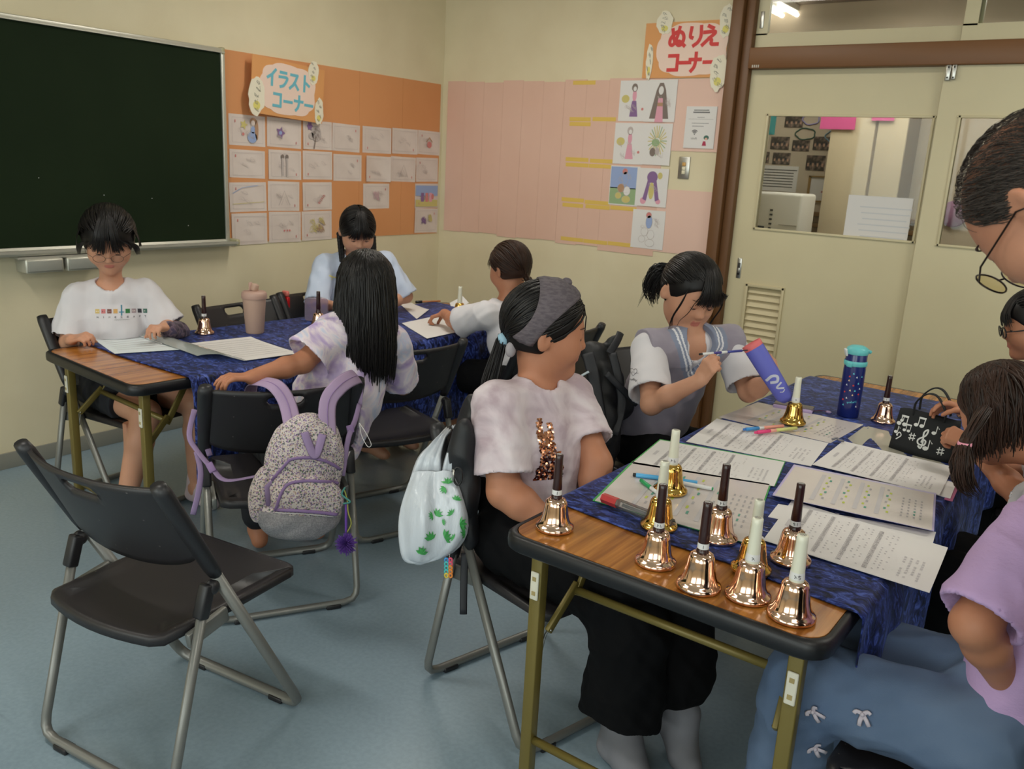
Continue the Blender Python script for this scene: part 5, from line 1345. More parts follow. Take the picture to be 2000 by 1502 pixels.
# lilac case with a tassel on the far velvet
q0, q1 = on2((1512, 790), (1588, 803), TZ + 0.012)
t = thing('lilac_case', 'slim lilac case with a dark top on the velvet behind the gold bell', 'case', (q0 + q1) / 2)
MB().bar(q0, q1, 0.05, 0.014, bev=0.004).build('body', mat('lilac_plastic', (186, 164, 206), 0.35), t, True)
MB().bar(q0 + A([0, .004, .008]), q1 + A([0, .004, .008]), 0.046, 0.006, bev=0.002).build('dark_top', mat('case_top_grey', (112, 104, 104), 0.3), t, True)
q2 = atz(1618, 805, TZ + 0.01); MB().tube(spline([q1, (q1 + q2) / 2 + A([0, 0, .004]), q2], 5), 0.0012, 6).build('cord', mat('dark_red_cord', (110, 50, 70), .7), t, True)
MB().sphere(q2, 0.007, sc=(1.6, 1, .8)).build('cord_bead', MATS['lilac_plastic'], t, True)

# ================================================================== bottle, tumbler, bags
q = atz(1655, 812, ZC); t = thing('water_bottle', 'dark blue flask with a turquoise lid and confetti print on the right table', 'bottle', (q[0], q[1], ZC))
M_navy = mat('navy_enamel', (22, 36, 104), 0.3, coat=0.4); M_turq = mat('turquoise_plastic', (104, 196, 198), 0.4)
MB().lathe([(0.0, 0), (0.034, 0), (0.0365, 0.004), (0.0368, 0.17), (0.0360, 0.178), (0.0355, 0.222), (0.034, 0.226)], n=32).build('body', M_navy, t)
MB().lathe([(0.0372, 0.184), (0.0388, 0.187), (0.0388, 0.198), (0.0372, 0.201)], n=32).build('collar_ring', M_turq, t)
fa = math.atan2(CC[1] - q[1], CC[0] - q[0])
MB().box((0.038 * math.cos(fa - .5), 0.038 * math.sin(fa - .5), 0.19), (0.012, 0.022, 0.02), A([[math.cos(fa - .5), -math.sin(fa - .5), 0], [math.sin(fa - .5), math.cos(fa - .5), 0], [0, 0, 1]]), bev=0.005).build('latch_button', M_turq, t)
MB().lathe([(0.036, 0.224), (0.0375, 0.228), (0.0372, 0.236), (0.034, 0.245), (0.022, 0.252), (0.0, 0.254)], n=32).build('lid', M_turq, t)
rg = A([0.8218, 0.567, 0]); 
MB().bar(rg * 0.024 + A([0, 0, .24]), rg * 0.045 + A([0, 0, .232]), 0.03, 0.012, bev=0.004).build('lid_lever', M_turq, t)
MB().bar(rg * -0.034 + A([0, 0, .215]), rg * -0.042 + A([0, 0, .24]), 0.02, 0.008, bev=0.003).build('hinge', mat('white_plastic', (222, 226, 226), .4), t)
cf = [mat('conf_red', (206, 60, 56), .5), mat('conf_white', (220, 224, 230), .5), mat('conf_cyan', (104, 206, 222), .5), mat('conf_cream', (238, 206, 160), .5)]
def on_cyl(mb, poly, r, mi):
    V = [((r + .0004) * math.cos(fa - x / r), (r + .0004) * math.sin(fa - x / r), z) for x, z in poly]
    mb.add(V, [list(range(len(V)))[::-1]], mi)
cm = MB()
for x, z, k in ((.012, .148, 0), (-.012, .148, 1), (-.02, .126, 2), (-.004, .118, 0), (.018, .118, 1), (-.028, .108, 1), (-.026, .088, 0), (.022, .092, 0), (.012, .072, 1), (-.012, .1, 2), (.0, .16, 2), (-.03, .15, 2), (-.024, .044, 1), (.02, .046, 2), (.024, .064, 0), (-.006, .084, 3), (.012, .134, 3), (.004, .1, 3)):
    on_cyl(cm, [(x - .003, z - .003), (x + .0035, z - .002), (x, z + .004)] if k else [(x + .0032 * math.cos(a), z + .0032 * math.sin(a)) for a in np.linspace(0, 6.28, 9)[:-1]], 0.0368, k)
# cursive word in cyan near the base
def cylstroke(mb, pts, r, w, mi):
    P = A(pts, float); T = np.gradient(P, axis=0); T /= (np.linalg.norm(T, axis=1)[:, None] + 1e-9); N = np.stack([-T[:, 1], T[:, 0]], 1) * w / 2
    for i in range(len(P) - 1): on_cyl(mb, [P[i] + N[i], P[i] - N[i], P[i + 1] - N[i + 1], P[i + 1] + N[i + 1]][::-1], r, mi)
WD = [[(0, 0), (.001, .008), (.004, .002), (.007, .008), (.008, 0)], [(.0105, 0), (.0105, .004)], [(.0155, .004), (.013, .003), (.0135, 0), (.016, .0006)], [(.018, 0), (.018, .008)], [(.0215, .0045), (.018, .0022), (.0217, 0)], [(.023, .002), (.026, .003), (.0245, .0045), (.0235, .001), (.027, .0006)], [(.028, .004), (.0295, .001), (.032, .004), (.029, -.003)]]
for s_ in WD: cylstroke(cm, [(x * .95 - .022, z + .058 - x * .12) for x, z in s_], .0368, .0013, 2)
cm.build('confetti_print', cf, t)

q = atz(498, 650, ZC); t = thing('tumbler', 'matte pink beige lidded tumbler standing on the left table cloth', 'tumbler', (q[0], q[1], ZC))
M_beige = mat('pink_beige_plastic', (190, 158, 140), 0.6)
MB().lathe([(0, 0), (.0375, 0), (.0395, .004), (.0505, .155), (.0515, .16)], n=36).build('cup', M_beige, t)
MB().lathe([(.0545, .157), (.0555, .16), (.0555, .176), (.053, .184), (.047, .189), (.0, .19)], n=36).build('lid', mat('pink_beige_lid', (186, 152, 138), 0.5), t)
MB().bar((0.0, 0.0, .188), (0.004, 0.006, .222), .03, .026, bev=.008).build('lid_spout', M_beige, t)
MB().bar(rg * -.014 + A([0, 0, .19]), rg * -.016 + A([0, 0, .228]), .018, .01, bev=.004).build('flip_tab', MATS['pink_beige_lid'], t)

# black tote with white notes
q = atz(1800, 878, Z0); bx = nrm(A([0.72, -0.36, 0])); 
p_l, p_r = atz(1738, 872, Z0), atz(1862, 905, Z0); bx = nrm(p_r - p_l); bw = np.linalg.norm(p_r - p_l); bn = nrm(np.cross(bx, A([0, 0, 1.0])))   # towards the viewer
if bn @ (CC - q) < 0: bn = -bn
t = thing('music_tote', 'small black tote bag printed with white music notes on the right table', 'bag', (p_l + p_r) / 2)
M_bagk = mat('black_canvas', (24, 25, 27), 0.8, bump=(500, .3, .001))
bh = 0.125; V = []; n = 14; mF = []
for j in range(8):
    f = j / 7; th_ = 0.022 * (1 - f) ** 0.7 + 0.004
    ring = []
    for k in range(2 * n):
        if k < n: u_ = k / (n - 1); sgn = 1
        else: u_ = 1 - (k - n) / (n - 1); sgn = -1
        bul = th_ * (0.4 + 0.6 * math.sin(PI * u_)) 
        ring.append(p_l + bx * (bw * (0.03 * (f) + u_ * (1 - 0.06 * f))) + bn * sgn * bul + A([0, 0, bh * f * (1 + 0.04 * math.sin(u_ * 7))]) - bn * 0.018 * f)
    V += ring
m = 2 * n
for j in range(7):
    for k in range(m): mF.append([j * m + k, j * m + (k + 1) % m, (j + 1) * m + (k + 1) % m, (j + 1) * m + k])
mF.append(list(range(m))[::-1]); mF.append([7 * m + k for k in range(m)])
body = MB().add(V, mF, 0, True).build('bag_body', M_bagk, t, True)
for sg in (1, -1):
    P = [p_l + bx * bw * .26 + A([0, 0, bh - .012]), p_l + bx * bw * .27 + A([0, 0, bh + .03]), p_l + bx * bw * .42 + A([0, 0, bh + .062]), p_l + bx * bw * .58 + A([0, 0, bh + .06]), p_l + bx * bw * .73 + A([0, 0, bh + .02]), p_l + bx * bw * .74 + A([0, 0, bh - .012])]
    P = [p - bn * (.018 - sg * .006) - (bn * .03 if sg < 0 else 0) + A([0, 0, .012 * (sg < 0)]) for p in P]
    MB().tube(spline(P, 6), .0085, 8, flat=.28, ref=tuple(bx)).build('strap', M_bagk, t, True)
bv = bvh_of(body); vz = nrm(A([0, 0, 1.0]) - bn * 0.1)
def note_poly(kind, x, z, s):
    out = []
    def disc(cx, cz, r):
        for k in range(8):
            a, b2 = k * PI / 4, (k + 1) * PI / 4
            out.append((((cx, cz), (cx, cz), (cx + r * 1.25 * math.cos(b2), cz + r * math.sin(b2)), (cx + r * 1.25 * math.cos(a), cz + r * math.sin(a))), 0))
    if kind == 'q': disc(x, z, s * .22); out.extend(strokequads([(x + s * .24, z), (x + s * .24, z + s * .9), (x + s * .5, z + s * .6)], s * .1))
    if kind == 'b':
        for d_ in (0, .6): disc(x + d_ * s, z, s * .2); out.extend(strokequads([(x + d_ * s + s * .2, z), (x + d_ * s + s * .2, z + s * .85)], s * .09))
        out.extend(strokequads([(x + s * .2, z + s * .82), (x + s * .8, z + s * .82)], s * .2))
    if kind == 'g': out.extend(strokequads(spline([(x - s * .05, z - s * .35), (x - s * .2, z - s * .25), (x + s * .05, z - s * .42), (x + s * .12, z + s * .1), (x + s * .0, z + s * .9), (x + s * .28, z + s * 1.2), (x + s * .2, z + s * .7), (x - s * .3, z + s * .25), (x - s * .2, z - s * .1), (x + s * .25, z - s * .1), (x + s * .3, z + s * .25), (x + s * .05, z + s * .3), (x, z + s * .1)], 4), s * .13))
    if kind == '#':
        for d_ in (-.15, .15): out.extend(strokequads([(x + d_ * s, z - s * .35), (x + d_ * s, z + s * .35)], s * .09)); out.extend(strokequads([(x - s * .3, z + d_ * s - s * .04), (x + s * .3, z + d_ * s + s * .04)], s * .11))
    if kind == 'f': out.extend(strokequads(spline([(x - s * .25, z + s * .1), (x, z + s * .4), (x + s * .25, z + s * .1), (x - s * .2, z - s * .4)], 4), s * .12)); disc(x - s * .2, z + s * .05, s * .1)
    return out
pl = []
for k, x, z, s in (('b', -.085, .080, .03), ('q', -.078, .09, .02), ('b', -.03, .088, .028), ('g', 0.0, .038, .036), ('#', -.032, .05, .03), ('q', .028, .076, .024), ('q', .016, .026, .03), ('f', -.075, .042, .028), ('#', .06, .028, .03), ('b', -.062, .064, .022), ('q', -.088, .052, .022)): pl += note_poly(k, x * bw / .2, z, s)
decal(bv, pl, (p_l + p_r) / 2 + A([0, 0, 0.0]), bx, vz, .0012, .5, .004).build('note_print', mat('print_white', (222, 222, 218), .7), t, True)

# clear pouch with purple glitter, on left table by the braided child
q = atz(628, 628, ZC); t = thing('clear_pouch', 'clear plastic pouch with purple glitter pattern near the braided child', 'pouch', (q[0], q[1], ZC))
mb = MB(); mb.prism([(x + 0.0, y + .06) for x, y in rrect(.11, .11, .015)], .025, (-.02, -.01, 0), (.82, .567, 0), (0, 0, 1)); mb.build('pouch_film', glass('pouch_film', (225, 215, 228), .4, .08, .3, (206, 188, 208)), t)
mb = MB()
for k in range(26):
    mb.sphere(rg * rnd.uniform(-.045, .04) + A([-.02, -.018, rnd.uniform(.01, .09)]), rnd.uniform(.005, .014), mi=k % 3, n=8, sc=(1, .4, 1))
mb.build('glitter_print', [mat('glit_purple', (140, 76, 190), .3), mat('glit_lilac', (196, 160, 214), .3), mat('glit_red', (190, 90, 110), .3)], t)
# red capped bottle top seen over the chair back
q = A([0.575, -1.87, 0.735]); t = thing('red_case', 'translucent red case with a paler top hooked on the chair of the braided child', 'case', q)
MB().bar(q + A([0, 0, -.02]), q + A([0, 0, .045]), .05, .02, (0, 1, 0), bev=.006).build('red_body', mat('red_vinyl', (204, 30, 34), .3), t, True)
MB().bar(q + A([0, 0, .045]), q + A([0, 0, .075]), .045, .02, (0, 1, 0), bev=.008).build('pale_top', mat('salmon_vinyl', (218, 120, 108), .3), t, True)
# yellow eraser and scissors at the far end of left table
q = atz(788, 590, TZ + .012); o = MB().box(q, (.05, .03, .018), bev=.004).build('eraser', mat('pale_yellow_rubber', (206, 196, 96), .6)); setp(o, 'pale yellow eraser at the far end of the left table', 'eraser')
q0, q1 = on2((812, 590), (860, 588), TZ + .012); pen(q0, q1, .005, [(.25, M_black, 1.6, 'dark_cap'), (.75, mat('orange_barrel', (190, 120, 70), .4), 1, 'barrel')], 'orange pencil with a dark cap beside the pointing hand on the left table', 'pencil', group=None)
# ================================================================== people
def skin(name, c, c2, lip=None): return mat(name, c, 0.5, spec=0.35, noise=(9, c2, 0.35, 0.7), bump=(160, 0.12, 0.0015), sss=0.06)
M_skin = skin('skin_child', (204, 152, 124), (196, 142, 114)); M_skin2 = skin('skin_child_tan', (186, 128, 98), (178, 119, 90)); M_skin3 = skin('skin_man', (190, 134, 106), (180, 122, 96))
M_lip = mat('lips_rose', (188, 112, 98), 0.45)
M_hair = mat('hair_black', (17, 14, 14), 0.42, spec=0.28); M_hairb = mat('hair_dark_brown', (52, 33, 24), 0.46, spec=0.25); M_hairb2 = mat('hair_brown_shade', (36, 23, 17), 0.42, spec=.3); M_hairg = mat('hair_greying', (66, 58, 53), 0.5, spec=0.25); M_hairg2 = mat('hair_greying_shade', (40, 34, 31), 0.5, spec=0.25)
M_hair2 = mat('hair_strand_sheen', (24, 20, 19), 0.36, spec=0.35)
M_white = mat('white_jersey', (212, 208, 212), 0.85, bump=(300, 0.2, 0.001), sheen=0.1)
M_eye = mat('eye_white', (214, 208, 202), 0.2); M_iris = mat('iris_dark', (26, 17, 13), 0.15)
M_blackcloth = mat('black_cloth', (11, 11, 13), 0.85, spec=.15, bump=(250, 0.2, 0.001)); M_navycloth = mat('dark_navy_cloth', (18, 20, 28), 0.8)
M_sock = mat('grey_sock', (122, 122, 128), 0.9, bump=(400, .3, .001)); M_sockp = mat('pale_pink_sock', (206, 188, 196), 0.9, bump=(400, .3, .001))
M_nail = mat('finger_nail', (222, 168, 146), 0.3)

def ramp_mat(name, stops, scale, dist=1.0, rough=0.85, detail=4, bump=0.0):
    m = bpy.data.materials.new(name); m.use_nodes = True; b = NB(m); p = b.n['Principled BSDF']
    tc = b.new('ShaderNodeTexCoord'); nz = b.new('ShaderNodeTexNoise'); nz.inputs['Scale'].default_value = scale; nz.inputs['Detail'].default_value = detail; nz.inputs['Distortion'].default_value = dist
    b.link(tc.outputs['Object'], nz.inputs['Vector']); rp = b.new('ShaderNodeValToRGB'); e = rp.color_ramp.elements
    e[0].position, e[0].color = stops[0][0], lin(stops[0][1]); e[1].position, e[1].color = stops[-1][0], lin(stops[-1][1])
    for pos, c in stops[1:-1]: q = e.new(pos); q.color = lin(c)
    b.link(nz.outputs['Fac'], rp.inputs['Fac']); b.link(rp.outputs['Color'], p.inputs['Base Color']); p.inputs['Roughness'].default_value = rough; p.inputs['Sheen Weight'].default_value = 0.1
    if bump:
        n2 = b.new('ShaderNodeTexNoise'); n2.inputs['Scale'].default_value = 280; bp = b.new('ShaderNodeBump'); bp.inputs['Strength'].default_value = bump; bp.inputs['Distance'].default_value = .001
        b.link(n2.outputs['Fac'], bp.inputs['Height']); b.link(bp.outputs['Normal'], p.inputs['Normal'])
    return m

class Head:
    def __init__(s, c, F, U, k=1.0):
        s.c = A(c, float); s.F = nrm(F); U = A(U, float); s.U = nrm(U - s.F * (U @ s.F)); s.L = np.cross(s.U, s.F); s.k = k
        s.R = np.stack([s.F, s.L, s.U])           # rows
    def w(s, p): return s.c + s.k * (np.asarray(p, float) @ s.R)
    def loc(s, P): return ((P - s.c) @ s.R.T) / s.k
    def add(s, f, eyes=True):
        k = s.k
        def e(c, r, kk, op='+'): f.ell(s.w(c), A(r) * k, s.R, kk * k, op)
        def cp(a, b_, r0, r1, kk, op='+'): f.cap(s.w(a), s.w(b_), r0 * k, r1 * k, kk * k, op)
        e((-.010, 0, .028), (.097, .078, .088), .01)
        e((.026, 0, -.030), (.064, .0645, .074), .05)
        for y in (-1, 1): e((.048, y * .038, -.034), (.032, .030, .031), .03)
        e((.070, 0, -.088), (.020, .022, .018), .03)
        e((.012, 0, -.068), (.05, .052, .035), .03)
        cp((.086, 0, .010), (.0955, 0, -.018), .0055, .0085, .014); e((.0975, 0, -.0225), (.0098, .0105, .009), .008)
        for y in (-1, 1): e((.0915, y * .0105, -.0255), (.0075, .0062, .006), .006)
        if eyes:
            for y in (-1, 1):
                e((.099, y * .0315, .001), (.017, .018, .012), .014, '-')
                e((.0752, y * .0315, .0058), (.0132, .0152, .0108), .004)
        e((.0890, 0, -.0500), (.0070, .0180, .0040), .005); e((.0880, 0, -.0574), (.0074, .0145, .0048), .005)
        cp((.0962, -.016, -.0535), (.0962, .016, -.0535), .0020, .0022, .003, '-')
        for y in (-1, 1):
            a = A([[.92, y * -.34, -.12], [y * .34, .93, 0], [.12, 0, .99]])
            f.ell(s.w((-.012, y * .082, -.008)), A((.019, .0085, .031)) * k, a @ s.R, .008 * k)
            f.ell(s.w((-.006, y * .0915, -.004)), A((.0095, .006, .017)) * k, a @ s.R, .004 * k, '-')
    def lipmask(s, P):
        q = s.loc(P); return (np.abs(q[:, 1]) < .0185 - .35 * np.abs(q[:, 2] + .0535)) & (q[:, 2] > -.0628) & (q[:, 2] < -.0455) & (q[:, 0] > .085)
    def faceparts(s, parent, lash=True, look=-.35, brow=True, hm=None):
        k = s.k
        for y in (-1, 1):
            eb = MB(); eb.sphere((0, 0, 0), .0124 * k, n=16)
            g = A([1.0, 0, look]); g = nrm(g); gl = g @ s.R; c = s.w((.0742, y * .0315, .0015))
            dd, ss, uu = basis(gl); 
            eb.lathe([(0.0, .01255 * k), (.0055 * k, .0113 * k), (.0058 * k, .0109 * k)], (0, 0, 0), 14, 1, np.stack([ss, uu, dd], 1))
            eb.v = [v + c for v in eb.v]; eb.build('eye', [M_eye, M_iris], parent, True)
            P = [s.w((.0864 - .0066 * t * t, y * (.0315 + .0142 * t), .0020 - .0046 * (1 - t * t))) for t in np.linspace(-1, 1.05, 11)]
            MB().tube(P, [.0004 * k] + [.0010 * k] * 9 + [.0005 * k], 6).build('eyelashes', M_hair, parent, True)
            if brow:
                P = [s.w((.0895 - .010 * t * t - .004 * t, y * (.031 + .017 * t), .026 + .003 * (1 - t * t))) for t in np.linspace(-1, 1, 9)]
                MB().tube(P, [.0008 * k] + [.0022 * k] * 6 + [.0016 * k, .0007 * k], 6, flat=.5).build('eyebrow', hm or M_hairb, parent, True)

def hand(f, w, d, n, side, size=1.0, curl=(0.5, 0.55, 0.6, 0.65), spread=0.08, thumb=(0.6, 0.35, 0.3), k=.005, tipcurl=None):
    """w wrist, d finger direction, n way the palm faces, side +1 right / -1 left; curl = bend per finger"""
    d = nrm(d); n = A(n, float); n = nrm(n - d * (n @ d)); s_ = side * np.cross(d, n); w = A(w, float); z = size * 0.148 / 0.165
    offs = (.0265, .009, -.0085, -.0245); lens = (.066, .074, .069, .054); tips = []
    root = w + d * .012 * z
    for i in range(4):
        kn = w + d * (.078 - .004 * abs(i - 1)) * z + s_ * offs[i] * z - n * .002 * z
        f.cap(root + s_ * offs[i] * .75 * z, kn, .0125 * z, .0105 * z, .010 * z, axis=n, ratio=.92)
        a = spread * (1.5 - i); dr = nrm(d + s_ * a * .5); p = kn; ang = 0.0; L = lens[i] * z
        for j, (fr, r0, r1) in enumerate(((.44, .0090, .0082), (.31, .0080, .0074), (.25, .0074, .0062))):
            ang += curl[i] * (0.95, 1.15, 0.75)[j]
            q = p + (dr * math.cos(ang) + n * math.sin(ang)) * L * fr
            f.cap(p, q, r0 * z, r1 * z, .003 * z if j else .006 * z); p = q
        tips.append(p)
    t0 = w + d * .022 * z + s_ * .022 * z + n * .006 * z
    a, b_, c_ = thumb
    d1 = nrm(d * .75 + s_ * a + n * b_); t1 = t0 + d1 * .036 * z; d2 = nrm(d * .9 + s_ * (a * .4) + n * (b_ + c_)); t2 = t1 + d2 * .028 * z; d3 = nrm(d2 + n * c_ * .6 - s_ * .15); t3 = t2 + d3 * .021 * z
    f.cap(w + d * .012 * z + s_ * .012 * z, t0, .013 * z, .0125 * z, .01 * z); f.cap(t0, t1, .0125 * z, .0100 * z, .008 * z); f.cap(t1, t2, .0092 * z, .0085 * z, .004 * z); f.cap(t2, t3, .0085 * z, .0068 * z, .003 * z)
    f.cap(w - d * .012 * z, root, .0185 * z, .020 * z, .012 * z, axis=n, ratio=.78)
    return tips, t3

# ------------------------------------------------------------------ hair
def tubes_mesh(paths, rad, ref, nseg=5, flat=.55):
    """paths (n,m,3) -> many tapered locks as one vertex set"""
    Pn = np.asarray(paths, float); n, m, _ = Pn.shape; rad = np.asarray(rad, float)
    T = np.gradient(Pn, axis=1); T /= (np.linalg.norm(T, axis=2)[..., None] + 1e-9)
    N = Pn - np.asarray(ref, float); N = N - T * (N * T).sum(2)[..., None]; N /= (np.linalg.norm(N, axis=2)[..., None] + 1e-9)
    B = np.cross(T, N)
    ang = np.linspace(0, 2 * PI, nseg, endpoint=False)
    V = Pn[:, :, None] + rad[:, :, None, None] * (np.cos(ang)[None, None, :, None] * B[:, :, None] + flat * np.sin(ang)[None, None, :, None] * N[:, :, None])
    V = V.reshape(-1, 3); base = (np.arange(n) * m * nseg)[:, None, None]
    i = np.arange(m - 1)[None, :, None] * nseg; k = np.arange(nseg)[None, None, :]; k2 = (k + 1) % nseg
    Q = np.stack([base + i + k, base + i + k2, base + i + nseg + k2, base + i + nseg + k], -1).reshape(-1, 4)
    return V, Q

class Hair:
    def __init__(s, h, seed=1, grow=.012):
        s.h = h; s.r = np.random.RandomState(seed); s.P = []; s.Rd = []; s.m = 11; s.grow = grow
        s.f = Field(.0045)
    def rad(s, d, off=0.0):
        d = np.asarray(d, float); d = d / np.linalg.norm(d, axis=-1)[..., None]
        rr = A([.097, .078, .088]) + s.grow + off
        return A([-.010, 0, .028]) + d / np.sqrt(((d / rr) ** 2).sum(-1))[..., None]
    def arcpath(s, d0, d1, off=0.0, m=None, lift=0.0):
        m = m or s.m; t = np.linspace(0, 1, m)[:, None]; d0, d1 = nrm(d0), nrm(d1); om = math.acos(np.clip(d0 @ d1, -1, 1)) + 1e-6
        D = (np.sin((1 - t) * om) * d0 + np.sin(t * om) * d1) / math.sin(om)
        p = s.rad(D, off); p = p + nrm_rows(D) * (lift * np.sin(PI * t)); return s.h.w(p)
    def put(s, path, r0, r1=None, rm=None):
        path = np.asarray(path, float)
        if len(path) != s.m:
            L = np.r_[0, np.cumsum(np.linalg.norm(np.diff(path, axis=0), axis=1))]; u = np.linspace(0, L[-1], s.m)
            path = np.stack([np.interp(u, L, path[:, i]) for i in range(3)], 1)
        r1 = r0 * .3 if r1 is None else r1; t = np.linspace(0, 1, s.m)
        rad = r0 + (r1 - r0) * t ** 2; rad[0] *= .6
        s.P.append(path); s.Rd.append(rad * s.h.k)
    def base(s, face=(.088, 0, -.026), fr=(.078, .092, .092), low=-.055):
        """solid cap under the locks, cut open for the face"""
        h = s.h; k = h.k
        s.f.ell(h.w((-.010, 0, .028)), (A([.097, .078, .088]) + s.grow - .003) * k, h.R, .004)
        s.f.ell(h.w((-.035, 0, -.02)), A((.068, .072, .06)) * k, h.R, .02 * k)
        s.f.ell(h.w(face), A(fr) * k, h.R, .012 * k, '-')
        s.f.plane(h.w((0, 0, low)), -h.U, .006)
        return s
    def pony(s, tie, n=330, r=.0030, hl=None, amax=115):
        tie = A(tie, float); dt = nrm(tie - A([-.010, 0, .028]))
        for i in range(n):
            a = math.radians(s.r.uniform(-amax, amax)); t = s.r.rand()
            # hairline: high at the forehead, down past the ears at the sides and nape
            el = math.radians(np.interp(abs(math.degrees(a)), [0, 35, 60, 85, 100, 130, 180], hl or [38, 34, 20, -2, -18, -40, -48])) 
            el += t ** 1.6 * (PI / 2 - el) * .9
            d0 = A([math.cos(a) * math.cos(el), math.sin(a) * math.cos(el), math.sin(el)])
            p = s.arcpath(d0, dt + s.r.normal(size=3) * .05, s.r.uniform(-.001, .003))
            p[-1] = s.h.w(tie + s.r.normal(size=3) * .004); p[-2] = (p[-2] + p[-1] + (p[-3] - p[-1]) * .1) / 2
            s.put(p, r * s.r.uniform(.7, 1.2), r * .6)
        for i in range(n // 5):     # nape
            a = math.radians(s.r.uniform(120, 240)); d0 = A([math.cos(a) * .75, math.sin(a) * .75, -.62])
            p = s.arcpath(d0, dt, s.r.uniform(-.001, .002)); p[-1] = s.h.w(tie + s.r.normal(size=3) * .004); s.put(p, r, r * .6)
        return s
    def tail(s, pts, n=110, spread=(.006, .02, .012), r=.0028, wpts=True, end=.35):
        """pts world points"""
        C = spline(A(pts), 6); m = len(C); t = np.linspace(0, 1, m); sp = np.interp(t, np.linspace(0, 1, len(spread)), spread)
        for i in range(n):
            o = s.r.normal(size=3); o /= max(1, np.linalg.norm(o)); ln = s.r.uniform(1 - end, 1.0)
            P = C + o * sp[:, None] + 0.003 * np.sin(t * 7 + s.r.uniform(0, 6))[:, None] * s.r.normal(size=3)
            P = P[:max(5, int(m * ln))]; s.put(P, r * s.r.uniform(.7, 1.2), r * .25)
        s.f.chain([A(p) for p in pts[:-1]], [max(x * .8, .004) for x in np.interp(np.linspace(0, 1, len(pts) - 1), np.linspace(0, 1, len(spread)), spread)], .012)
        return s
    def bangs(s, y0=-.06, y1=.06, zend=.022, n=90, r=.0027, sweep=0.0, gap=None, top=(.45, .8)):
        for i in range(n):
            y = s.r.uniform(y0, y1)
            if gap and gap[0] < y < gap[1] and s.r.rand() < .85: continue
            d0 = nrm(A([s.r.uniform(.1, .4), y * 5 * .5, 1.0])); ze = zend + s.r.normal() * .006 + 1.2 * max(0, abs(y) - .05)
            q = A([.101 - 5.5 * y * y + .003, y * 1.08 + sweep, ze]); d1 = nrm(A([q[0] + .01, q[1], q[2] - .028 + .012]))
            p1 = s.h.loc(s.arcpath(d0, nrm(A([.92, y * 9 * .75, .42])), s.r.uniform(0, .003), 9))
            e = p1[-1]; p2 = [e * (1 - u) + q * u + A([.006 * math.sin(PI * u), 0, 0]) for u in (.35, .7, 1.0)]
            s.put(s.h.w(np.vstack([p1, p2])), r * s.r.uniform(.7, 1.2), r * .25)
        return s
    def curtain(s, a0, a1, zdrop, n=300, r=.0032, start=(0, 0, 1), out=.004, el_leave=-8, jitter=.02, inward=None, wdir=(0, 0, -1), spread=.25):
        """locks from the parting down over the head, then hanging"""
        for i in range(n):
            a = math.radians(s.r.uniform(a0, a1)); st = nrm(A(start) + A([s.r.uniform(-.5, .45), s.r.normal() * .05, 0]))
            el = math.radians(el_leave + s.r.normal() * 6); d1 = A([math.cos(a) * math.cos(el), math.sin(a) * math.cos(el), math.sin(el)])
            off = s.r.uniform(-.002, .006); p = s.arcpath(st, d1, off, 8); e = p[-1]
            o = nrm(e - s.h.c); o = o - A(wdir) * (o @ A(wdir)); L = zdrop * s.r.uniform(.86, 1.0); q = []
            tgt = inward if inward is not None else None
            for u in np.linspace(.12, 1, 9):
                x = e + A(wdir, float) * L * u + o * (out * math.sin(u * 2.2)) * 1.0
                if tgt is not None: x = x + (A(tgt) - e) * A([1, 1, 0]) * u * spread
                q.append(x + s.r.normal(size=3) * jitter * .05)
            s.put(np.vstack([p, q]), r * s.r.uniform(.75, 1.25), r * .3)
        return s
    def strand(s, pts, r=.0016): s.put(spline(A(pts), 5), r, r * .3); return s
    def build(s, parent, m=None, m2=None, name='hair'):
        V0 = np.zeros((0, 3)); Q0 = np.zeros((0, 4), int)
        if s.f.ops:
            me0 = s.f.mesh('hb'); n0 = len(me0.vertices); V0 = np.empty(n0 * 3); me0.vertices.foreach_get('co', V0); V0 = V0.reshape(-1, 3)
            Q0 = np.empty(len(me0.polygons) * 4, np.int32); me0.polygons.foreach_get('vertices', Q0); Q0 = Q0.reshape(-1, 4); bpy.data.meshes.remove(me0)
        V1, Q1 = tubes_mesh(A(s.P), A(s.Rd), s.h.c)
        mi = np.r_[np.zeros(len(Q0), int), (s.r.rand(len(s.P)) < .3).astype(int).repeat(len(Q1) // len(s.P))]
        me = np_mesh(name, np.vstack([V0, V1]), np.vstack([Q0, Q1 + len(V0)]), mi)
        return link(name, me, [m or M_hair, m2 or M_hair2], parent, True)
def nrm_rows(D): return D / np.linalg.norm(D, axis=-1)[..., None]

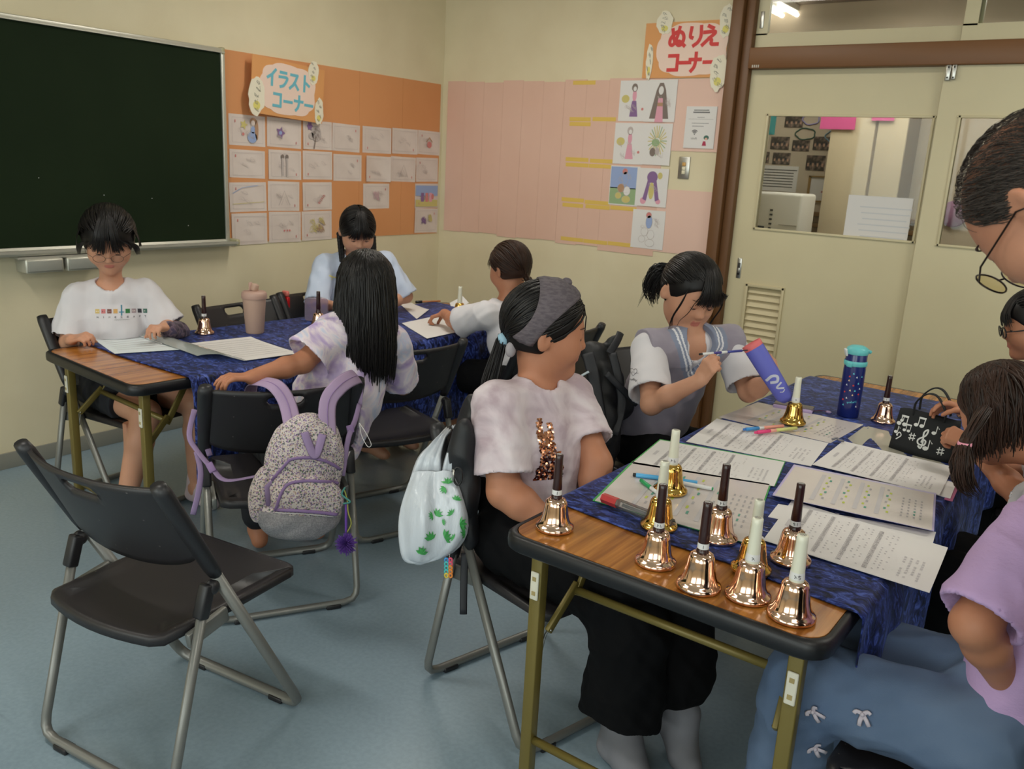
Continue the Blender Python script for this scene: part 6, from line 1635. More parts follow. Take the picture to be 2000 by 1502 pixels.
# ------------------------------------------------------------------ whole figures
class Person:
    def __init__(s, label, base, group=None):
        s.label = label; s.base = A(base, float); s.f = Field(.0042); s.group = group; s.lipfn = None; s.extra = []
    def torso(s, pel, chest, rs, ls, fwd, head, wide=1.0):
        s.pel, s.chest, s.rs, s.ls = [A(x, float) for x in (pel, chest, rs, ls)]; s.fwd = nrm(fwd); f = s.f
        s.nb = (s.rs + s.ls) / 2 + A([0, 0, .022]); lat = nrm(s.rs - s.ls); s.lat = lat; s.wide = wide
        up = nrm(s.nb - s.pel); fx = nrm(s.fwd - up * (s.fwd @ up)); s.up = up; s.fx = fx; w = wide
        wa = s.pel * .55 + s.chest * .45
        f.cap(s.pel, wa, .118 * w, .103 * w, .03, axis=fx, ratio=.72); f.cap(wa, s.chest, .103 * w, .116 * w, .03, axis=fx, ratio=.74); f.cap(s.chest, s.nb - up * .04, .116 * w, .085 * w, .03, axis=fx, ratio=.68)
        f.cap(s.rs - lat * .012, s.ls + lat * .012, .046, .046, .04)
        s.head = head
        nt = head.w((-.022, 0, -.055)); f.cap(s.nb - up * .02, nt, .043, .0395 * head.k, .025); head.add(f)
        return s
    def arm(s, sh, el, wr, r=(.043, .034, .0225), k=.02):
        s.f.chain([sh, el], [r[0], r[1]], k); e2 = A(el) + (A(wr) - A(el)) * .35; s.f.chain([el, e2, wr], [r[1], r[1] * .98, r[2]], .018); return s
    def leg(s, hip, kn, an, toe=None, r=(.078, .054, .034)):
        s.f.chain([hip, kn], [r[0], r[1]], .03); c = A(kn) + (A(an) - A(kn)) * .3; s.f.chain([kn, c, an], [r[1], r[1] * .98, r[2]], .02)
        if toe is not None:
            an = A(an, float); toe = A(toe, float); d = nrm((toe - an) * A([1, 1, .2])); heel = an - d * .03 + A([0, 0, -.035])
            s.f.cap(an, heel, r[2], .026, .02); s.f.cap(heel, toe, .026, .021, .02); s.f.cap(an + d * .02, toe - d * .03, r[2] * .9, .024, .03)
        return s
    def build(s, sk, skip_face=False, look=-.35, hairm=None):
        hd = s.head
        me = s.f.mesh('person', lambda P: hd.lipmask(P).astype(int))
        me.transform(Matrix.Translation(-Vector(s.base.tolist())))
        s.o = link('person', me, [sk, M_lip], loc=s.base, label=s.label, cat='person', group=s.group)
        if not skip_face: hd.faceparts(s.o, look=look, hm=hairm)
        return s.o
    def shirt(s, m, hem, slv, name='shirt', g=.016, sl_r=(.060, .066), neck=.056, seed=1, amp=.004, res=.005, hemw=None, extra=None, vneck=None, neckoff=0.0, mask=None, mats=None, mi=None):
        """hem = point on the spine line; slv = list of (shoulder, sleeve end)"""
        f = Field(res); w = s.wide; up, fx = s.up, s.fx; wa = s.pel * .55 + s.chest * .45
        r0 = hemw or .128 * w + g
        f.cap(A(hem, float) - up * .03, wa, r0, .112 * w + g, .03, axis=fx, ratio=.78); f.cap(wa, s.chest, .112 * w + g, .117 * w + g, .03, axis=fx, ratio=.78); f.cap(s.chest, s.nb - up * .045, .117 * w + g, .088 * w + g, .03, axis=fx, ratio=.74)
        R = .3; f.plane(hem, -up, .002, lo=A(hem) - up * .09 - A([R, R, .1]), hi=A(hem) - up * .09 + A([R, R, .1]))
        f.cap(A(hem) - up * .06, A(hem) + up * .02, r0 - .008, r0 - .03, .004, '-', axis=fx, ratio=.74)
        f.cap(s.rs - s.lat * .012, s.ls + s.lat * .012, .048 + g * .5, .048 + g * .5, .03)
        if extra: extra(f)
        for sh, en, *o in slv:
            a, b_ = o[0] if o else sl_r
            f.sleeve(sh, en, a, b_, .028)
        nt = s.head.w((-.02, 0, -.05)); f.cap(s.nb + fx * (.012 + neckoff) - up * .012, nt + fx * .02, neck * .9, neck * 1.05, .008, '-')
        if vneck: f.cap(s.nb + fx * .10 - up * vneck, s.nb + fx * .05 + up * .03, .012, .055, .006, '-')
        me = f.mesh(name, mi)
        crumple(me, amp, 26, seed, dirs=(1, 1, .7), mask=mask)
        crumple(me, amp * .4, 60, seed + 5, sharp=False)
        return link(name, me, mats or m, s.o, True)
    def cloth(s, name, m, fn, res=.005, seed=3, amp=.003, freq=30, mi=None):
        f = Field(res); fn(f); me = f.mesh(name, mi)
        if amp: crumple(me, amp, freq, seed); crumple(me, amp * .4, freq * 2.2, seed + 9, sharp=False)
        return link(name, me, m, s.o, True)
V3 = lambda *a: A(a, float)
M_blueshirt = mat('pale_blue_sweat', (190, 200, 220), .85, bump=(260, .2, .001)); 
M_tie1 = ramp_mat('pastel_tie_dye', [(.28, (160, 134, 190)), (.42, (196, 176, 208)), (.52, (228, 214, 220)), (.62, (196, 200, 222)), (.75, (222, 190, 206))], 6, 2.2, bump=.2)
M_tie2 = ramp_mat('mauve_cloud_dye', [(.36, (178, 158, 166)), (.5, (206, 190, 196)), (.62, (218, 206, 210))], 9, .6, bump=.2)
M_vest = mat('grey_lilac_vest', (150, 142, 154), .8, noise=(14, (140, 132, 146), .4, .65), bump=(420, .3, .001), sheen=.2)
M_vstripe = mat('vest_stripe_white', (224, 224, 230), .8); M_vrib = mat('vest_rib_blue_grey', (132, 140, 162), .8)
M_lilacshirt = mat('lilac_textured_cotton', (192, 160, 204), .85, bump=(90, .5, .003, (1, 1, 2.4)))
M_denim = mat('light_denim', (98, 116, 142), .85, noise=(5, (82, 102, 132), .35, .7), bump=(500, .4, .001))
MID = lambda a, b_, t: A(a) * (1 - t) + A(b_) * t

# ---- child in glasses (left)
p = Person('child in glasses and white T-shirt reading sheet music at the left table', (.64, -2.84, 0))
rs, ls = dep(150, 582, 3.56), dep(284, 574, 3.66); h = Head(dep(212, 470, 3.50), (.72, -.46, -.52), (.40, -.26, .88), 1.06)
p.torso((.60, -2.83, .50), (.612, -2.835, .74), rs, ls, (.82, -.57, 0), h)
re_, rw_ = dep(122, 668, 3.52), dep(132, 668, 3.42); le_, lw_ = dep(325, 648, 3.68), dep(322, 646, 3.56)
re_ = rs + nrm(V3(.15, -.35, -1.0)) * .19; rw_ = dep(140, 664, 3.43)
le_ = ls + nrm(V3(.55, .35, -.9)) * .17; lw_ = dep(322, 640, 3.56)
p.arm(rs, re_, rw_).arm(ls, le_, lw_)
hand(p.f, rw_, nrm(dep(172, 655, 3.40) - rw_), V3(.2, .5, -.9), 1, .92, (.75, .8, .85, .9), .05, (.45, .5, .35))
hand(p.f, lw_, nrm(dep(292, 640, 3.46) - lw_), V3(.1, -.4, -.9), -1, .92, (.7, .75, .85, .9), .05, (.5, .4, .4))
k1, k2 = V3(1.00, -2.93, .46), V3(1.03, -2.72, .46); a1, a2 = V3(.97, -3.03, .075), V3(.98, -2.70, .075)
p.leg((.62, -2.92, .50), k1, a1, (1.08, -3.05, .03)).leg((.62, -2.75, .50), k2, a2, (1.09, -2.70, .03))
p.build(M_skin)
p.shirt(M_white, V3(.60, -2.83, .47), [(rs, MID(rs, re_, .88), (.058, .075)), (ls, MID(ls, le_, .95), (.058, .072))], g=.022, neck=.058, seed=11, amp=.005)
p.cloth('shorts', M_navycloth, lambda f: (f.cap((.58, -2.83, .53), (.60, -2.83, .50), .125, .135, .02), f.cap((.60, -2.92, .505), MID((.62, -2.92, .50), k1, .62), .09, .085, .03), f.cap((.60, -2.75, .505), MID((.62, -2.75, .50), k2, .62), .09, .085, .03), f.plane(MID((.62, -2.83, .5), (k1 + k2) / 2, .62), (1, 0, 0), .002)))
for a, t in ((a1, (1.08, -3.05, .03)), (a2, (1.09, -2.70, .03))):
    p.cloth('sock', M_sockp, lambda f, a=a, t=t: (f.cap(a + V3(0, 0, .05), a + V3(-.03, 0, -.036), .040, .031, .02), f.cap(a + V3(-.03, 0, -.036), A(t), .031, .026, .02), f.cap(a + V3(.02, 0, 0), A(t) - V3(.03, 0, 0), .036, .028, .03)), res=.004, amp=.001)
hr = Hair(h, 21, .022).base(low=-.045).pony((-.108, .0, .0), 420, .0034, amax=130)
hr.bangs(-.065, .065, .020, 150, .0032, gap=(-.012, .016))
for y in (-1, 1):
    for k in range(9): hr.strand([h.w((.07, y * .075, .05)), h.w((.075 - .002 * k, y * (.09 + .002 * k), .02)), h.w((.06 - .003 * k, y * (.098 + .0015 * k), -.02 - .002 * k))], .0022)
    for k in range(10): hr.strand([h.w((.03, y * .09, .08)), h.w((.03 - .003 * k, y * .106, .03)), h.w((.02 - .003 * k, y * (.108 + .001 * k), -.012 - .002 * k))], .0024)
tw = h.w((-.112, 0, .0)); hr.tail([tw, tw + V3(-.03, .01, -.03), tw + V3(-.035, .01, -.12), tw + V3(-.02, .0, -.20)], 80, (.01, .022, .014))
hr.build(p.o)
def glasses(hd, person, m, lens=None, rr=.0215, oy=.0315, x=.106, z=-.006, rz=.017, r=.0011):
    parent = MB().tube(spline([hd.w((x, -oy + rr, z + .004)), hd.w((x + .004, 0, z + .007)), hd.w((x, oy - rr, z + .004))], 4), r, 6).build('glasses', m, person, True)
    for y in (-1, 1):
        P = [hd.w((x - .10 * max(0, abs(oy + rr * math.cos(a)) - .03), y * (oy + rr * math.cos(a)), z + rz * math.sin(a))) for a in np.linspace(0, 2 * PI, 28, endpoint=False)]
        MB().tube(P, r, 6, closed=True).build('glasses_rim', m, parent, True)
        MB().tube([hd.w((x - .003, y * (oy + rr), z + .005)), hd.w((x - .03, y * .078, z + .006)), hd.w((.0, y * .086, z + .008)), hd.w((-.02, y * .088, z - .006))], r, 6).build('glasses_temple', m, parent, True)
        MB().add(P, [list(range(28))]).build('glasses_lens', lens or M_glass, parent, True)
M_thin = mat('thin_brown_frame', (108, 84, 72), .3, .6)
glasses(h, p.o, M_thin, glass('lens', (246, 246, 246), .15))
# pixel row and letters on the T-shirt
sh = [c for c in p.o.children if c.name.startswith('shirt')][0]; bv = bvh_of(sh)
o_ = dep(232, 612, 3.45); u = nrm(p.rs - p.ls) * -1.0; fz = nrm(V3(.82, -.57, .1)); u = nrm(np.cross(V3(0, 0, 1), fz)); v = np.cross(fz, u)
pl = []; cols = [5, 1, 2, 3, 4, 6, 7, 8, 9]
for k in range(9):
    x = (k - 4) * .0225
    if k == 4: pl += strokequads([(x, -.016), (x, .024)], .005, 4) + strokequads([(x - .008, -.004), (x + .008, -.004)], .004, 4)
    else:
        pl.append((((x - .008, -.009), (x + .008, -.009), (x + .008, .009), (x - .008, .009)), cols[k]))
        for j in range(2): pl.append((((x - .005 + j * .006, -.003), (x - .001 + j * .006, -.003), (x - .001 + j * .006, .002), (x - .005 + j * .006, .002)), 8 if k % 2 else 0))
LET = {'M': [[(0, 0), (0, 1), (.5, .4), (1, 1), (1, 0)]], 'I': [[(.5, 0), (.5, 1)]], 'N': [[(0, 0), (0, 1), (1, 0), (1, 1)]], 'E': [[(1, 0), (0, 0), (0, 1), (1, 1)], [(0, .5), (.8, .5)]], 'C': [[(1, 1), (0, 1), (0, 0), (1, 0)]], 'R': [[(0, 0), (0, 1), (1, 1), (1, .5), (0, .5), (1, 0)]], 'A': [[(0, 0), (.5, 1), (1, 0)], [(.2, .4), (.8, .4)]], 'F': [[(0, 0), (0, 1), (1, 1)], [(0, .5), (.8, .5)]], 'T': [[(.5, 0), (.5, 1)], [(0, 1), (1, 1)]]}
for k, ch in enumerate('MINECRAFT'):
    for st in LET[ch]: pl += strokequads([((k - 4) * .0225 - .0025 + a * .005, -.027 + b_ * .0065) for a, b_ in st], .0015, 8)
pl += strokequads(spline([(-.028 + .004 * k, -.036 + .002 * (k % 2)) for k in range(15)], 3), .0009, 10)
pm = [mat('px_%d' % i, c, .7) for i, c in enumerate([(230, 220, 210), (206, 120, 120), (120, 76, 70), (204, 160, 96), (64, 128, 150), (206, 180, 110), (46, 116, 60), (160, 140, 146), (52, 50, 58), (62, 104, 92), (110, 120, 110)])]
decal(bv, pl, o_, u, v, .0015, .6, .004).build('shirt_print', pm, sh, True)
# plaid cloth round the left forearm
p.cloth('plaid_cuff', ramp_mat('dark_plaid', [(.4, (52, 40, 56)), (.55, (110, 90, 104)), (.6, (70, 60, 84))], 30), lambda f: f.cap(lw_ + V3(.0, .02, -.012), MID(lw_, le_, .9) + V3(.02, .03, -.02), .034, .045, .01), amp=.003, freq=50)

# ---- child with braids
p = Person('child with two braids in a pale blue top behind the left table', (.66, -1.64, 0))
rs, ls = dep(634, 520, 4.46), dep(752, 514, 4.56); h = Head(dep(698, 452, 4.40), (.72, -.48, -.50), (.42, -.28, .86), 1.02)
p.torso((.68, -1.60, .50), (.70, -1.6, .76), rs, ls, (.8, -.6, 0), h)
re_ = dep(618, 596, 4.34); rw_ = dep(655, 598, 4.22); le_ = ls + V3(.10, .06, -.17); lw_ = V3(.95, -1.60, .745)
p.arm(rs, re_, rw_).arm(ls, le_, lw_)
hand(p.f, rw_, nrm(V3(.75, .25, -.25)), V3(.0, .1, -1), 1, .92, (.5, .55, .6, .65)); hand(p.f, lw_, V3(.5, -.8, -.1), V3(0, 0, -1), -1, .92)
p.leg((.68, -1.7, .5), (1.06, -1.72, .47), (1.06, -1.74, .075), (1.18, -1.74, .03)).leg((.68, -1.52, .5), (1.06, -1.52, .47), (1.06, -1.52, .075), (1.18, -1.52, .03))
p.build(M_skin)
p.shirt(M_blueshirt, V3(.68, -1.60, .48), [(rs, MID(rs, re_, .97), (.058, .066)), (ls, MID(ls, le_, 1.0), (.058, .066))], g=.022, seed=31, amp=.005)
p.cloth('shorts', M_navycloth, lambda f: (f.cap((.66, -1.6, .53), (.68, -1.6, .5), .12, .13, .02), f.cap((.68, -1.7, .505), (1.0, -1.72, .48), .09, .08, .03), f.cap((.68, -1.52, .505), (1.0, -1.52, .48), .09, .08, .03)), res=.007)
hr = Hair(h, 5, .010).base(low=-.05)
hr.curtain(-150, -60, .0, 1, .001)
hr.P = []; hr.Rd = []
for sd in (-1, 1):
    tie = A([-.03, sd * .082, -.045]); dt = nrm(tie - A([-.010, 0, .028]))
    for i in range(170):
        x = hr.r.uniform(-.9, .9); d0 = nrm(A([x, sd * .03, .75 - .35 * max(0, x)])); pth = hr.arcpath(d0, dt + hr.r.normal(size=3) * .08, hr.r.uniform(-.001, .003)); pth[-1] = h.w(tie + hr.r.normal(size=3) * .004); hr.put(pth, .003, .002)
    b0 = h.w(tie)
    for k in range(9):          # plaited lobes
        c = b0 + V3(.010, -.004, -.017 * k) + V3(.002 * k, 0, 0)
        for q in (-1, 1): hr.f.ell(c + h.L * q * .0075 + V3(0, 0, -.006 * q), (.0125 - .0005 * k, .0125 - .0005 * k, .013), None, .004)
hr.bangs(-.062, .062, .022, 130, .0030, gap=(-.008, .012))
hr.build(p.o)
zz = [MB().tube([MID(rs, ls, .5) + p.fx * .105 + V3(0, 0, .03 - .03 * k) for k in range(4)], .002, 6)]; zz[0].build('zip', M_steel, p.o, True)
bv = bvh_of([c for c in p.o.children if c.name.startswith('shirt')][0])
o_ = dep(652, 542, 4.36); fz = nrm(V3(.8, -.6, .1)); u = nrm(np.cross(V3(0, 0, 1), fz)); v = np.cross(fz, u)
decal(bv, strokequads(spline([(-.02, .008), (-.005, .002), (.012, -.002), (.03, -.006)], 4), .006) + strokequads([(-.004, .001), (-.008, -.012)], .004), o_, u, v, .0015, .6, .004).build('shirt_print', M_cuty, p.o, True)

# ---- long haired child seen from behind
p = Person('child with long black hair and pastel tie-dye shirt, arm along the chair back', (1.87, -2.86, 0))
rs, ls = dep(768, 668, 3.02), dep(652, 652, 2.90); h = Head(dep(716, 566, 2.95), (-.55, .80, -.18), (-.1, .1, 1), 1.04)
p.torso((1.88, -2.84, .50), (1.935, -2.75, .73), rs, ls, (-.62, .78, 0), h)
le_ = dep(592, 708, 2.83); lw_ = dep(492, 737, 2.705); re_ = rs + V3(-.06, .12, -.19); rw_ = re_ + V3(-.18, .06, .02)
p.arm(rs, re_, rw_).arm(ls, le_, lw_, r=(.042, .034, .024))
hand(p.f, lw_, nrm(dep(430, 738, 2.655) - lw_), V3(0, .1, -1), -1, .95, (.35, .5, .55, .5), .10, (.5, .1, .3)); hand(p.f, rw_, V3(-.9, .3, 0), V3(0, 0, -1), 1, .92)
p.leg((1.84, -2.92, .5), (1.5, -2.78, .47), (1.52, -2.8, .075), (1.42, -2.74, .03)).leg((1.9, -2.78, .5), (1.6, -2.58, .47), (1.62, -2.6, .075), (1.5, -2.55, .03))
p.build(M_skin2)
p.shirt(M_tie1, V3(1.89, -2.83, .52), [(rs, MID(rs, re_, .9)), (ls, MID(ls, le_, .86), (.064, .088))], g=.026, seed=41, amp=.007)
p.cloth('trousers', M_navycloth, lambda f: (f.cap((1.87, -2.86, .53), (1.87, -2.85, .5), .12, .13, .02), f.chain([(1.84, -2.92, .5), (1.5, -2.78, .48), (1.52, -2.8, .14)], [.09, .072, .06], .03), f.chain([(1.9, -2.78, .5), (1.6, -2.58, .48), (1.62, -2.6, .14)], [.09, .072, .06], .03)), res=.007)
hr = Hair(h, 9, .013).base(low=-.06)
tgt = h.w((-.05, -.055, -.3))
hr.curtain(75, 285, .33, 640, .0034, start=(-.05, .0, 1), out=.02, inward=tgt, spread=.24, jitter=.03)
hr.curtain(110, 250, .31, 300, .0034, start=(-.3, .0, 1), out=.03, inward=tgt, spread=.18, jitter=.03)
hr.curtain(60, 300, .12, 160, .0034, start=(.2, 0, 1), out=.012, inward=tgt, spread=.2)
c0 = h.w((-.055, 0, -.04)); hr.f.chain([c0, c0 + V3(-.005, -.0, -.1), c0 + V3(.01, .005, -.2)], [.066, .055, .034], .03)
hr.build(p.o)

# ---- white shirted child at the far end
p = Person('child in white with tied brown hair pointing at sheets on the left table', (1.80, -1.46, 0))
rs, ls = dep(1010, 612, 4.16), dep(945, 616, 3.98); h = Head(dep(996, 524, 4.05), (-.93, .22, -.2), (-.15, 0, 1), 1.02)
p.torso((1.80, -1.48, .5), (1.76, -1.48, .70), rs, ls, (-1, .15, 0), h)
le_ = dep(893, 632, 4.06); lw_ = dep(868, 612, 4.22); re_ = rs + V3(-.16, .06, -.12); rw_ = re_ + V3(-.17, -.03, -.01)
p.arm(rs, re_, rw_).arm(ls, le_, lw_)
hand(p.f, lw_, nrm(V3(-.8, -.25, -.35)), V3(0, 0, -1), -1, .95, (.25, .6, .7, .8), .08, (.4, .4, .3)); hand(p.f, rw_, V3(-1, 0, 0), V3(0, 0, -1), 1, .92)
p.leg((1.8, -1.58, .5), (1.45, -1.56, .47), (1.46, -1.56, .075), (1.36, -1.56, .03)).leg((1.8, -1.4, .5), (1.45, -1.4, .47), (1.46, -1.4, .075), (1.36, -1.4, .03))
p.build(M_skin2)
p.shirt(M_white, V3(1.81, -1.48, .52), [(rs, MID(rs, re_, .8)), (ls, MID(ls, le_, .92), (.060, .075))], g=.022, seed=51, amp=.005)
p.cloth('shorts', M_blackcloth, lambda f: (f.cap((1.8, -1.48, .55), (1.8, -1.48, .5), .13, .14, .02), f.cap((1.8, -1.58, .505), (1.5, -1.57, .49), .095, .085, .03), f.cap((1.8, -1.4, .505), (1.5, -1.4, .49), .095, .085, .03)), res=.006)
hr = Hair(h, 15, .011).base(low=-.05).pony((-.10, .0, -.045), 380, .0030, amax=150)
hr.bangs(-.06, .06, .02, 60); tw = h.w((-.104, 0, -.048)); hr.tail([tw, tw + V3(.03, -.01, -.02), tw + V3(.03, -.01, -.07)], 60, (.012, .02, .012))
hr.build(p.o, M_hairb, M_hairb2)

# ---- child with headband
p = Person('child with a grey headband and copper sequin shirt looking away, near end of right table', (2.85, -2.85, 0))
rs, ls = dep(970, 792, 2.27), dep(1112, 774, 2.46); h = Head(dep(1066, 648, 2.35), (.70, .62, -.12), (.02, .05, 1), 1.09)
p.torso((2.83, -2.87, .50), (2.835, -2.865, .73), rs, ls, (.93, -.22, 0), h, 1.04)
re_ = dep(985, 960, 2.235); rw_ = V3(2.99, -3.02, .61); le_ = dep(1165, 905, 2.36); lw_ = V3(3.0, -2.84, .60)
p.arm(rs, re_, rw_, (.05, .044, .03)).arm(ls, le_, lw_, (.05, .042, .029))
hand(p.f, rw_, nrm(V3(.6, .7, -.15)), V3(0, .1, -1), 1, .95, (.5, .55, .6, .65)); hand(p.f, lw_, nrm(V3(.3, -.9, -.1)), V3(0, 0, -1), -1, .95)
k1, k2 = V3(3.24, -3.02, .48), V3(3.27, -2.82, .48); a1, a2 = V3(3.235, -3.0, .085), V3(3.325, -2.86, .13)
p.leg((2.86, -2.96, .5), k1, a1, (3.34, -3.07, .03)).leg((2.88, -2.80, .5), k2, a2, (3.40, -2.93, .035))
p.build(M_skin2)
sh = p.shirt(M_tie2, V3(2.83, -2.87, .545), [(rs, MID(rs, re_, .80), (.066, .080)), (ls, MID(ls, le_, .72), (.066, .074))], g=.02, neck=.056, seed=61, amp=.004, neckoff=.004)
def pants(f):
    f.cap((2.82, -2.87, .54), (2.84, -2.87, .50), .15, .155, .02)
    f.chain([(2.84, -2.97, .51), k1 + V3(-.03, 0, .0), k1 + V3(.0, .0, -.08), a1 + V3(-.005, .0, .07)], [.105, .092, .092, .108], .03)
    f.chain([(2.86, -2.79, .51), k2 + V3(-.03, 0, .0), k2 + V3(.0, 0, -.08), a2 + V3(-.02, .01, .11)], [.105, .092, .09, .10], .03)
    f.plane(V3(3.2, -2.93, .125), (0.0, -.25, -1), .002)
p.cloth('trousers', M_blackcloth, pants, amp=.006, freq=24)
for a, t in ((a1, V3(3.34, -3.07, .03)), (a2, V3(3.40, -2.93, .035))):
    p.cloth('sock', M_sock, lambda f, a=a, t=t: (f.cap(a + V3(0, 0, .15), a + V3(-.025, .01, -.045), .054, .039, .02), f.cap(a + V3(-.025, .01, -.045), t, .039, .031, .02), f.cap(a + V3(.02, -.01, 0), t - V3(.03, -.02, 0), .045, .034, .03)), res=.004, amp=.001)
hr = Hair(h, 17, .013).base(low=-.05).pony((-.102, -.012, -.028), 420, .0032, amax=150, hl=[30, 26, 10, -8, -20, -40, -48])
tw = h.w((-.108, -.014, -.034)); hr.tail([tw, dep(958, 742, 2.34), dep(944, 785, 2.34), dep(922, 825, 2.34), dep(890, 856, 2.34)], 150, (.012, .021, .020, .012, .006), .003)
hair5 = hr.build(p.o)
M_hb = mat('grey_linen_band', (104, 95, 100), .9, noise=(60, (86, 78, 84), .4, .62, (1, 1, 3)), bump=(70, .6, .003, (1, 1, 2.5)))
# headband: a wide soft band over the head and behind the ears
V = []; nb_ = 40; nw = 9
for i in range(nb_ + 1):
    a = -2.18 + 4.36 * i / nb_
    for j in range(nw):
        t = (j / (nw - 1) - .5); wd = .040 + .045 * math.cos(a) ** 2; tiltx = .042 * math.cos(a) + .01
        y = math.sin(a); z = math.cos(a)
        d = nrm(A([t * wd * 14 + .30 * z - .55 * (1 - z) * .6, y, z * .95 - .06]))
        V.append(h.w(hr.rad(d, .0045 + .004 * (1 - (2 * t) ** 2) + .0012 * math.sin(j * 2.2 + a * 3))))
Q = [[i * nw + j, (i + 1) * nw + j, (i + 1) * nw + j + 1, i * nw + j + 1] for i in range(nb_) for j in range(nw - 1)]
hbo = o = link('headband', np_mesh('headband', A(V), A(Q)), M_hb, p.o, True); md = o.modifiers.new('thick', 'SOLIDIFY'); md.thickness = .003
kn_ = h.w(hr.rad(nrm(A([.36, 0, .95])), .008)); MB().sphere(kn_, .017 * 1.1, sc=(1.3, .8, .7), R=np.stack([h.L, h.F, h.U], 1)).build('headband_knot', M_hb, hbo, True)
kn2 = h.w((-.085, -.04, -.052)); MB().sphere(kn2, .018, sc=(.8, .9, 1.2)).build('headband_end', mat('pale_grey_band', (160, 154, 158), .9), hbo, True)
MB().tube([tw + V3(.010, .006, .006), tw + V3(.004, .002, 0), tw - V3(.004, .002, .004)], [.017, .019, .017], 14).build('hair_tie', mat('sky_hair_tie', (150, 186, 206), .6), hair5, True)
MB().tube([p.nb + p.lat * .050 - p.fx * .02 + V3(0, 0, .026), p.nb + p.lat * .058 + p.fx * .02 + V3(0, 0, .012), p.nb + p.lat * .045 + p.fx * .07 + V3(0, 0, -.02)], .009, 8, flat=.35).build('camisole_strap', M_blackcloth, p.o, True)
# sequins: patch of little copper discs
bv = bvh_of(sh); M_seq = mat('copper_sequin', (206, 142, 108), .18, 1.0); mb = MB(); fz = nrm(V3(.90, -.40, .12)); u = nrm(np.cross(V3(0, 0, 1), fz)); v = np.cross(fz, u); o_ = dep(1106, 903, 2.2)
def inseq(x, y): 
    return (abs(x + .006) < .022 and .01 < y < .062) or (abs(x - .004 - y * .1) < .028 and -.03 < y <= .012) or (abs(x) < .04 and -.065 < y <= -.028) or (abs(x + .018 - (y - .06) * .1) < .007 and .06 <= y < .10) or (abs(x - .012) < .006 and .06 <= y < .085)
for i in range(-14, 15):
    for j in range(-15, 24):
        x, y = i * .0044 + (j % 2) * .0022, j * .0044
        if not inseq(x, y) or rnd.random() < .12: continue
        q = o_ + x * u + y * v + fz * .25; hit = bv.ray_cast(Vector(q), Vector(-fz), .7)
        if hit[0] is None: continue
        n_ = nrm(A(hit[1]) + A([rnd.gauss(0, .22) for _ in range(3)])); 
        if n_ @ fz < 0: n_ = -n_
        d1, d2, d3 = basis(n_); c = A(hit[0]) + A(hit[1]) * .0016
        mb.add([c + .0034 * (math.cos(a) * d2 + math.sin(a) * d3) for a in np.linspace(0, 2 * PI, 8)[:-1]], [list(range(7))])
o = mb.build('sequin_patch', M_seq, sh, True); o['kind'] = 'stuff'

# ---- child in the grey vest
p = Person('child in a grey vest over white sleeves poking a pen into a blue pencil case', (2.66, -1.86, 0))
rs, ls = dep(1266, 682, 3.02), dep(1424, 672, 3.14); h = Head(dep(1346, 572, 3.04), (.74, -.42, -.46), (.36, -.10, .92), 1.09)
p.torso((2.67, -1.87, .50), (2.75, -1.88, .74), rs, ls, (.86, -.5, 0), h)
re_ = dep(1272, 790, 2.88); rw_ = dep(1368, 742, 2.76); le_ = dep(1462, 766, 3.06); lw_ = dep(1512, 742, 2.92)
p.arm(rs, re_, rw_).arm(ls, le_, lw_)
rtip = dep(1388, 690, 2.70)
hand(p.f, rw_, nrm(dep(1392, 706, 2.71) - rw_), V3(.1, .75, -.1), 1, .95, (.75, .85, .95, 1.0), .03, (.35, .6, .3))
hand(p.f, lw_, nrm(dep(1512, 705, 2.88) - lw_), nrm(V3(-.75, -.45, -.1)), -1, .95, (.55, .6, .62, .6), .08, (.55, .5, .35))
k1, k2 = V3(3.05, -2.02, .47), V3(3.06, -1.82, .47)
p.leg((2.70, -1.94, .49), k1, (3.05, -2.0, .075), (3.16, -2.04, .03), (.064, .052, .034)).leg((2.70, -1.78, .49), k2, (3.06, -1.8, .075), (3.18, -1.82, .03), (.064, .052, .034))
p.build(M_skin, look=-.5)
p.shirt(M_white, V3(2.68, -1.86, .56), [(rs, MID(rs, re_, .82), (.060, .074)), (ls, MID(ls, le_, .84), (.060, .070))], g=.006, neck=.054, neckoff=.016, seed=71, amp=.003, name='undershirt')
# vest: sleeveless shell with a V neck
up, fx = p.up, p.fx
def vest(f):
    wa = p.pel * .55 + p.chest * .45; g = .030
    f.cap(V3(2.66, -1.86, .50), wa, .148, .112 + g, .03, axis=fx, ratio=.82); f.cap(wa, p.chest, .112 + g, .115 + g, .03, axis=fx, ratio=.8); f.cap(p.chest, p.nb - up * .045, .115 + g, .09 + g, .03, axis=fx, ratio=.74)
    f.band(p.rs, p.ls, .072, .020)
    f.cap(p.nb - up * .02, h.w((-.02, 0, -.05)), .058, .07, .006, '-')
    for t in np.linspace(0, 1, 6): f.cap(p.nb + fx * .04 + up * .03 - up * .10 * t, p.nb + fx * .2 + up * .03 - up * .115 * t, .054 * (1 - t) + .005, .054 * (1 - t) + .005, .004, '-')
    f.plane(V3(2.66, -1.86, .475), -up, .002)
def vmi(P):
    q = P - p.nb; b_ = q @ p.lat; dn = -(q @ up) + .03; fr = q @ fx
    edge = .054 * (1 - np.clip(dn / .105, 0, 1)) + .004; d = (np.abs(b_) - edge) * .8; ok = (fr > .0) & (dn < .16)
    m_ = np.zeros(len(P), int); d2 = np.where(dn > .105, np.sqrt(b_ ** 2 + (dn - .105) ** 2) * .9, d)
    m_[ok & (d2 < .044)] = 2; m_[ok & (d2 > .010) & (d2 < .0165)] = 1; m_[ok & (d2 > .023) & (d2 < .0295)] = 1
    return m_
p.cloth('vest', [M_vest, M_vstripe, M_vrib], vest, res=.0036, amp=.005, freq=22, seed=77, mi=vmi)
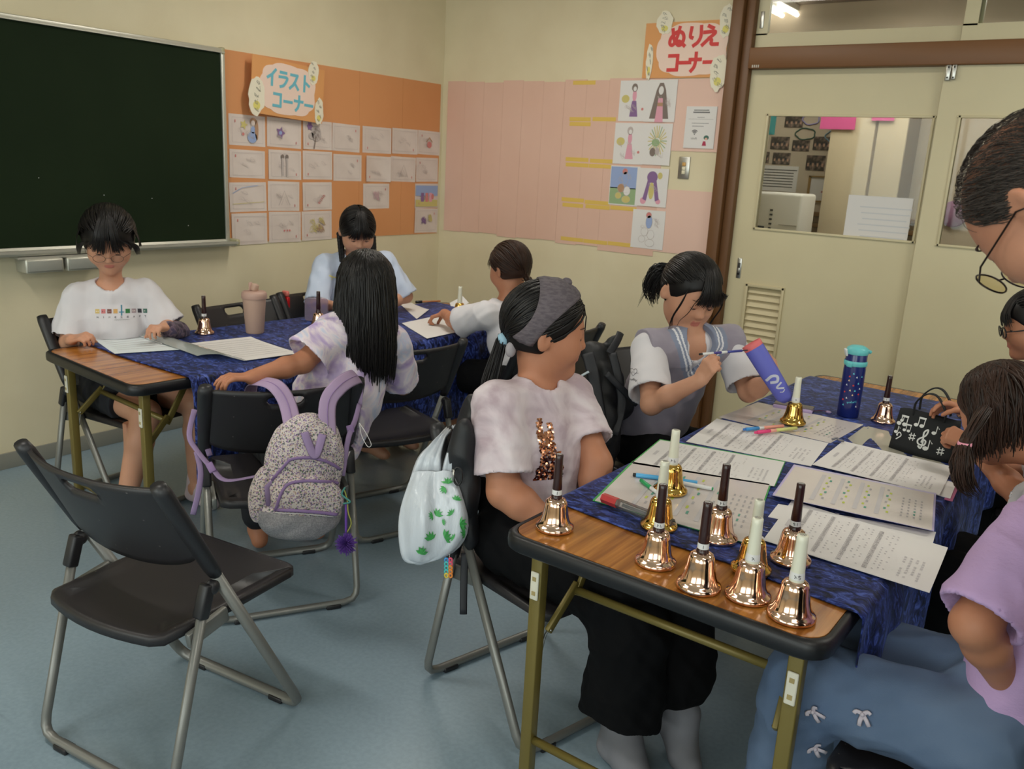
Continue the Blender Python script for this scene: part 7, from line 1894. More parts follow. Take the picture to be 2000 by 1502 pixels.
p.cloth('shorts', M_blackcloth, lambda f: (f.cap((2.65, -1.87, .50), (2.67, -1.87, .48), .11, .12, .02), f.cap((2.68, -1.95, .49), MID((2.68, -1.95, .49), k1, .8), .082, .075, .03), f.cap((2.68, -1.77, .49), MID((2.68, -1.77, .49), k2, .8), .082, .075, .03)), res=.006)
hr = Hair(h, 23, .012).base(low=-.05).pony((-.106, -.006, .012), 460, .0031, amax=125)
hr.bangs(-.050, .072, .024, 230, .0028, sweep=.008)
for y, x0 in ((-1, .06), (1, .06)):
    for k in range(7): hr.strand([h.w((x0, y * .07, .06)), h.w((x0 + .016, y * (.080 + .001 * k), .01)), h.w((x0 + .012, y * (.080 + .001 * k), -.05)), h.w((x0 + .02, y * (.066 + .002 * k), -.085 - .003 * k))], .0013)
hr.strand([h.w((.095, -.05, .03)), h.w((.097, -.056, -.01)), h.w((.085, -.06, -.05)), h.w((.078, -.052, -.078))], .0014)
tw = h.w((-.114, -.008, .006)); hr.tail([tw, tw + V3(-.045, -.015, -.01), tw + V3(-.065, -.02, -.07), tw + V3(-.05, -.02, -.13)], 190, (.012, .034, .034, .016), .0028)
for k in range(14): hr.strand([tw + V3(-.02, -.01, .005), tw + V3(-.06, -.03 - .004 * k % .02, -.01 - .004 * k), tw + V3(-.085 - .002 * k, -.03, -.03 - .009 * k)], .0016)
hr.build(p.o)
# prints: heart and script on the sleeve, small tower on the vest
us = [c for c in p.o.children if c.name.startswith('undershirt')][0]; bv = bvh_of(us)
fz = nrm(CC - rs); u = nrm(np.cross(V3(0, 0, 1), fz)); v = np.cross(fz, u); o_ = dep(1238, 726, 2.95)
ht = spline([(0, -.013), (-.011, 0), (-.011, .008), (-.005, .011), (0, .006), (.005, .011), (.011, .008), (.011, 0), (0, -.013)], 5)
pl = strokequads(ht, .0011) + strokequads([(-.017, -.006), (-.006, -.005), (-.004, .004), (-.001, -.005), (.002, .004), (.004, -.004), (.017, -.002)], .0011)
pl += strokequads([(-.017, -.03), (-.015, -.021), (-.011, -.023), (-.014, -.026)], .0013) + strokequads(spline([(-.012, -.028), (-.007, -.024), (-.005, -.029), (-.001, -.023), (.001, -.028), (.004, -.02), (.005, -.028), (.009, -.024), (.011, -.031), (.015, -.024)], 4), .0011)
decal(bv, pl, o_, u, v, .0014, .6, .004).build('sleeve_print', M_inkd, us, True)
vs_ = [c for c in p.o.children if c.name.startswith('vest')][0]; bv = bvh_of(vs_); fz = nrm(V3(.86, -.5, .1)); u = nrm(np.cross(V3(0, 0, 1), fz)); v = np.cross(fz, u); o_ = dep(1405, 728, 2.95)
decal(bv, strokequads([(0, .02), (.002, -.008), (-.003, -.014)], .002) + strokequads([(-.008, -.004), (.012, -.002)], .0018) + strokequads([(-.014, -.014), (.016, -.013)], .002) + strokequads([(-.01, -.019), (.006, -.019)], .002), o_, u, v, .0014, .6, .004).build('vest_print', M_vstripe, vs_, True)
# pencil case and pen in the hands
a, b_ = dep(1468, 672, 2.86), dep(1538, 784, 2.86); d = nrm(b_ - a); 
t = thing('pencil_case', 'blue violet pencil case with a coral rim held by the child in the vest', 'pencil case', b_)
dd, ss, uu = basis(d, tuple(CC - a)); R = np.stack([ss, uu, dd], 1); L = np.linalg.norm(b_ - a)
M_pcase = mat('blue_violet_vinyl', (96, 100, 190), .5); M_coral = mat('coral_rim', (222, 110, 112), .5)
MB().lathe([(.0275, 0.012), (.0285, .02), (.0275, L * .5), (.024, L * .92), (.012, L), (0, L)], a, 24, 0, R, sx=1.15, sy=.8).build('case_body', M_pcase, t, True)
MB().lathe([(.0245, 0.03), (.0255, -.004), (.0285, -.004), (.0290, .008), (.0283, .016)], a, 24, 0, R, sx=1.15, sy=.8).build('coral_rim', M_coral, t, True)
MB().lathe([(0, .035), (.0255, .034)], a, 24, 0, R, sx=1.1, sy=.76).build('inside', mat('coral_inside', (196, 80, 92), .6), t, True)
cb = bvh_of([c for c in t.children if c.name.startswith('case_body')][0]); ce = a + d * L * .68; fz = nrm(CC - ce); v = -d; u = nrm(np.cross(v, fz)); fz = np.cross(u, v)
pl = strokequads(spline([(-.02, .026), (.0, .03), (.014, .02), (.006, .006), (-.012, .012)], 5), .009) + strokequads(spline([(.014, -.004), (-.006, -.012), (.012, -.024)], 5), .006) + strokequads(spline([(-.004, -.03), (.004, -.034), (.012, -.03)], 4), .003)
decal(cb, pl, ce, u, v, .0008, .5, .004).build('swirl_print', mat('case_print_grey', (190, 192, 206), .6), t, True)
p0, p1 = dep(1366, 692, 2.70), dep(1460, 684, 2.83)
pen(p0, p1, .0042, [(.06, M_black, .8, 'button'), (.22, M_whitepen, 1, 'grip'), (.16, mat('pen_violet', (70, 62, 140), .3), 1, 'barrel'), (.12, M_whitepen, 1, 'band'), (.32, mat('pen_indigo', (58, 66, 150), .3), 1, 'barrel'), (.12, M_inkd, .5, 'tip')], 'patterned blue and white pen held over the pencil case by the child in the vest', 'pen', group=None)

# ---- child in jeans, lower right (head outside the picture)
p = Person('child in a lilac top and jeans with bows, seated at the lower right', (4.05, -3.06, 0))
rs, ls = V3(4.08, -2.90, .905), dep(2002, 1062, 1.50); h = Head(V3(4.115, -2.985, 1.12), (-.8, .3, -.5), (-.3, .1, .9), 1.04)
p.torso((4.06, -3.04, .50), (4.07, -3.02, .73), rs, ls, (-1, .1, 0), h, 1.0)
le_ = dep(1904, 1220, 1.455); lw_ = V3(4.03, -3.13, .655); re_ = rs + V3(-.08, .09, -.20); rw_ = V3(4.04, -2.97, .66)
p.arm(rs, re_, rw_).arm(ls, le_, lw_, (.046, .037, .026))
hand(p.f, lw_, V3(.1, 1, -.1), V3(0, 0, -1), -1, .95); hand(p.f, rw_, V3(.5, -.9, -.1), V3(0, 0, -1), 1, .95)
k1, k2 = V3(3.70, -3.12, .50), V3(3.70, -2.92, .49); a1, a2 = V3(3.66, -3.10, .09), V3(3.72, -2.90, .09)
p.leg((4.03, -3.13, .52), k1, a1, (3.55, -3.12, .03)).leg((4.03, -2.95, .52), k2, a2, (3.60, -2.92, .03))
p.build(M_skin2)
p.shirt(M_lilacshirt, V3(4.06, -3.04, .53), [(rs, MID(rs, re_, .7), (.06, .07)), (ls, MID(ls, le_, .92), (.064, .070))], g=.018, seed=81, amp=.005)
def jeans(f):
    f.cap((4.06, -3.04, .54), (4.05, -3.04, .51), .135, .145, .02)
    f.chain([(4.03, -3.125, .525), k1 + V3(0, 0, .005), k1 + V3(-.01, 0, -.06), a1 + V3(0, 0, .03)], [.098, .080, .078, .075], .025)
    f.chain([(4.03, -2.95, .525), k2 + V3(0, 0, .005), k2 + V3(.0, 0, -.06), a2 + V3(0, 0, .03)], [.098, .080, .078, .075], .025)
    f.plane(V3(3.7, -3, .075), (0, 0, -1), .002)
jn = p.cloth('jeans', M_denim, jeans, amp=.005, freq=26, seed=85)
M_bow = mat('pale_ribbon', (196, 186, 196), .6); bv = bvh_of(jn)
for (px_, py_), tl_ in (((1685, 1395), .3), ((1588, 1390), 1.0), ((1592, 1462), .9)):
    r_ = ray(px_, py_); hit = bv.ray_cast(Vector(CC), Vector(r_), 6)
    if hit[0] is None: continue
    c = A(hit[0]) - r_ * .003; n_ = nrm(A(hit[1])); n_ = n_ if n_ @ r_ < 0 else -n_; d1, d2, d3 = basis(n_); ua = d2 * math.cos(tl_) + d3 * math.sin(tl_); va = np.cross(n_, ua); mb = MB()
    for sg in (-1, 1):
        mb.tube(spline([c, c + ua * sg * .010 + va * .005 + n_ * .002, c + ua * sg * .015 + va * .001 + n_ * .003], 4), .0045, 6, flat=.25, ref=tuple(n_))
        mb.tube([c, c + ua * sg * .006 - va * .012 + n_ * .002, c + ua * sg * .009 - va * .022 + n_ * .002], .0045, 6, flat=.25, ref=tuple(n_))
    mb.sphere(c + n_ * .002, .0045, n=8); mb.build('ribbon_bow', M_bow, jn, True)
hr = Hair(h, 33, .012).base(low=-.05).pony((-.10, 0, .0), 200, .0034); hr.build(p.o)

# ---- child in white by the right edge, bent over the table
p = Person('brown haired child in white bent over the black tote at the right edge', (4.15, -2.28, 0))
h = Head(dep(1962, 812, 2.20), (-.80, .28, -.52), (-.50, .12, .85), 1.06)
rs, ls = V3(4.07, -2.13, .80), V3(4.03, -2.43, .78)
p.torso((4.17, -2.28, .50), (4.11, -2.28, .66), rs, ls, (-1, .05, -.3), h)
le_ = V3(3.93, -2.46, .70); re_ = V3(3.92, -2.08, .735); rw_ = dep(1895, 805, 2.56); lw_ = dep(1898, 868, 2.42); le_ = MID(ls, lw_, .5) + V3(.06, -.05, -.06)
p.arm(rs, re_, rw_).arm(ls, le_, lw_)
hand(p.f, rw_, nrm(dep(1855, 795, 2.58) - rw_), nrm(V3(-.3, -.6, -.7)), 1, .95, (.45, .5, .55, .5), .08, (.4, .4, .3)); hand(p.f, lw_, nrm(dep(1856, 850, 2.46) - lw_), nrm(V3(-.2, .6, -.6)), -1, .95, (.85, .9, .95, 1.0), .03, (.3, .55, .4))
p.leg((4.15, -2.38, .5), (3.84, -2.36, .47), (3.86, -2.36, .075), (3.76, -2.37, .03)).leg((4.15, -2.2, .5), (3.84, -2.2, .47), (3.86, -2.2, .075), (3.76, -2.2, .03))
p.build(M_skin2)
p.shirt(M_white, V3(4.17, -2.28, .50), [(rs, MID(rs, re_, .7)), (ls, MID(ls, le_, .75))], g=.022, neck=.07, seed=91, amp=.005)
p.cloth('trousers', M_blackcloth, lambda f: (f.cap((4.17, -2.28, .53), (4.16, -2.28, .5), .13, .14, .02), f.chain([(4.15, -2.38, .505), (3.84, -2.36, .48), (3.86, -2.36, .12)], [.095, .08, .07], .03), f.chain([(4.15, -2.2, .505), (3.84, -2.2, .48), (3.86, -2.2, .12)], [.095, .08, .07], .03)), res=.007)
hr = Hair(h, 27, .013).base(low=-.05)
tg = h.w((.03, .02, -.25))
hr.curtain(60, 300, .12, 420, .0034, start=(-.05, 0, 1), out=.012, el_leave=0, jitter=.05, inward=tg, spread=.15)
hr.curtain(60, 120, .10, 150, .0034, start=(.1, 0, 1), out=.01, el_leave=0, jitter=.06, inward=tg, spread=.2)
hr.curtain(260, 340, .15, 120, .0034, start=(.15, 0, 1), out=.01, el_leave=0, jitter=.06, inward=tg, spread=.1)
tw = dep(1884, 868, 2.06); hr.tail([dep(1925, 800, 2.10), dep(1902, 835, 2.07), tw, dep(1878, 905, 2.05), dep(1884, 945, 2.05), dep(1908, 968, 2.07)], 150, (.012, .011, .007, .024, .024, .012), .003)
hair8 = hr.build(p.o, M_hairb, M_hairb2)
MB().tube([tw + V3(0, 0, .006), tw, tw - V3(0, 0, .006)], [.0155, .0165, .0155], 14).build('hair_tie', mat('pink_hair_tie', (226, 150, 170), .5), hair8, True)

# ---- dark haired person at the far right edge
p = Person('black haired person in dark glasses cut off by the right edge, behind the bent child', (4.12, -1.30, 0))
h = Head(dep(2026, 636, 2.92), (-.9, -.3, -.25), (-.2, 0, 1), 1.02); rs, ls = V3(4.02, -1.14, .84), V3(4.05, -1.46, .84)
p.torso((4.12, -1.30, .50), (4.08, -1.3, .70), rs, ls, (-1, 0, 0), h); re_ = rs + V3(-.08, .08, -.2); le_ = ls + V3(-.08, -.03, -.2)
p.arm(rs, re_, re_ + V3(-.2, -.06, .08)).arm(ls, le_, le_ + V3(-.2, .08, .08)); hand(p.f, re_ + V3(-.2, -.06, .08), V3(-1, 0, 0), V3(0, 0, -1), 1); hand(p.f, le_ + V3(-.2, .08, .08), V3(-1, .2, 0), V3(0, 0, -1), -1)
p.leg((4.1, -1.4, .5), (3.78, -1.4, .47), (3.8, -1.4, .075), (3.7, -1.4, .03)).leg((4.1, -1.22, .5), (3.78, -1.22, .47), (3.8, -1.22, .075), (3.7, -1.22, .03))
p.f.res = .006; p.build(M_skin2)
p.shirt(M_navycloth, V3(4.12, -1.3, .50), [(rs, MID(rs, re_, .8)), (ls, MID(ls, le_, .8))], seed=95, res=.007)
p.cloth('trousers', M_blackcloth, lambda f: (f.cap((4.12, -1.3, .53), (4.12, -1.3, .5), .13, .14, .02), f.chain([(4.1, -1.4, .505), (3.78, -1.4, .48), (3.8, -1.4, .12)], [.09, .08, .06], .03), f.chain([(4.1, -1.22, .505), (3.78, -1.22, .48), (3.8, -1.22, .12)], [.09, .08, .06], .03)), res=.009)
hr = Hair(h, 37, .013).base(low=-.04, face=(.085, 0, -.045)).pony((-.10, 0, .0), 220, .0036); hr.bangs(-.06, .06, .02, 100, .0032); hr.build(p.o); glasses(h, p.o, mat('black_frame', (22, 22, 24), .3), glass('lens', (246, 246, 246), .15), r=.0024)
copy_thing(CH, 'folding_chair', 'black folding chair under the dark haired person at the far right edge', (4.10, -1.30, 0), 3.1)

# clothes and limbs settle on seats, against backrests and round table edges instead of sinking into them
for q in [x for x in bpy.data.objects if x.type == 'MESH' and x.name.split('.')[0] in ('person', 'trousers', 'shorts', 'jeans', 'shirt', 'undershirt', 'vest', 'plaid_cuff', 'shirt_print', 'vest_print', 'sequin_patch')]:
    off = A(rootloc(q)); n_ = len(q.data.vertices); P = np.empty(n_ * 3); q.data.vertices.foreach_get('co', P); P = P.reshape(-1, 3) + off
    for o in [x for x in bpy.data.objects if x.name.startswith('folding_chair') and x.parent is None][1:]:
        cx_, cy_ = o.location.x, o.location.y; th_ = o.rotation_euler.z; cs, sn = math.cos(th_), math.sin(th_)
        dx, dy = P[:, 0] - cx_, P[:, 1] - cy_; lx_, ly_ = dx * cs + dy * sn, -dx * sn + dy * cs; z_ = P[:, 2]
        m_ = (lx_ > -.26) & (lx_ < .25) & (np.abs(ly_) < .214) & (z_ > .33) & (z_ < .4235)
        P[m_, 2] = .4235 + (z_[m_] - .33) * .004
        u_ = np.clip(np.abs(ly_) / .235, 0, 1); xs = ax_(z_) - .05 * (1 - u_ ** 2) ** .8 + .010 + .014 * u_ ** 4
        m_ = (np.abs(ly_) < .262) & (z_ > .52) & (z_ < .803) & (lx_ < xs) & (lx_ > xs - .085)
        mv = (xs - lx_)[m_] * .995; P[m_, 0] += mv * cs; P[m_, 1] += mv * sn
    for T in (TT1, TT2):
        (X, Y, _), th_ = T; cs, sn = math.cos(th_), math.sin(th_); dx, dy = P[:, 0] - X, P[:, 1] - Y; lx_, ly_ = dx * cs + dy * sn, -dx * sn + dy * cs; z_ = P[:, 2]; g = .016
        m_ = (lx_ > -g) & (lx_ < TW + g) & (ly_ > -.01) & (ly_ < TL + .01) & (z_ > .653) & (z_ < .7095)
        if not m_.any(): continue
        upd, sl_, sr_, dn = .7095 - z_, lx_ + g, TW + g - lx_, z_ - .653; best = np.minimum(np.minimum(upd, sl_), np.minimum(sr_, dn))
        for k_, mask in enumerate((upd, sl_, sr_, dn)):
            w_ = m_ & (mask <= best + 1e-9)
            if k_ == 0: P[w_, 2] += mask[w_]
            if k_ == 3: P[w_, 2] -= mask[w_]
            if k_ in (1, 2): mv = mask[w_] * (-1 if k_ == 1 else 1); P[w_, 0] += mv * cs; P[w_, 1] += mv * sn
    P = P - off; q.data.vertices.foreach_set('co', P.ravel()); q.data.update()

# ---- bending man, upper right
p = Person('balding man in glasses bowing his head at the right edge of the photo', (4.27, -3.62, 0))
h = Head(dep(2052, 400, 1.10), (-.42, .26, -.87), (-.74, .25, .50), 1.0)
rs, ls = V3(4.20, -3.34, 1.36), V3(4.22, -3.70, 1.35)
p.f.res = .005
p.torso((4.32, -3.58, .92), (4.25, -3.57, 1.18), rs, ls, (-.95, 0, -.3), h, 1.28)
le_ = ls + V3(.06, -.12, -.25); lw_ = le_ + V3(-.05, .10, -.21); re_ = rs + V3(.0, .09, -.27); rw_ = re_ + V3(-.06, -.03, -.21)
p.arm(rs, re_, rw_, (.055, .042, .03)).arm(ls, le_, lw_, (.055, .042, .03)); hand(p.f, rw_, V3(-.1, 0, -1), V3(-1, 0, 0), 1, 1.1, (.3, .35, .4, .4)); hand(p.f, lw_, V3(-.1, .1, -1), V3(0, 1, 0), -1, 1.1, (.3, .35, .4, .4))
p.leg((4.34, -3.49, .88), (4.33, -3.47, .48), (4.37, -3.46, .085), (4.22, -3.45, .03), (.10, .065, .045)).leg((4.34, -3.68, .88), (4.33, -3.70, .48), (4.37, -3.71, .085), (4.22, -3.72, .03), (.10, .065, .045))
p.build(M_skin3, look=-.6)
p.shirt(M_navycloth, V3(4.32, -3.58, .90), [(rs, MID(rs, re_, .85), (.07, .075)), (ls, MID(ls, le_, .85), (.07, .075))], seed=97, res=.008, g=.03)
p.cloth('trousers', M_blackcloth, lambda f: (f.cap((4.32, -3.58, .95), (4.34, -3.58, .86), .15, .15, .02), f.chain([(4.34, -3.49, .88), (4.33, -3.47, .48), (4.37, -3.46, .09)], [.115, .085, .07], .03), f.chain([(4.34, -3.68, .88), (4.33, -3.70, .48), (4.37, -3.71, .09)], [.115, .085, .07], .03)), res=.009)
hr = Hair(h, 43, .003); hr.f.ops = []; hr.m = 7
for i in range(9500):
    a = math.radians(hr.r.uniform(-178, 178)); aa = abs(math.degrees(a)); lo_ = np.interp(aa, [0, 30, 50, 70, 88, 110, 140, 180], [44, 30, 2, -14, -6, -22, -34, -38]); el = math.radians(hr.r.uniform(lo_, 88)); den = np.interp(math.degrees(el), [0, 18, 34, 50, 88], [1, .85, .5, .22, .12]) * np.interp(aa, [0, 30, 60], [.35, .6, 1])
    if hr.r.rand() > den: continue
    d0 = A([math.cos(a) * math.cos(el), math.sin(a) * math.cos(el), math.sin(el)]); d1 = nrm(d0 + A([-.28, np.sign(d0[1]) * .10, -.26]) * hr.r.uniform(.7, 1.3) + hr.r.normal(size=3) * .06)
    hr.put(hr.arcpath(d0, d1, hr.r.uniform(0, .004), lift=.003), .0006, .00025)
for i in range(0): 
    d0 = nrm(A([.30, .35 + .02 * hr.r.normal(), .80])); q = hr.rad(d0); hr.put(h.w(np.array([q + A([.003, 0, .004]) * u_ * 4 * (1 + .3 * hr.r.normal()) + A([0.02, .01, 0.03]) * u_ ** 2 * hr.r.rand() for u_ in np.linspace(0, 1, 12)])), .0006, .0002)
hr.build(p.o, M_hairg, M_hairg2)
glasses(h, p.o, mat('dark_bronze_frame', (46, 34, 30), .3, .7), glass('lens_amber', (236, 226, 196), .02, .3), rr=.024, rz=.020, r=.0013, z=-.012, x=.114)
# ================================================================== bags on the chairs
# ---- floral backpack hung on the back of the chair
def floral():
    m = bpy.data.materials.new('small_flower_print'); m.use_nodes = True; b = NB(m); p = b.n['Principled BSDF']; tc = b.new('ShaderNodeTexCoord')
    base = lin((206, 196, 190)); last = None
    for sc, th, col, sd in ((120, .36, (158, 132, 166), 0.0), (95, .30, (96, 108, 96), 3.1), (140, .30, (178, 150, 136), 7.7), (170, .30, (110, 92, 126), 5.5)):
        mp = b.new('ShaderNodeMapping'); mp.inputs['Location'].default_value = (sd, sd * .7, sd * .3)
        vz = b.new('ShaderNodeTexVoronoi'); vz.inputs['Scale'].default_value = sc
        b.link(tc.outputs['Object'], mp.inputs['Vector']); b.link(mp.outputs['Vector'], vz.inputs['Vector'])
        lt = b.new('ShaderNodeMath', _operation='LESS_THAN'); lt.inputs[1].default_value = th; b.link(vz.outputs['Distance'], lt.inputs[0])
        mx = b.new('ShaderNodeMixRGB'); mx.inputs[2].default_value = lin(col)
        if last is None: mx.inputs[1].default_value = base
        else: b.link(last.outputs[0], mx.inputs[1])
        b.link(lt.outputs[0], mx.inputs['Fac']); last = mx
    b.link(last.outputs[0], p.inputs['Base Color']); p.inputs['Roughness'].default_value = .85
    return m
M_flor = floral(); M_lav = mat('lavender_webbing', (150, 128, 166), .75, bump=(600, .3, .001)); M_lavzip = mat('lavender_zip', (146, 118, 166), .6); M_gcan = mat('grey_heather_base', (160, 156, 158), .85, noise=(220, (136, 132, 136), .4, .6))
bt, bb = dep(614, 778, 2.62), dep(572, 1068, 2.62)        # top and bottom middle of the bag
upv = nrm(bt - bb); nv = nrm(V3(.863, -.506, 0)); nv = nrm(nv - upv * (nv @ upv)); rv = np.cross(upv, nv); rv = rv if rv @ V3(.81, .586, 0) > 0 else -rv
H = np.linalg.norm(bt - bb); mid = (bt + bb) / 2
t = thing('floral_backpack', 'cream and lavender small flower print backpack hanging on a chair back', 'backpack', V3(bb[0], bb[1], bb[2]))
def bagpt(x, z, o=0.0): return mid + rv * x + upv * z + nv * o
f = Field(.0045)
f.cap(bagpt(.0, .03, -.0), bagpt(-.005, -.085, .0), .112, .128, .02, axis=nv, ratio=.55); f.ell(bagpt(.0, .06), (.108, .06, .125), np.stack([rv, nv, upv]), .03)
f.ell(bagpt(0, -.13, .005), (.128, .068, .06), np.stack([rv, nv, upv]), .03)
me = f.mesh('bag_body', lambda P: (((P - mid) @ upv) < -.118).astype(int)); crumple(me, .004, 22, 5); crumple(me, .002, 55, 8, sharp=False)
body = link('bag_body', me, [M_flor, M_gcan], t, True)
f = Field(.0045); f.ell(bagpt(.01, -.055, .055), (.098, .036, .062), np.stack([rv, nv, upv]), .01); f.cap(bagpt(-.06, -.085, .055), bagpt(.085, -.085, .055), .034, .034, .03, axis=nv, ratio=.7)
me = f.mesh('front_pocket'); crumple(me, .003, 30, 6); link('front_pocket', me, M_flor, t, True)
f = Field(.0045); f.ell(bagpt(-.118, -.075, .0), (.034, .045, .085), np.stack([rv, nv, upv]), .01); me = f.mesh('side_pocket'); crumple(me, .003, 30, 7); link('side_pocket', me, M_flor, t, True)
allb = [c for c in t.children]; bvs = [bvh_of(c) for c in allb]
def onbag(x, z, lift=.003):
    best = None
    for bv in bvs:
        q = bagpt(x, z, .3); hit = bv.ray_cast(Vector(q), Vector(-nv), .5)
        if hit[0] is not None and (best is None or hit[3] < best[1]): best = (A(hit[0]) + nv * lift, hit[3])
    return best[0] if best else bagpt(x, z, .03)
def ribbon(name, P, w, m, parent, th=.3, ref=None): return MB().tube(P, w, 8, flat=th, ref=tuple(nv if ref is None else ref)).build(name, m, parent, True)
ribbon('zip', [onbag(x, .055 - 3.0 * x * x - .05 * (x < -.06) * abs(x + .06) / .04) for x in np.linspace(-.10, .103, 22)], .0048, M_lavzip, t, .5)
ribbon('zip', [onbag(x, z) for x, z in spline([(-.083, -.112), (-.078, -.06), (-.055, -.025), (0, -.012), (.07, -.012), (.104, -.02)], 6)], .0048, M_lavzip, t, .5)
ribbon('zip', [onbag(x, -.112 + .01 * math.cos(x * 12)) for x in np.linspace(-.082, .112, 18)], .005, M_lavzip, t, .5)
ribbon('white_piping', [onbag(x, -.121 + .01 * math.cos(x * 12)) for x in np.linspace(-.082, .112, 18)], .0018, M_paper, t, 1)
ribbon('side_trim', [bagpt(-.085, -.02, .035), bagpt(-.112, -.045, .045), bagpt(-.10, -.10, .05)], .0085, M_lav, t, .35)
# top loop and shoulder straps
ribbon('top_loop', spline([onbag(-.028, .128, .006), onbag(-.018, .105, .008), onbag(.004, .066, .012), onbag(.015, .078, .012), onbag(.026, .128, .006)], 6), .0125, M_lav, t, .22)
ctop = dep(500, 748, 2.72); 
for sd, pts in ((-1, [onbag(-.050, .105, -.012), dep(562, 790, 2.62), dep(540, 755, 2.64), dep(512, 745, 2.69), dep(492, 752, 2.76), dep(486, 800, 2.80)]), (1, [onbag(.052, .100, -.012), dep(640, 790, 2.63), dep(662, 755, 2.66), dep(690, 737, 2.73), dep(700, 742, 2.80), dep(698, 790, 2.84)])):
    C = spline(pts, 6); so_ = MB().tube(C, .027, 10, flat=.13, ref=tuple(nv)).build('shoulder_strap', mat('lavender_padded_strap', (168, 144, 176), .8), t, True)
    MB().tube([q + nv * .0045 + V3(0, 0, .002) for q in C[2:-4]], .0014, 6).build('strap_seam', M_lavzip, so_, True)
# adjuster straps at both sides
P = spline([dep(380, 800, 2.74), dep(370, 850, 2.70), dep(385, 880, 2.68), dep(415, 915, 2.65), dep(442, 938, 2.63), bagpt(-.128, -.02, .0)], 6); ribbon('adjuster_strap', P, .009, M_lav, t, .25)
q = dep(412, 913, 2.645); MB().bar(q - V3(.012, 0, -.012), q + V3(.012, 0, -.012), .022, .008, tuple(nv), bev=.003).build('buckle', M_lavzip, t, True)
ribbon('strap_end', spline([dep(384, 882, 2.675), dep(392, 920, 2.67), dep(388, 960, 2.67), dep(377, 1005, 2.68)], 6), .009, M_lav, t, .25)
ribbon('adjuster_strap', spline([dep(404, 815, 2.78), dep(398, 850, 2.76), dep(410, 890, 2.75)], 6), .009, M_lav, t, .25)
P = spline([dep(702, 790, 2.80), dep(694, 820, 2.74), dep(680, 858, 2.68), bagpt(.122, -.0, .0)], 6); ribbon('adjuster_strap', P, .009, M_lav, t, .25)
q = dep(684, 838, 2.70); MB().bar(q - V3(.004, 0, -.012), q + V3(.004, 0, -.012), .022, .01, tuple(nv), bev=.003).build('buckle', M_lavzip, t, True)
MB().tube(spline([dep(702, 826, 2.70), dep(716, 848, 2.69), dep(725, 868, 2.69), dep(718, 872, 2.69), dep(706, 850, 2.70), dep(702, 826, 2.70)], 6), .0011, 6).build('white_cord', M_paper, t, True)
# pompom charm
t = thing('pompom_charm', 'purple pompom on a coloured cord dangling from the floral backpack', 'charm', dep(676, 1062, 2.60))
c0 = dep(676, 1062, 2.59); r_ = np.random.RandomState(4); paths = []
for k in range(420):
    d = r_.normal(size=3); d /= np.linalg.norm(d); s_ = r_.normal(size=3) * .15; L = r_.uniform(.026, .034)
    paths.append([c0 + d * L * u_ + s_ * L * u_ * u_ * .5 for u_ in (.1, .4, .7, 1)])
V, Q = tubes_mesh(A(paths), np.tile(A([.0012, .0013, .0012, .0008]), (420, 1)), c0 + V3(.001, .002, .003), 4, 1.0)
o = link('pompom', np_mesh('pompom', V, Q), mat('violet_wool', (104, 66, 160), .85), t, True)
MB().tube(spline([dep(672, 955, 2.60), dep(678, 975, 2.595), dep(680, 1000, 2.59), dep(686, 1022, 2.59), dep(678, 1040, 2.59)], 6), .0022, 6).build('cord', mat('lime_cord', (150, 150, 70), .7), t, True)
MB().tube(spline([dep(674, 952, 2.60), dep(668, 966, 2.595), dep(684, 980, 2.59), dep(670, 984, 2.59)], 6), .003, 6).build('teal_bow', mat('teal_cord', (70, 136, 130), .7), t, True)
MB().tube(spline([dep(676, 985, 2.60), dep(676, 1010, 2.59), dep(676, 1040, 2.59)], 5), .004, 6).build('purple_ribbon', MATS['violet_wool'], t, True)

# ---- white plastic carrier bag with green leaf print
t = thing('carrier_bag', 'white plastic carrier bag with green leaf print hanging from the chair of the headband child', 'plastic bag', dep(840, 1090, 2.23))
hk = dep(884, 842, 2.40); lo_ = dep(838, 1085, 2.23); vv = nrm(hk - lo_); nf = nrm(CC - lo_); nf = nrm(nf - vv * (nf @ vv)); uu_ = nrm(np.cross(vv, nf)); uu_ = uu_ if uu_ @ V3(.81, .586, 0) > 0 else -uu_
outl = [(872, 862, 866), (842, 812, 868), (900, 790, 880), (950, 783, 902), (1000, 778, 912), (1050, 782, 908), (1085, 790, 885), (1100, 806, 852)]
def bagring(y, xl, xr, th, n=36):
    a, b_ = dep(xl, y, 2.24), dep(xr, y - (xr - xl) * .12 if y > 1000 else y, 2.24); c = (a + b_) / 2; hw = np.linalg.norm(b_ - a) / 2; e = (b_ - a) / (2 * hw)
    return [c + e * hw * math.cos(2 * PI * k / n) + nf * th * math.sin(2 * PI * k / n) * (1 + .25 * math.sin(5 * 2 * PI * k / n + y * .01) + .12 * math.sin(11 * 2 * PI * k / n)) for k in range(n)]
rings = [bagring(y, a, b_, th) for y, a, b_, th in ((925, 806, 893, .018), (945, 797, 900, .03), (975, 786, 908, .045), (1010, 779, 914, .055), (1045, 779, 916, .058), (1072, 782, 908, .05), (1090, 786, 888, .036), (1101, 794, 858, .016))]
V = [p for r in rings for p in r]; n = 36; Fq = [[i * n + k, i * n + (k + 1) % n, (i + 1) * n + (k + 1) % n, (i + 1) * n + k] for i in range(7) for k in range(n)]
V += [sum(rings[-1]) / n]; Fq += [[7 * n + k, 7 * n + (k + 1) % n, len(V) - 1] for k in range(n)]
M_plast = mat('white_thin_plastic', (214, 220, 228), .28, coat=.3, trans=.12, bump=(22, .7, .012, (1, 1, .3)))
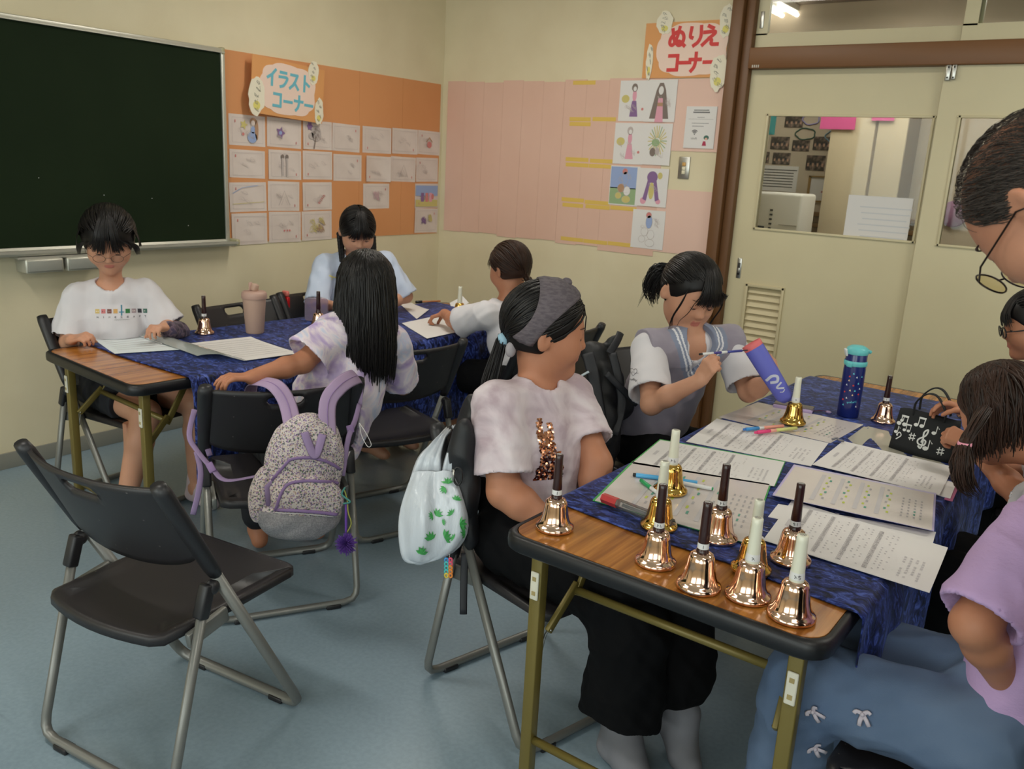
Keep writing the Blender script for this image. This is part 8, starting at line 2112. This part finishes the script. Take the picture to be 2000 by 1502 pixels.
me = np_mesh('bag_pouch', A(V), Fq); crumple(me, .006, 38, 3, dirs=(1.6, 1.6, .35)); crumple(me, .003, 80, 4); pouch = link('bag_pouch', me, M_plast, t, True); pouch.modifiers.new('sub', 'SUBSURF').levels = 1; pouch.modifiers['sub'].render_levels = 1
def strap(P, ws, nm):
    C = spline(P, 6); m_ = len(C); w_ = np.interp(np.linspace(0, 1, m_), np.linspace(0, 1, len(ws)), ws); V = []; nj = 9
    for i in range(m_):
        d = nrm(C[min(i + 1, m_ - 1)] - C[max(i - 1, 0)]); sd = nrm(np.cross(d, nf))
        for j in range(nj):
            q = j / (nj - 1) * 2 - 1; V.append(C[i] + sd * w_[i] * q + nf * (.006 * math.cos(q * 9) + .004 * (1 - q * q)))
    o = link(nm, np_mesh(nm, A(V), A([[i * nj + j, (i + 1) * nj + j, (i + 1) * nj + j + 1, i * nj + j + 1] for i in range(m_ - 1) for j in range(nj - 1)])), M_plast, t, True); o.modifiers.new('thick', 'SOLIDIFY').thickness = .001
strap([dep(828, 962, 2.26), dep(838, 905, 2.24), dep(850, 876, 2.26), dep(864, 852, 2.30), dep(876, 838, 2.36)], [.046, .034, .020, .010, .009], 'bag_handle')
strap([dep(876, 965, 2.26), dep(882, 905, 2.23), dep(889, 868, 2.25), dep(893, 842, 2.29), dep(888, 832, 2.36)], [.026, .020, .013, .008, .008], 'bag_handle')
bv = bvh_of(pouch); pl = []
def leaf(cx, cy, s, rot):
    out = []
    for k in range(5):
        s_ = s * .72; a = rot + (k - 2) * .55; x1, y1 = cx + math.cos(a) * s_, cy + math.sin(a) * s_; nx, ny = -math.sin(a) * s * .12, math.cos(a) * s * .12; mx, my = cx + math.cos(a) * s_ * .5, cy + math.sin(a) * s_ * .5
        out.append((((cx, cy), (mx - nx, my - ny), (x1, y1), (mx + nx, my + ny)), 0))
    return out
R0_ = dep(850, 1010, 2.24); v_ = nrm(V3(0, 0, 1) - nf * nf[2]); u_ = nrm(np.cross(v_, nf))
for px_, py_, s, rt in ((873, 955, .026, 1.6), (850, 1018, .026, 1.0), (880, 1016, .02, 2.2), (895, 1035, .026, .2), (840, 1065, .028, 2.0), (866, 1060, .028, .5), (822, 1090, .022, 1.4), (888, 990, .02, 1.2), (862, 1032, .014, .3), (905, 1050, .018, 3.0), (868, 965, .02, 3.6), (842, 1020, .018, 3.4), (885, 1060, .016, 2.6)):
    q = dep(px_, py_, 2.24) - R0_; pl += leaf(q @ u_, q @ v_, s, rt)
dd_ = decal(bv, pl, R0_, u_, v_, .003, .6, .006)
if dd_.n: dd_.build('print_pattern', mat('leaf_green_print', (70, 160, 84), .5), t, True)

# ---- black rucksack behind the headband child (on the vest child's chair)
def rucksack(label, spec, straps, nm='rucksack'):
    base = spec[0][0]; t = thing(nm, label, 'backpack', base); f = Field(.007)
    for c, rad, up in spec:
        d, s2, u2 = basis(nrm(CC - A(c)), (0, 0, 1)); u2 = nrm(A(up, float)); s2 = nrm(np.cross(u2, d)); d = np.cross(s2, u2)
        f.ell(c, rad, np.stack([s2, u2, d]), .03)
    me = f.mesh('bag_body'); crumple(me, .007, 20, 12); crumple(me, .003, 50, 13, sharp=False); link('bag_body', me, M_ruck, t, True)
    for P, w in straps: MB().tube(spline(P, 6), w, 8, flat=.25, ref=tuple(nrm(CC - A(P[0])))).build('strap', M_ruck2, t, True)
    return t
M_ruck = mat('black_nylon', (22, 23, 27), .55, bump=(300, .3, .001)); M_ruck2 = mat('black_webbing', (34, 35, 40), .6)
t = rucksack('large black rucksack behind the headband child, hung on the next chair', [(dep(1172, 860, 3.12), (.075, .16, .07), (0, .05, 1)), (dep(1178, 760, 3.14), (.07, .11, .06), (0, 0, 1)), (dep(1165, 695, 3.16), (.06, .05, .05), (.3, 0, 1)), (dep(1210, 790, 3.16), (.06, .05, .05), (.6, 0, .8)), (dep(1196, 672, 3.18), (.022, .035, .025), (.5, 0, .9))],
    [([dep(1148, 690, 3.06), dep(1160, 740, 3.04), dep(1170, 800, 3.03), dep(1182, 870, 3.03)], .022), ([dep(1196, 690, 3.1), dep(1208, 740, 3.08), dep(1214, 790, 3.08), dep(1200, 850, 3.05)], .016), ([dep(1190, 690, 3.1), dep(1204, 668, 3.12), dep(1212, 650, 3.16)], .014), ([dep(1185, 730, 3.05), dep(1215, 760, 3.06), dep(1245, 790, 3.1)], .012)])
MB().tube(spline([dep(1124, 745, 3.02), dep(1136, 734, 3.02), dep(1150, 726, 3.02)], 4), .008, 8, flat=.4).build('pale_tab', mat('pale_blue_tab', (170, 182, 190), .6), t, True)
# ---- black bag on the headband child's own chair
t = rucksack('black bag squeezed between the carrier bag and the headband child', [(dep(902, 900, 2.26), (.035, .12, .05), (.06, 0, 1)), (dep(918, 840, 2.32), (.04, .10, .05), (.1, 0, 1)), (dep(912, 960, 2.26), (.03, .07, .045), (0, 0, 1)), (dep(918, 1030, 2.30), (.02, .07, .04), (0, 0, 1))],
    [([dep(908, 1080, 2.30), dep(906, 1130, 2.30), dep(905, 1200, 2.30)], .010)], 'shoulder_bag')
q = dep(894, 930, 2.19); P = [q + V3(.0, 0, .0) + uu_ * .011 * math.cos(a) + V3(0, 0, 1) * .024 * math.sin(a) for a in np.linspace(0, 2 * PI, 20, endpoint=False)]
MB().tube(P, .003, 6, closed=True).build('carabiner', M_black, t, True); MB().tube([q - uu_ * .011 - V3(0, 0, .016), q - uu_ * .011 + V3(0, 0, .016)], .0034, 6).build('carabiner_gate', M_steel, t, True)
t = thing('bead_charm', 'small rainbow rubber charm hanging under the black bag by the carrier bag', 'charm', dep(876, 1110, 2.23))
cb_ = MB()
for k in range(10):
    q = dep(872 + 8 * (k % 2), 1094 + 7.5 * (k // 2), 2.23); P = [q + uu_ * .0045 * math.cos(a) + V3(0, 0, 1) * .0055 * math.sin(a) for a in np.linspace(0, 2 * PI, 10, endpoint=False)]
    cb_.tube(P, .0026, 6, mi=(k * 2 + k // 3) % 5, closed=True)
cb_.build('rubber_loops', [mat('loop_blue', (70, 150, 214), .5), mat('loop_orange', (230, 140, 60), .5), mat('loop_pink', (226, 90, 120), .5), mat('loop_yellow', (220, 196, 80), .5), mat('loop_teal', (80, 190, 190), .5)], t, True)
MB().tube([dep(877, 1092, 2.23), dep(880, 1075, 2.24)], .001, 6).build('chain', M_steel, t, True)
# ================================================================== lights and camera
cam = bpy.data.cameras.new('camera'); co = bpy.data.objects.new('camera', cam); COL.objects.link(co)
M = Matrix.Identity(4)
for r in range(3):
    M[r][0] = CR[r][0]; M[r][1] = -CR[r][1]; M[r][2] = -CR[r][2]; M[r][3] = CC[r]
co.matrix_world = M
cam.sensor_width = 36.0; cam.lens = CF / 2000.0 * 36.0; cam.clip_start = 0.05
cam.dof.use_dof = True; cam.dof.focus_distance = 2.0; cam.dof.aperture_fstop = 9.0
SC.camera = co

def area(name, loc, rot, sx, sy, power, col=(1, 1, 1), spread=PI):
    l = bpy.data.lights.new(name, 'AREA'); l.shape = 'RECTANGLE'; l.size = sx; l.size_y = sy; l.energy = power; l.color = col; l.spread = spread
    o = bpy.data.objects.new(name, l); COL.objects.link(o); o.location = loc; o.rotation_euler = rot
    return o
for i, (x, y) in enumerate(((1.5, -1.5), (4.8, -1.5), (1.5, -4.2), (4.8, -4.2), (1.5, -6.9), (4.8, -6.9))):
    names = ['far left', 'far right by the doors', 'middle left', 'middle right', 'rear left', 'rear right']
    fixture('ceiling_light', (x, y, RZ), 1.25, 0, 'white fluorescent lamp on the classroom ceiling, ' + names[i], 2.5, grp='classroom ceiling lamps')
    area('lamp_glow', (x, y, RZ - 0.12), (0, 0, 0), 1.2, 0.22, 15, (1.0, 0.95, 0.86))
# daylight through the windows
for i, (a, b_) in enumerate(wx): area('window_daylight', ((a + b_) / 2, RY - 0.2, 1.75), (PI / 2, 0, 0), b_ - a, 1.6, 85, (0.93, 0.97, 1.0))
for i, (a, b_) in enumerate(wy): area('window_daylight', (RX + 0.2, (a + b_) / 2, 1.75), (0, PI / 2, 0), 1.6, b_ - a, 30, (0.93, 0.97, 1.0))
area('corridor_glow', (3.0, 1.0, 2.6), (0, 0, 0), 2.5, 0.5, 22, (1.0, 0.95, 0.86))
w = bpy.data.worlds.new('sky'); SC.world = w; w.use_nodes = True
b = NB(w); bg = b.n['Background']
sk = b.new('ShaderNodeTexSky'); sk.sky_type = 'HOSEK_WILKIE'; sk.turbidity = 4; sk.sun_direction = (0.3, 0.5, 0.8)
b.link(sk.outputs[0], bg.inputs['Color']); bg.inputs['Strength'].default_value = 0.6
vs = SC.view_settings
vs.view_transform = 'Standard'; vs.look = 'None'; vs.gamma = 1.0; vs.use_curve_mapping = False; vs.exposure = 0.31
SC.cycles.use_denoising = True
SC.cycles.max_bounces = 8; SC.cycles.transparent_max_bounces = 12; SC.cycles.caustics_reflective = False; SC.cycles.caustics_refractive = False
SC.cycles.sample_clamp_indirect = 4.0
